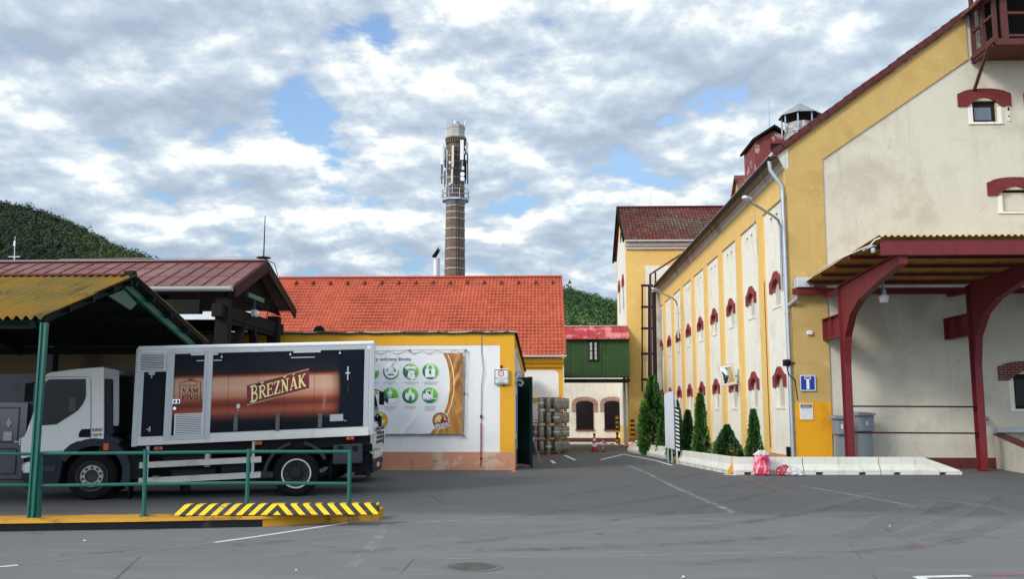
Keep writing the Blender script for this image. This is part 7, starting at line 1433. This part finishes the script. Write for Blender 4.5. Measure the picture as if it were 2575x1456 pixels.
mb = MB(); mb.prism([(XGa-.05, YGn-.35, zr0), (XGb+.0, YGn-.35, zr0), (XGb, YGn+1.3, zr1), (XGa-.05, YGn+1.3, zr1)], (0, 0, .06)); mb.prism([(XGa-.05, YGn+1.3, zr1), (XGb, YGn+1.3, zr1), (XGb, YGn+2.9, zr0), (XGa-.05, YGn+2.9, zr0)], (0, 0, .06)); r_ = mb.build('roof', redsheet, gw_); mb = MB()
for i in range(9): x_ = XGa+W_*i/8.0; mb.bar((min(x_, XGb-.03), YGn-.35, zr0+.085), (min(x_, XGb-.03), YGn+1.3, zr1+.085), .035, .05)
mb.build('standing_seam', redsheet, r_); MB().bar((XGa, YGn+1.3, zr1+.06), (XGb, YGn+1.3, zr1+.06), .2, .05).build('ridge_cap', mk('pale_ridge_cap', (.55, .5, .48, 1), .5), gw_)
a, b_ = at(1480, 858, Y=YGn-.06), at(1505, 908, Y=YGn-.06); wd = thing('window', None, None); wd.parent = gw_; wd.location = Vector(((a.x+b_.x)/2, YGn, b_.z))-gw_.location
MB().box(a.x, b_.x, YGn-.09, YGn-.03, b_.z, a.z).build('window_frame', frame_d, wd); mb = MB(); xm = (a.x+b_.x)/2; h_ = (a.z-b_.z-.16)/4
for x0, x1 in ((a.x+.08, xm-.10), (xm+.08, b_.x-.12)):
    for k_ in range(4): z = b_.z+.08+k_*h_; mb.box(x0, x1, YGn-.094, YGn-.0905, z+.02, z+h_-.02)
mb.build('pane', mk('pale_pane', (.46, .48, .48, 1), .3, .3, 3, spots=((.2, .2, .22, 1), 3, .5, .6, .8)), wd)
YBk = 74.0; bk = thing('back_building', 'white back building with two arched dark windows beneath the green passage', 'building', (3.5, YBk, gz(74)))
za_ = at(1480, 960, Y=YBk).z; MB().box(-1, 7.5, YBk, YBk+6, -2, za_+2.5).build('wall', white, bk); 
zp_ = at(1480, 1102, Y=YBk).z; MB().box(-1, 7.5, YBk-.06, YBk+.01, -2, zp_).build('plinth', plinth_r, bk)
for px0, px1 in ((1449, 1492), (1520, 1560)):
    a, b_ = at(px0, 1012, Y=YBk), at(px1, 1080, Y=YBk); xc = (a.x+b_.x)/2; w_ = (b_.x-a.x)/2; z0_, z1_ = b_.z, a.z+.1; o = thing('window', None, None); o.parent = bk; o.location = Vector((xc, YBk, z0_))-bk.location
    ap = [(xc-w_, z0_), (xc+w_, z0_)]+[(xc+w_*math.cos(PI*k_/10), z1_-.22+.24*math.sin(PI*k_/10)) for k_ in range(11)]
    MB().prism([(x, YBk-.03, z) for x, z in ap], (0, .1, 0)).build('pane', glassdark, o)
    ro = [(xc+(w_+.3)*math.cos(PI*k_/12), z1_-.06+.40*math.sin(PI*k_/12)) for k_ in range(13)]; ri = [(xc+(w_-.0)*math.cos(PI*k_/12), z1_-.22+.24*math.sin(PI*k_/12)) for k_ in range(13)]
    op = [(xc+w_+.36, z1_-.85), (xc+w_+.36, z1_-.12)]+ro[1:-1]+[(xc-w_-.36, z1_-.12), (xc-w_-.36, z1_-.85), (xc-w_, z1_-.85)]+ri[::-1]+[(xc+w_, z1_-.85)]
    MB().prism([(x, YBk-.06, z) for x, z in op], (0, .07, 0)).build('brick_arch', brickpale, o)
    mb = MB(); mb.box(xc-w_-.02, xc-w_+.08, YBk-.065, YBk-.031, z0_, z1_-.2); mb.box(xc+w_-.08, xc+w_+.02, YBk-.065, YBk-.031, z0_, z1_-.2)
    for k_ in range(1, 5): x_ = xc-w_+2*w_*k_/5; mb.box(x_-.03, x_+.03, YBk-.06, YBk-.0305, z0_, z1_-.02)
    for k_ in range(1, 6): z = z0_+(z1_-z0_)*k_/6; mb.box(xc-w_+.081, xc+w_-.081, YBk-.0595, YBk-.0306, z-.025, z+.025)
    mb.build('muntin', mk('dark_red_muntin', s8(44, 26, 28), .7) if 'dark_red_muntin' not in MATS else MATS['dark_red_muntin'], o); MB().box(xc-w_-.08, xc+w_+.08, YBk-.14, YBk, z0_-.12, z0_-.002).build('sill', plinth_r, o)
mb = MB(); mb.box(1.2, 6.1, 69.5, YBk-.06, gz(72)-.3, gz(70)+.10); tag(mb.build('raised_pavement', concrete_l), kind='structure')
mb = MB(); mb.tube([(XT-.25, 67.0, gz(67)), (XT-.25, 67.0, 6.5)], .09, 8); o = mb.build('drainpipe', concrete_l, tw)
# ------------------------------------------------------------------ kegs on pallets
m, t, b = start('keg_steel'); v = t.obj(); n = t.noise(v, 6, 4, .6)
t.put(b.inputs['Base Color'], t.mix(n, (.19, .186, .176, 1), (.42, .41, .395, 1))); b.inputs['Metallic'].default_value = .85; t.put(b.inputs['Roughness'], t.math('ADD', t.math('MULTIPLY', n, .25), .25)); kegm = m
kg = MB(); R = .166
kg.lathe([(.13, .0), (.15, .0), (.155, .02), (.155, .05), (.162, .07), (R, .10), (R, .17), (R+.012, .18), (R+.012, .20), (R, .21), (R, .33), (R+.012, .34), (R+.012, .36), (R, .37), (R, .43), (.16, .46), (.155, .49), (.155, .545), (.145, .55), (.142, .50), (.06, .49), (.04, .52), (.001, .52)], n=20)
kgb = MB()
for k_ in range(2):
    an = PI*k_-PI/2; kgb.box(.1660*math.cos(an)-.05, .1660*math.cos(an)+.05, .1660*math.sin(an)-.004, .1660*math.sin(an)+.004, .505, .53)
kg.cur = 1; kg.add(kgb.v, kgb.f)
bandm = mk('keg_paint_band', (.62, .60, .55, 1), .5, .1, 5)
proto = kg.build('keg', [kegm, black], smooth=True)
kg2 = MB(); kg2.v = list(kg.v); kg2.f = list(kg.f); kg2.m = list(kg.m); kg2.t = list(kg.t); kg2.cur = 2; kg2.lathe([(R+.002, .225), (R+.002, .315)], n=20, cap=False); proto2 = kg2.build('keg', [kegm, black, bandm], smooth=True)
pw = mk('pallet_wood', s8(150, 112, 78), .85, .2, 3, spots=(s8(100, 76, 56), 3, .5, .7, .7)); PL = MB(); pl_w, pl_d = 1.14, .8
for i in range(7): y = -pl_d/2+.06+i*.113; PL.box(-pl_w/2, pl_w/2, y-.045, y+.045, .118, .14)
for y in (-.36, 0, .36):
    PL.box(-pl_w/2, pl_w/2, y-.04, y+.04, 0, .02)
    for x in (-.5, 0, .5): PL.box(x-.07, x+.07, y-.04, y+.04, .0205, .1)
for x in (-.5, 0, .5): PL.box(x-.05, x+.05, -pl_d/2, pl_d/2, .1005, .1175)
pproto = PL.build('pallet', pw)
used = {'k': 0, 'p': 0, 'b': 0}
def place(kind, loc, rz, label, group):
    src = {'k': proto, 'b': proto2, 'p': pproto}[kind]
    if used[kind] == 0: o = src; o.location = loc; o.rotation_euler = (0, 0, rz)
    else: o = dup(src, loc, rz)
    used[kind] += 1; return tag(o, label, 'pallet' if kind == 'p' else 'keg', group)
base = gr(1381, 1144); base.x += .0
q0_, q1_ = at(1353, 1100, Y=base.y), at(1407, 1100, Y=base.y); cx0 = (q0_.x+q1_.x)/2; gz0 = gz(base.y+.4)
tier_n = ['bottom', 'second lowest', 'third', 'top']; ord_ = ['left', 'middle', 'right']
for tier in range(4):
    z = gz0+.715*tier
    place('p', (cx0, base.y+.42, z), 0.0, f'wooden pallet under the {tier_n[tier]} tier of the near keg stack', 'pallets in the keg stacks')
    for r_ in range(2):
        for c_ in range(3):
            x = cx0+(c_-1)*.37+random.uniform(-.012, .012)+(.15 if r_ else 0); y = base.y+.22+r_*.4+random.uniform(-.01, .01)
            k_ = 'b' if random.random() < .35 else 'k'
            lab = f'keg of the near stack, {tier_n[tier]} tier, {ord_[c_]} of the front row' if r_ == 0 else f'keg of the near stack, {tier_n[tier]} tier, behind the {ord_[c_]} front keg'
            place(k_, (x, y, z+.142), random.uniform(-.5, .5), lab, 'beer kegs stacked on pallets')
cx1, cy1 = cx0+.38, base.y+1.75
for tier in range(4):
    z = gz(cy1)+.715*tier
    place('p', (cx1, cy1, z), 0.0, f'wooden pallet under the {tier_n[tier]} tier of the stack behind at right', 'pallets in the keg stacks')
    for r_ in range(2):
        for c_ in range(1, 3): place('b' if (tier+c_) % 3 == 0 else 'k', (cx1+(c_-1)*.375+(.17 if r_ else 0), cy1-.2+r_*.4, z+.142), random.uniform(-.5, .5), f'keg of the rear stack, {tier_n[tier]} tier, {["", "middle", "right"][c_]} {"front" if r_ == 0 else "back"} one', 'beer kegs stacked on pallets')
cx2, cy2 = cx0-1.0, base.y+.75
for tier in range(2):
    z = gz(cy2)+.715*tier
    place('p', (cx2, cy2, z), 0.0, f'wooden pallet under the {["lower", "upper"][tier]} tier of the low keg stack by the gate', 'pallets in the keg stacks')
    for r_ in range(2):
        for c_ in range(3): place('b' if (tier+c_) % 2 else 'k', (cx2+(c_-1)*.375+(.17 if r_ else 0), cy2-.2+r_*.4, z+.142), random.uniform(-.5, .5), f'keg of the low stack by the gate, {["lower", "upper"][tier]} tier, {ord_[c_]} {"front" if r_ == 0 else "back"} one', 'beer kegs stacked on pallets')
for i in range(2): place('p', (cx2+.05*i, cy2+.02, gz(cy2)+1.43+.145*i), .02+.03*i, ['empty pallet lying on the low keg stack, lower of two', 'empty pallet lying on the low keg stack, upper of two'][i], 'pallets in the keg stacks')
# ------------------------------------------------------------------ cone, delineator, tape
q = gr(1495, 1136); gzc = q.z
cone = thing('traffic_cone', 'red and white traffic cone standing beneath the green passage', 'traffic cone', q); conered = mk('cone_red', s8(170, 24, 44), .5, .1, 4)
hz2 = at(1495, 1096, Y=q.y).z-gzc
mb = MB(); mb.box(-.22, .22, -.22, .22, 0, .04); mb.build('base', black, cone, world=False, bevel=.01)
mb = MB(); prof = [(.175, .0401), (.045, hz2)]; rr = lambda z: .175+(.045-.175)*(z-.04)/(hz2-.04)
for i, (f0, f1) in enumerate(((.0, .28), (.28, .5), (.5, .66), (.66, .82), (.82, 1.0))): mb.cur = i % 2; z0_, z1_ = .041+(hz2-.041)*f0, .041+(hz2-.041)*f1; mb.lathe([(rr(z0_), z0_), (rr(z1_), z1_)], n=20, cap=(f1 == 1.0))
mb.build('body', [conered, signw], cone, world=False, smooth=True); mb = MB(); mb.lathe([(.07, hz2-.01), (.08, hz2+.05), (.08, hz2+.12), (.03, hz2+.13)], n=14); mb.build('cap', conered, cone, world=False)
q = gr(1517, 1137); dl = thing('delineator_post', 'thin red and white striped post right of the traffic cone', 'post', q); hh = at(1517, 1108, Y=q.y).z-q.z; mb = MB()
for i in range(7): mb.cur = i % 2; mb.lathe([(.028, hh*i/7), (.028, hh*(i+1)/7)], n=10, cap=True)
mb.build('post', [signw, conered], dl, world=False); MB().lathe([(.12, 0), (.12, .03), (.05, .06)], n=14).build('foot', black, dl, world=False)
m, t, b = start('red_white_tape'); v = t.obj(); sp = t.new('ShaderNodeSeparateXYZ'); t.put(sp.inputs[0], v); f = t.math('GREATER_THAN', t.math('FRACT', t.math('MULTIPLY', sp.outputs[0], 2.6)), .5); t.put(b.inputs['Base Color'], t.mix(f, s8(196, 60, 60), (.8, .78, .75, 1))); tape = m
P_ = [at(1500, 1112, Y=q.y), at(1540, 1117, Y=q.y), at(1575, 1117, Y=q.y), at(1608, 1108, Y=q.y-.3), at(1640, 1098, Y=q.y-1)]; mb = MB()
for a, b_ in zip(P_, P_[1:]): mb.add([a+Vector((0, 0, .035)), b_+Vector((0, 0, .035)), b_-Vector((0, 0, .035)), a-Vector((0, 0, .035)), a+Vector((0, .006, .035)), b_+Vector((0, .006, .035)), b_+Vector((0, .006, -.035)), a+Vector((0, .006, -.035))], [(0, 1, 2, 3), (7, 6, 5, 4), (0, 4, 5, 1), (3, 2, 6, 7)])
tag(mb.build('barrier_tape', tape, loc=P_[0]), 'red and white barrier tape strung between the cone and the tower', 'tape')
# ------------------------------------------------------------------ concrete barriers
bar_top = .50
def barrier(a, b_, label, slope=None, group='concrete traffic barriers', mat_=None, ha=None, hb=None):
    a, b_ = Vector(a), Vector(b_); d_ = (b_-a); L_ = math.hypot(d_.x, d_.y); ang = math.atan2(d_.y, d_.x); ha = ha or bar_top; mat_ = mat_ or concrete_l
    # local x along barrier, -y is the face seen, origin at face foot
    prof = [(0, .07), (.0, .13), (.075, .235), (.115, .30), (.135, bar_top), (.275, bar_top), (.295, .30), (.335, .235), (.41, .13), (.41, .07)]
    def sec(x, k): return [(x, y, z if z <= .07 else .07+(z-.07)*k) for y, z in prof]
    mb = MB(); g = .012
    if slope: s0 = sec(g, 1); s1 = sec(L_*slope, 1); s2 = sec(L_-g, .12); secs = [s0, s1, s2]
    else: secs = [sec(g, 1), sec(L_-g, 1)]
    n_ = len(prof); vs = [v for s_ in secs for v in s_]; fs = [(i*n_+k, (i+1)*n_+k, (i+1)*n_+(k+1) % n_, i*n_+(k+1) % n_) for i in range(len(secs)-1) for k in range(n_)]+[tuple(range(n_)), tuple(range((len(secs)-1)*n_, len(secs)*n_))[::-1]]
    mb.add(vs, fs)
    for x0, x1 in ((g, L_*.2-.1), (L_*.2+.1, L_*.76-.1), (L_*.76+.1, L_-g)): mb.box(x0, x1, .004, .406, -.12, .069)
    o = mb.build('concrete_barrier', mat_, bevel=.012, loc=(0, 0, 0)); o.location = (a.x, a.y, a.z); o.rotation_euler = (0, -math.atan2(d_.z, L_), ang)
    return tag(o, label, 'barrier', group)
xs = [at(x, 1194.5, Z=0) for x in (1846, 2023, 2216, 2421)]
for i in range(3): barrier(xs[i], xs[i+1], ['pale concrete barrier behind the two pink plastic bags', 'pale concrete barrier in the middle of the front row, without bags', 'pale concrete barrier whose right end slopes down to the asphalt'][i], slope=.55 if i == 2 else None)
yb_m = mk('barrier_end_yellow', s8(220, 150, 24), .7, .12, 3, spots=(s8(150, 110, 50), 3, .6, .7, .6))
def endplate(p, ang, label):
    o = thing('barrier_end', label, 'barrier end', p, ang); pr = [(0, .0), (.1, .0), (.12, .06), (.29, .06), (.31, 0), (.41, .0), (.41, .13), (.335, .235), (.295, .30), (.275, bar_top+.02), (.135, bar_top+.02), (.115, .30), (.075, .235), (0, .13)]
    MB().prism([(-.06, y, z) for y, z in pr], (.055, 0, 0)).build('plate', yb_m, o, world=False, bevel=.006); MB().lathe([(.035, -.064), (.035, -.0605)], (0, .205, .2), 'x', 14).build('hole', black, o, world=False)
# middle row, near end at (5.5, 27.6), running away; local -y must face the yard (towards -x)
B0, B1 = at(1830, 1193, Z=0), gr(1703, 1167)
def row(B0, B1, n, labels, sgn=1):
    for i in range(n): a, b_ = B1.lerp(B0, i/n), B1.lerp(B0, (i+1)/n); a.z, b_.z = gz(a.y), gz(b_.y); barrier(a, b_, labels[i])
row(B0, B1, 3, ['concrete barrier of the middle row, farthest, next to the corrugated screen', 'middle barrier of the angled row before the clipped conifers', 'concrete barrier of the angled row nearest the camera with the yellow end'])
d_ = (B0-B1); an = math.atan2(d_.y, d_.x); endplate(B0+d_.normalized()*.07, an, 'yellow end plate with round hole closing the nearest angled barrier')
C0, C1 = gr(1694, 1159), gr(1577, 1136)
row(C0, C1, 5, ['concrete barrier of the far row, farthest, by the tower foot', 'concrete barrier of the far row, second from the tower', 'concrete barrier in the middle of the far row under the big conifer', 'concrete barrier of the far row, second from the screen', 'concrete barrier of the far row, right behind the screen legs'])
d_ = (C0-C1); endplate(C0+d_.normalized()*.07, math.atan2(d_.y, d_.x), 'yellow end plate of the far barrier row behind the screen legs')
# soil strip with grass behind barriers
soil = mk('planting_soil', (.06, .05, .035, 1), .95, .3, 2, spots=((.09, .10, .05, 1), 2, .45, .6, .8)); mb = MB(); pts_ = [(B0.x+.5, B0.y+.45), (8.6, 28.3), (8.6, 50), (C1.x+.5, C1.y+1.5)]
mb.poly([(B0.x+.45, B0.y+.3, .02), (8.59, 28.2, .02), (8.59, 45, gz(45)+.02), (C1.x+.45, C1.y, gz(C1.y)+.02), (C0.x+.45, C0.y, gz(C0.y)+.02)]); tag(mb.build('planting_bed', soil, normals=False), kind='structure')
grassm = mk('grass_blade', (.06, .09, .03, 1), .8, .2, 3, tone=[s8(66, 86, 40), s8(120, 130, 66)]); mb = MB()
for _ in range(2600):
    y = random.uniform(28.5, 45); f = (y-B0.y)/(C1.y-B0.y); x0 = B0.x+(C1.x-B0.x)*f+.5; x = random.uniform(x0, 8.5); h_ = random.uniform(.05, .16); z = gz(y)+.02; mb.tone = random.random(); dx = random.uniform(-.05, .05); mb.add([(x-.012, y, z), (x+.012, y, z), (x+dx, y+.02, z+h_)], [(0, 1, 2)])
tag(mb.build('grass', grassm, normals=False), 'short grass growing in the planting bed behind the barriers', 'grass', kind='stuff')
# ------------------------------------------------------------------ corrugated screen
a, b_ = gr(1697, 1160), None; ax, ay = at(1697, 1100, Y=34.6), at(1675, 1100, Y=36.6)
sc_ = thing('corrugated_screen', 'tall pale corrugated screen on legs with a black and white striped edge', 'screen', (ax.x, 34.6, 0))
zt, zt2, z0 = at(1694, 986, Y=34.6).z, at(1675, 992, Y=36.6).z, at(1697, 1131, Y=34.6).z; z02 = at(1675, 1126, Y=36.6).z
mb = MB(); vs = []; n_ = 48; dr_ = (Vector((ay.x, 36.6, 0))-Vector((ax.x, 34.6, 0))); nn = Vector((-dr_.y, dr_.x, 0)).normalized()
for i in range(n_+1):
    f = i/n_; p = Vector((ax.x, 34.6, 0))+dr_*f+nn*(.028*math.cos(2*PI*i/4)); vs += [(p.x, p.y, z0+(z02-z0)*f), (p.x, p.y, zt+(zt2-zt)*f+.05*math.sin(PI*f))]
mb.add(vs, [(2*i, 2*i+2, 2*i+3, 2*i+1) for i in range(n_)]); o = mb.build('sheet', mk('pale_blue_grey_sheet', (.52, .56, .60, 1), .5, .06, 2), sc_, normals=False); md = o.modifiers.new('solid', 'SOLIDIFY'); md.thickness = .012
for f in (0.0, .55, 1.0): p = Vector((ax.x, 34.6, 0))+dr_*f+nn*-.06; MB().bar((p.x, p.y, gz(p.y)), (p.x, p.y, zt*.95), .05).build('leg', galv_l, sc_)
mb = MB(); p = Vector((ax.x+.03, 34.56, 0)); n_ = 22; zb_ = z0; zt_s = zt-.55
for k_ in range(n_): mb.cur = k_ % 2; za, zc2 = zb_+(zt_s-zb_)*k_/n_, zb_+(zt_s-zb_)*(k_+1)/n_; mb.add([(p.x, p.y, za), (p.x+.14, p.y+.02, za-.06), (p.x+.14, p.y+.02, zc2-.06), (p.x, p.y, zc2), (p.x, p.y+.03, za), (p.x+.14, p.y+.05, za-.06), (p.x+.14, p.y+.05, zc2-.06), (p.x, p.y+.03, zc2)], [(0, 1, 2, 3), (7, 6, 5, 4), (0, 4, 5, 1), (1, 5, 6, 2), (2, 6, 7, 3), (3, 7, 4, 0)])
mb.build('striped_edge', [signw, black], sc_)
# ------------------------------------------------------------------ conifers
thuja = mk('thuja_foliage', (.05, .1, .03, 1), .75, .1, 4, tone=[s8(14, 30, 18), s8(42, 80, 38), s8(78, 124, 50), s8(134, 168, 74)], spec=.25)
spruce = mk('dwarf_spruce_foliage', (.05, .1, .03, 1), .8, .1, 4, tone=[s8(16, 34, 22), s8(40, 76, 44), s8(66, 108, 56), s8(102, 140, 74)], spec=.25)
bark = mk('bark', (.09, .06, .04, 1), .9, .3, 6)
def conifer(x, y, w, top, label, shape, mat_, n, leaf, base=None, gaps=.12):
    """crown of small scale sprays on a shape given as (height fraction, radius fraction)"""
    z0 = gz(y) if base is None else base; h_ = top-z0; o = thing('conifer', label, 'conifer', (x, y, z0), group='conifers along the long wall')
    mb = MB(); mb.tube([(0, 0, 0), (.02, 0, h_*.4), (0, 0, h_*.9)], [.06, .04, .01], 7); mb.build('trunk', bark, o, world=False)
    def rad(f):
        for (f0, r0_), (f1, r1_) in zip(shape, shape[1:]):
            if f0 <= f <= f1: return w*(r0_+(r1_-r0_)*(f-f0)/(f1-f0))
        return 0
    mb = MB(); sd = random.random()*99
    for _ in range(n):
        f = random.random()**.85; an = random.uniform(0, 2*PI); R_ = rad(f)
        lump = noise.noise(Vector((math.cos(an)*2.2+sd, math.sin(an)*2.2, f*h_*2.4)))
        lump2 = noise.noise(Vector((math.cos(an)*5+sd, math.sin(an)*5, f*h_*5.5)))
        if lump2 < -.32+gaps and random.random() < .75: continue
        d_ = random.random(); depth = 1-.42*d_**2.2; r_ = R_*(1+.38*lump+.32*lump2)*depth
        p = Vector((r_*math.cos(an), r_*math.sin(an), f*h_+random.uniform(-.03, .03)))
        out = Vector((math.cos(an), math.sin(an), random.uniform(.25, 1.3))).normalized(); side = out.cross(Vector((random.uniform(-1, 1), random.uniform(-1, 1), random.uniform(-.4, 1)))).normalized()
        s_ = leaf*random.uniform(.6, 1.35); tip = p+out*s_*1.5
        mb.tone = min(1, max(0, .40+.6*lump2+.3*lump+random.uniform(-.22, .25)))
        mb.add([p-side*s_*.30, p+out*s_*.7-side*s_*.42, tip, p+out*s_*.7+side*s_*.42, p+side*s_*.30], [(0, 1, 2, 3, 4)])
    mb.build('crown', mat_, o, world=False, normals=False); return o
def cpos(px_, Y, ptop): q = at(px_, 1100, Y=Y); return q.x, Y, at(px_, ptop, Y=Y).z
S1 = [(0, .75), (.08, .95), (.3, 1.0), (.5, .86), (.66, .62), (.82, .36), (.93, .2), (1, .06)]
S2 = [(0, .7), (.1, 1.0), (.25, .95), (.45, .62), (.6, .5), (.8, .38), (.92, .24), (1, .05)]
S3 = [(0, .9), (.15, 1.0), (.4, .92), (.65, .68), (.85, .3), (.93, .14), (1, .04)]
S4 = [(0, .85), (.12, 1.0), (.35, .78), (.55, .5), (.75, .34), (.9, .2), (1, .04)]
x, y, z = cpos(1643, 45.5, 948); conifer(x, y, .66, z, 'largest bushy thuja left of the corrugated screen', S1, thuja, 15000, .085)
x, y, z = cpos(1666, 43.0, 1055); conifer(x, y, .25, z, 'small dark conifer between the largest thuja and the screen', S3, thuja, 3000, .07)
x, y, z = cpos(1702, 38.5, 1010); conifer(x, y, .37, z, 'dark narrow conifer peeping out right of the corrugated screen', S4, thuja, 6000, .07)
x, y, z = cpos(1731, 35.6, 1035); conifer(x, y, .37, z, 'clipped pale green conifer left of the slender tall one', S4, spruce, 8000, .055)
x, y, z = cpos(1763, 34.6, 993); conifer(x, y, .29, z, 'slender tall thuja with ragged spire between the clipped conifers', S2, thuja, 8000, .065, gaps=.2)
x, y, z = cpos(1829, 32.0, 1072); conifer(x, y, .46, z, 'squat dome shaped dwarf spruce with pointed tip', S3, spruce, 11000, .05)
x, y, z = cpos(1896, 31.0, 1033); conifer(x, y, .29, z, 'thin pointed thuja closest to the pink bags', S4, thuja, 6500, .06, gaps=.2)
# ------------------------------------------------------------------ bags of pink shavings
m, t, b = start('pink_filled_plastic'); v = t.obj(); q = t.noise(t.scaled(v, (1, 1, .6)), 9, 6, .65, .8); c = t.ramp(q, [(.30, s8(150, 20, 48)), (.45, s8(206, 52, 84)), (.56, s8(228, 120, 138)), (.66, s8(236, 190, 196)), (.8, s8(190, 34, 64))])
t.put(b.inputs['Base Color'], c); b.inputs['Roughness'].default_value = .28; b.inputs['Coat Weight'].default_value = .4; pinkm = m
m, t, b = start('crumpled_clear_plastic'); v = t.obj(); q = t.noise(v, 7, 6, .65, .8); t.put(b.inputs['Base Color'], t.ramp(q, [(.3, (.40, .36, .37, 1)), (.5, (.68, .66, .66, 1)), (.7, (.85, .84, .84, 1))])); b.inputs['Roughness'].default_value = .25; t.put(b.inputs['Alpha'], t.math('ADD', t.math('MULTIPLY', q, .5), .5)); clearm = m
def bag(c_, prof, m_, name, parent, sx=1, sy=.8, amp=.16, lean=0.0, seed=0, n=40):
    vs = []; sub = []
    for (r0_, z0_), (r1_, z1_) in zip(prof, prof[1:]):
        for k_ in range(4): sub.append((r0_+(r1_-r0_)*k_/4, z0_+(z1_-z0_)*k_/4))
    sub.append(prof[-1])
    for r_, z in sub:
        for k_ in range(n):
            an = 2*PI*k_/n; q = Vector((math.cos(an)*2.2+seed, math.sin(an)*2.2, z*7)); d_ = 1+amp*(noise.noise(q)+.8*noise.noise(q*2.3)+.5*abs(noise.noise(q*4.6)))
            vs.append((c_[0]+r_*math.cos(an)*d_*sx+lean*z, c_[1]+r_*math.sin(an)*d_*sy, max(c_[2]+.004, c_[2]+z+.02*noise.noise(q*1.7))))
    M = len(sub); mb = MB(); mb.add(vs, [(i*n+k_, i*n+(k_+1) % n, (i+1)*n+(k_+1) % n, (i+1)*n+k_) for i in range(M-1) for k_ in range(n)]+[tuple(range(n))[::-1], tuple(range((M-1)*n, M*n))]); return mb.build(name, m_, parent, smooth=True)
p = at(1916, 1196, Z=0); p.y -= .02; b1 = thing('plastic_bag', 'tall upright plastic bag full of pink scraps leaning on the barrier', 'plastic bag', p, group='bags of pink scraps')
ht_ = at(1916, 1133, Y=p.y).z; bag((p.x, p.y-.02, 0), [(.17, 0), (.235, .05), (.23, .2), (.215, .4), (.215, ht_*.72), (.19, ht_*.8)], pinkm, 'filling', b1, seed=3)
bag((p.x+.01, p.y-.02, ht_*.80), [(.20, 0), (.20, ht_*.08), (.15, ht_*.15), (.09, ht_*.2)], clearm, 'bag_neck', b1, seed=9, amp=.3)
p = at(1974, 1196, Z=0); b2 = thing('plastic_bag', 'low slumped bag of dark pink scraps with a white crumpled tail', 'plastic bag', p, group='bags of pink scraps')
bag((p.x-.02, p.y-.02, 0), [(.2, 0), (.25, .04), (.23, .14), (.15, .24), (.05, .30)], mk('dark_pink_plastic', s8(150, 28, 52), .3, .35, 8, spots=(s8(214, 120, 134), 7, .52, .62, .8), coat=.4), 'filling', b2, seed=5, amp=.22)
bag((p.x+.24, p.y-.10, 0), [(.12, 0), (.24, .03), (.21, .12), (.13, .21), (.05, .25)], clearm, 'bag_neck', b2, seed=8, amp=.35, sx=1.15, lean=-.35)
q = gr(1291, 1187); mb = MB(); mb.add([q+Vector((-.10, 0, .0)), q+Vector((-.05, -.06, .0)), q+Vector((.09, -.05, .0)), q+Vector((.11, .03, .0)), q+Vector((0, .06, 0)), q+Vector((-.03, 0, .06)), q+Vector((.05, 0, .05))], [(0, 1, 5), (1, 2, 6, 5), (2, 3, 6), (3, 4, 5, 6), (4, 0, 5), (4, 3, 2, 1, 0)]); tag(mb.build('red_rag', mk('red_rag_cloth', s8(206, 92, 84), .8), loc=q), 'small red rag on the asphalt at the annex corner', 'rag')
# overhead wire by the long wall
mb = MB(); mb.tube([at(1890, 535, X=XP-.1), at(1899, 575, X=XP-.08), at(1905, 640, X=XP-.03)], .012, 5); tag(mb.build('hanging_wire', galv, loc=at(1899, 575, X=XP-.08)), 'thin wire hanging down the long wall between two bays', 'wire')
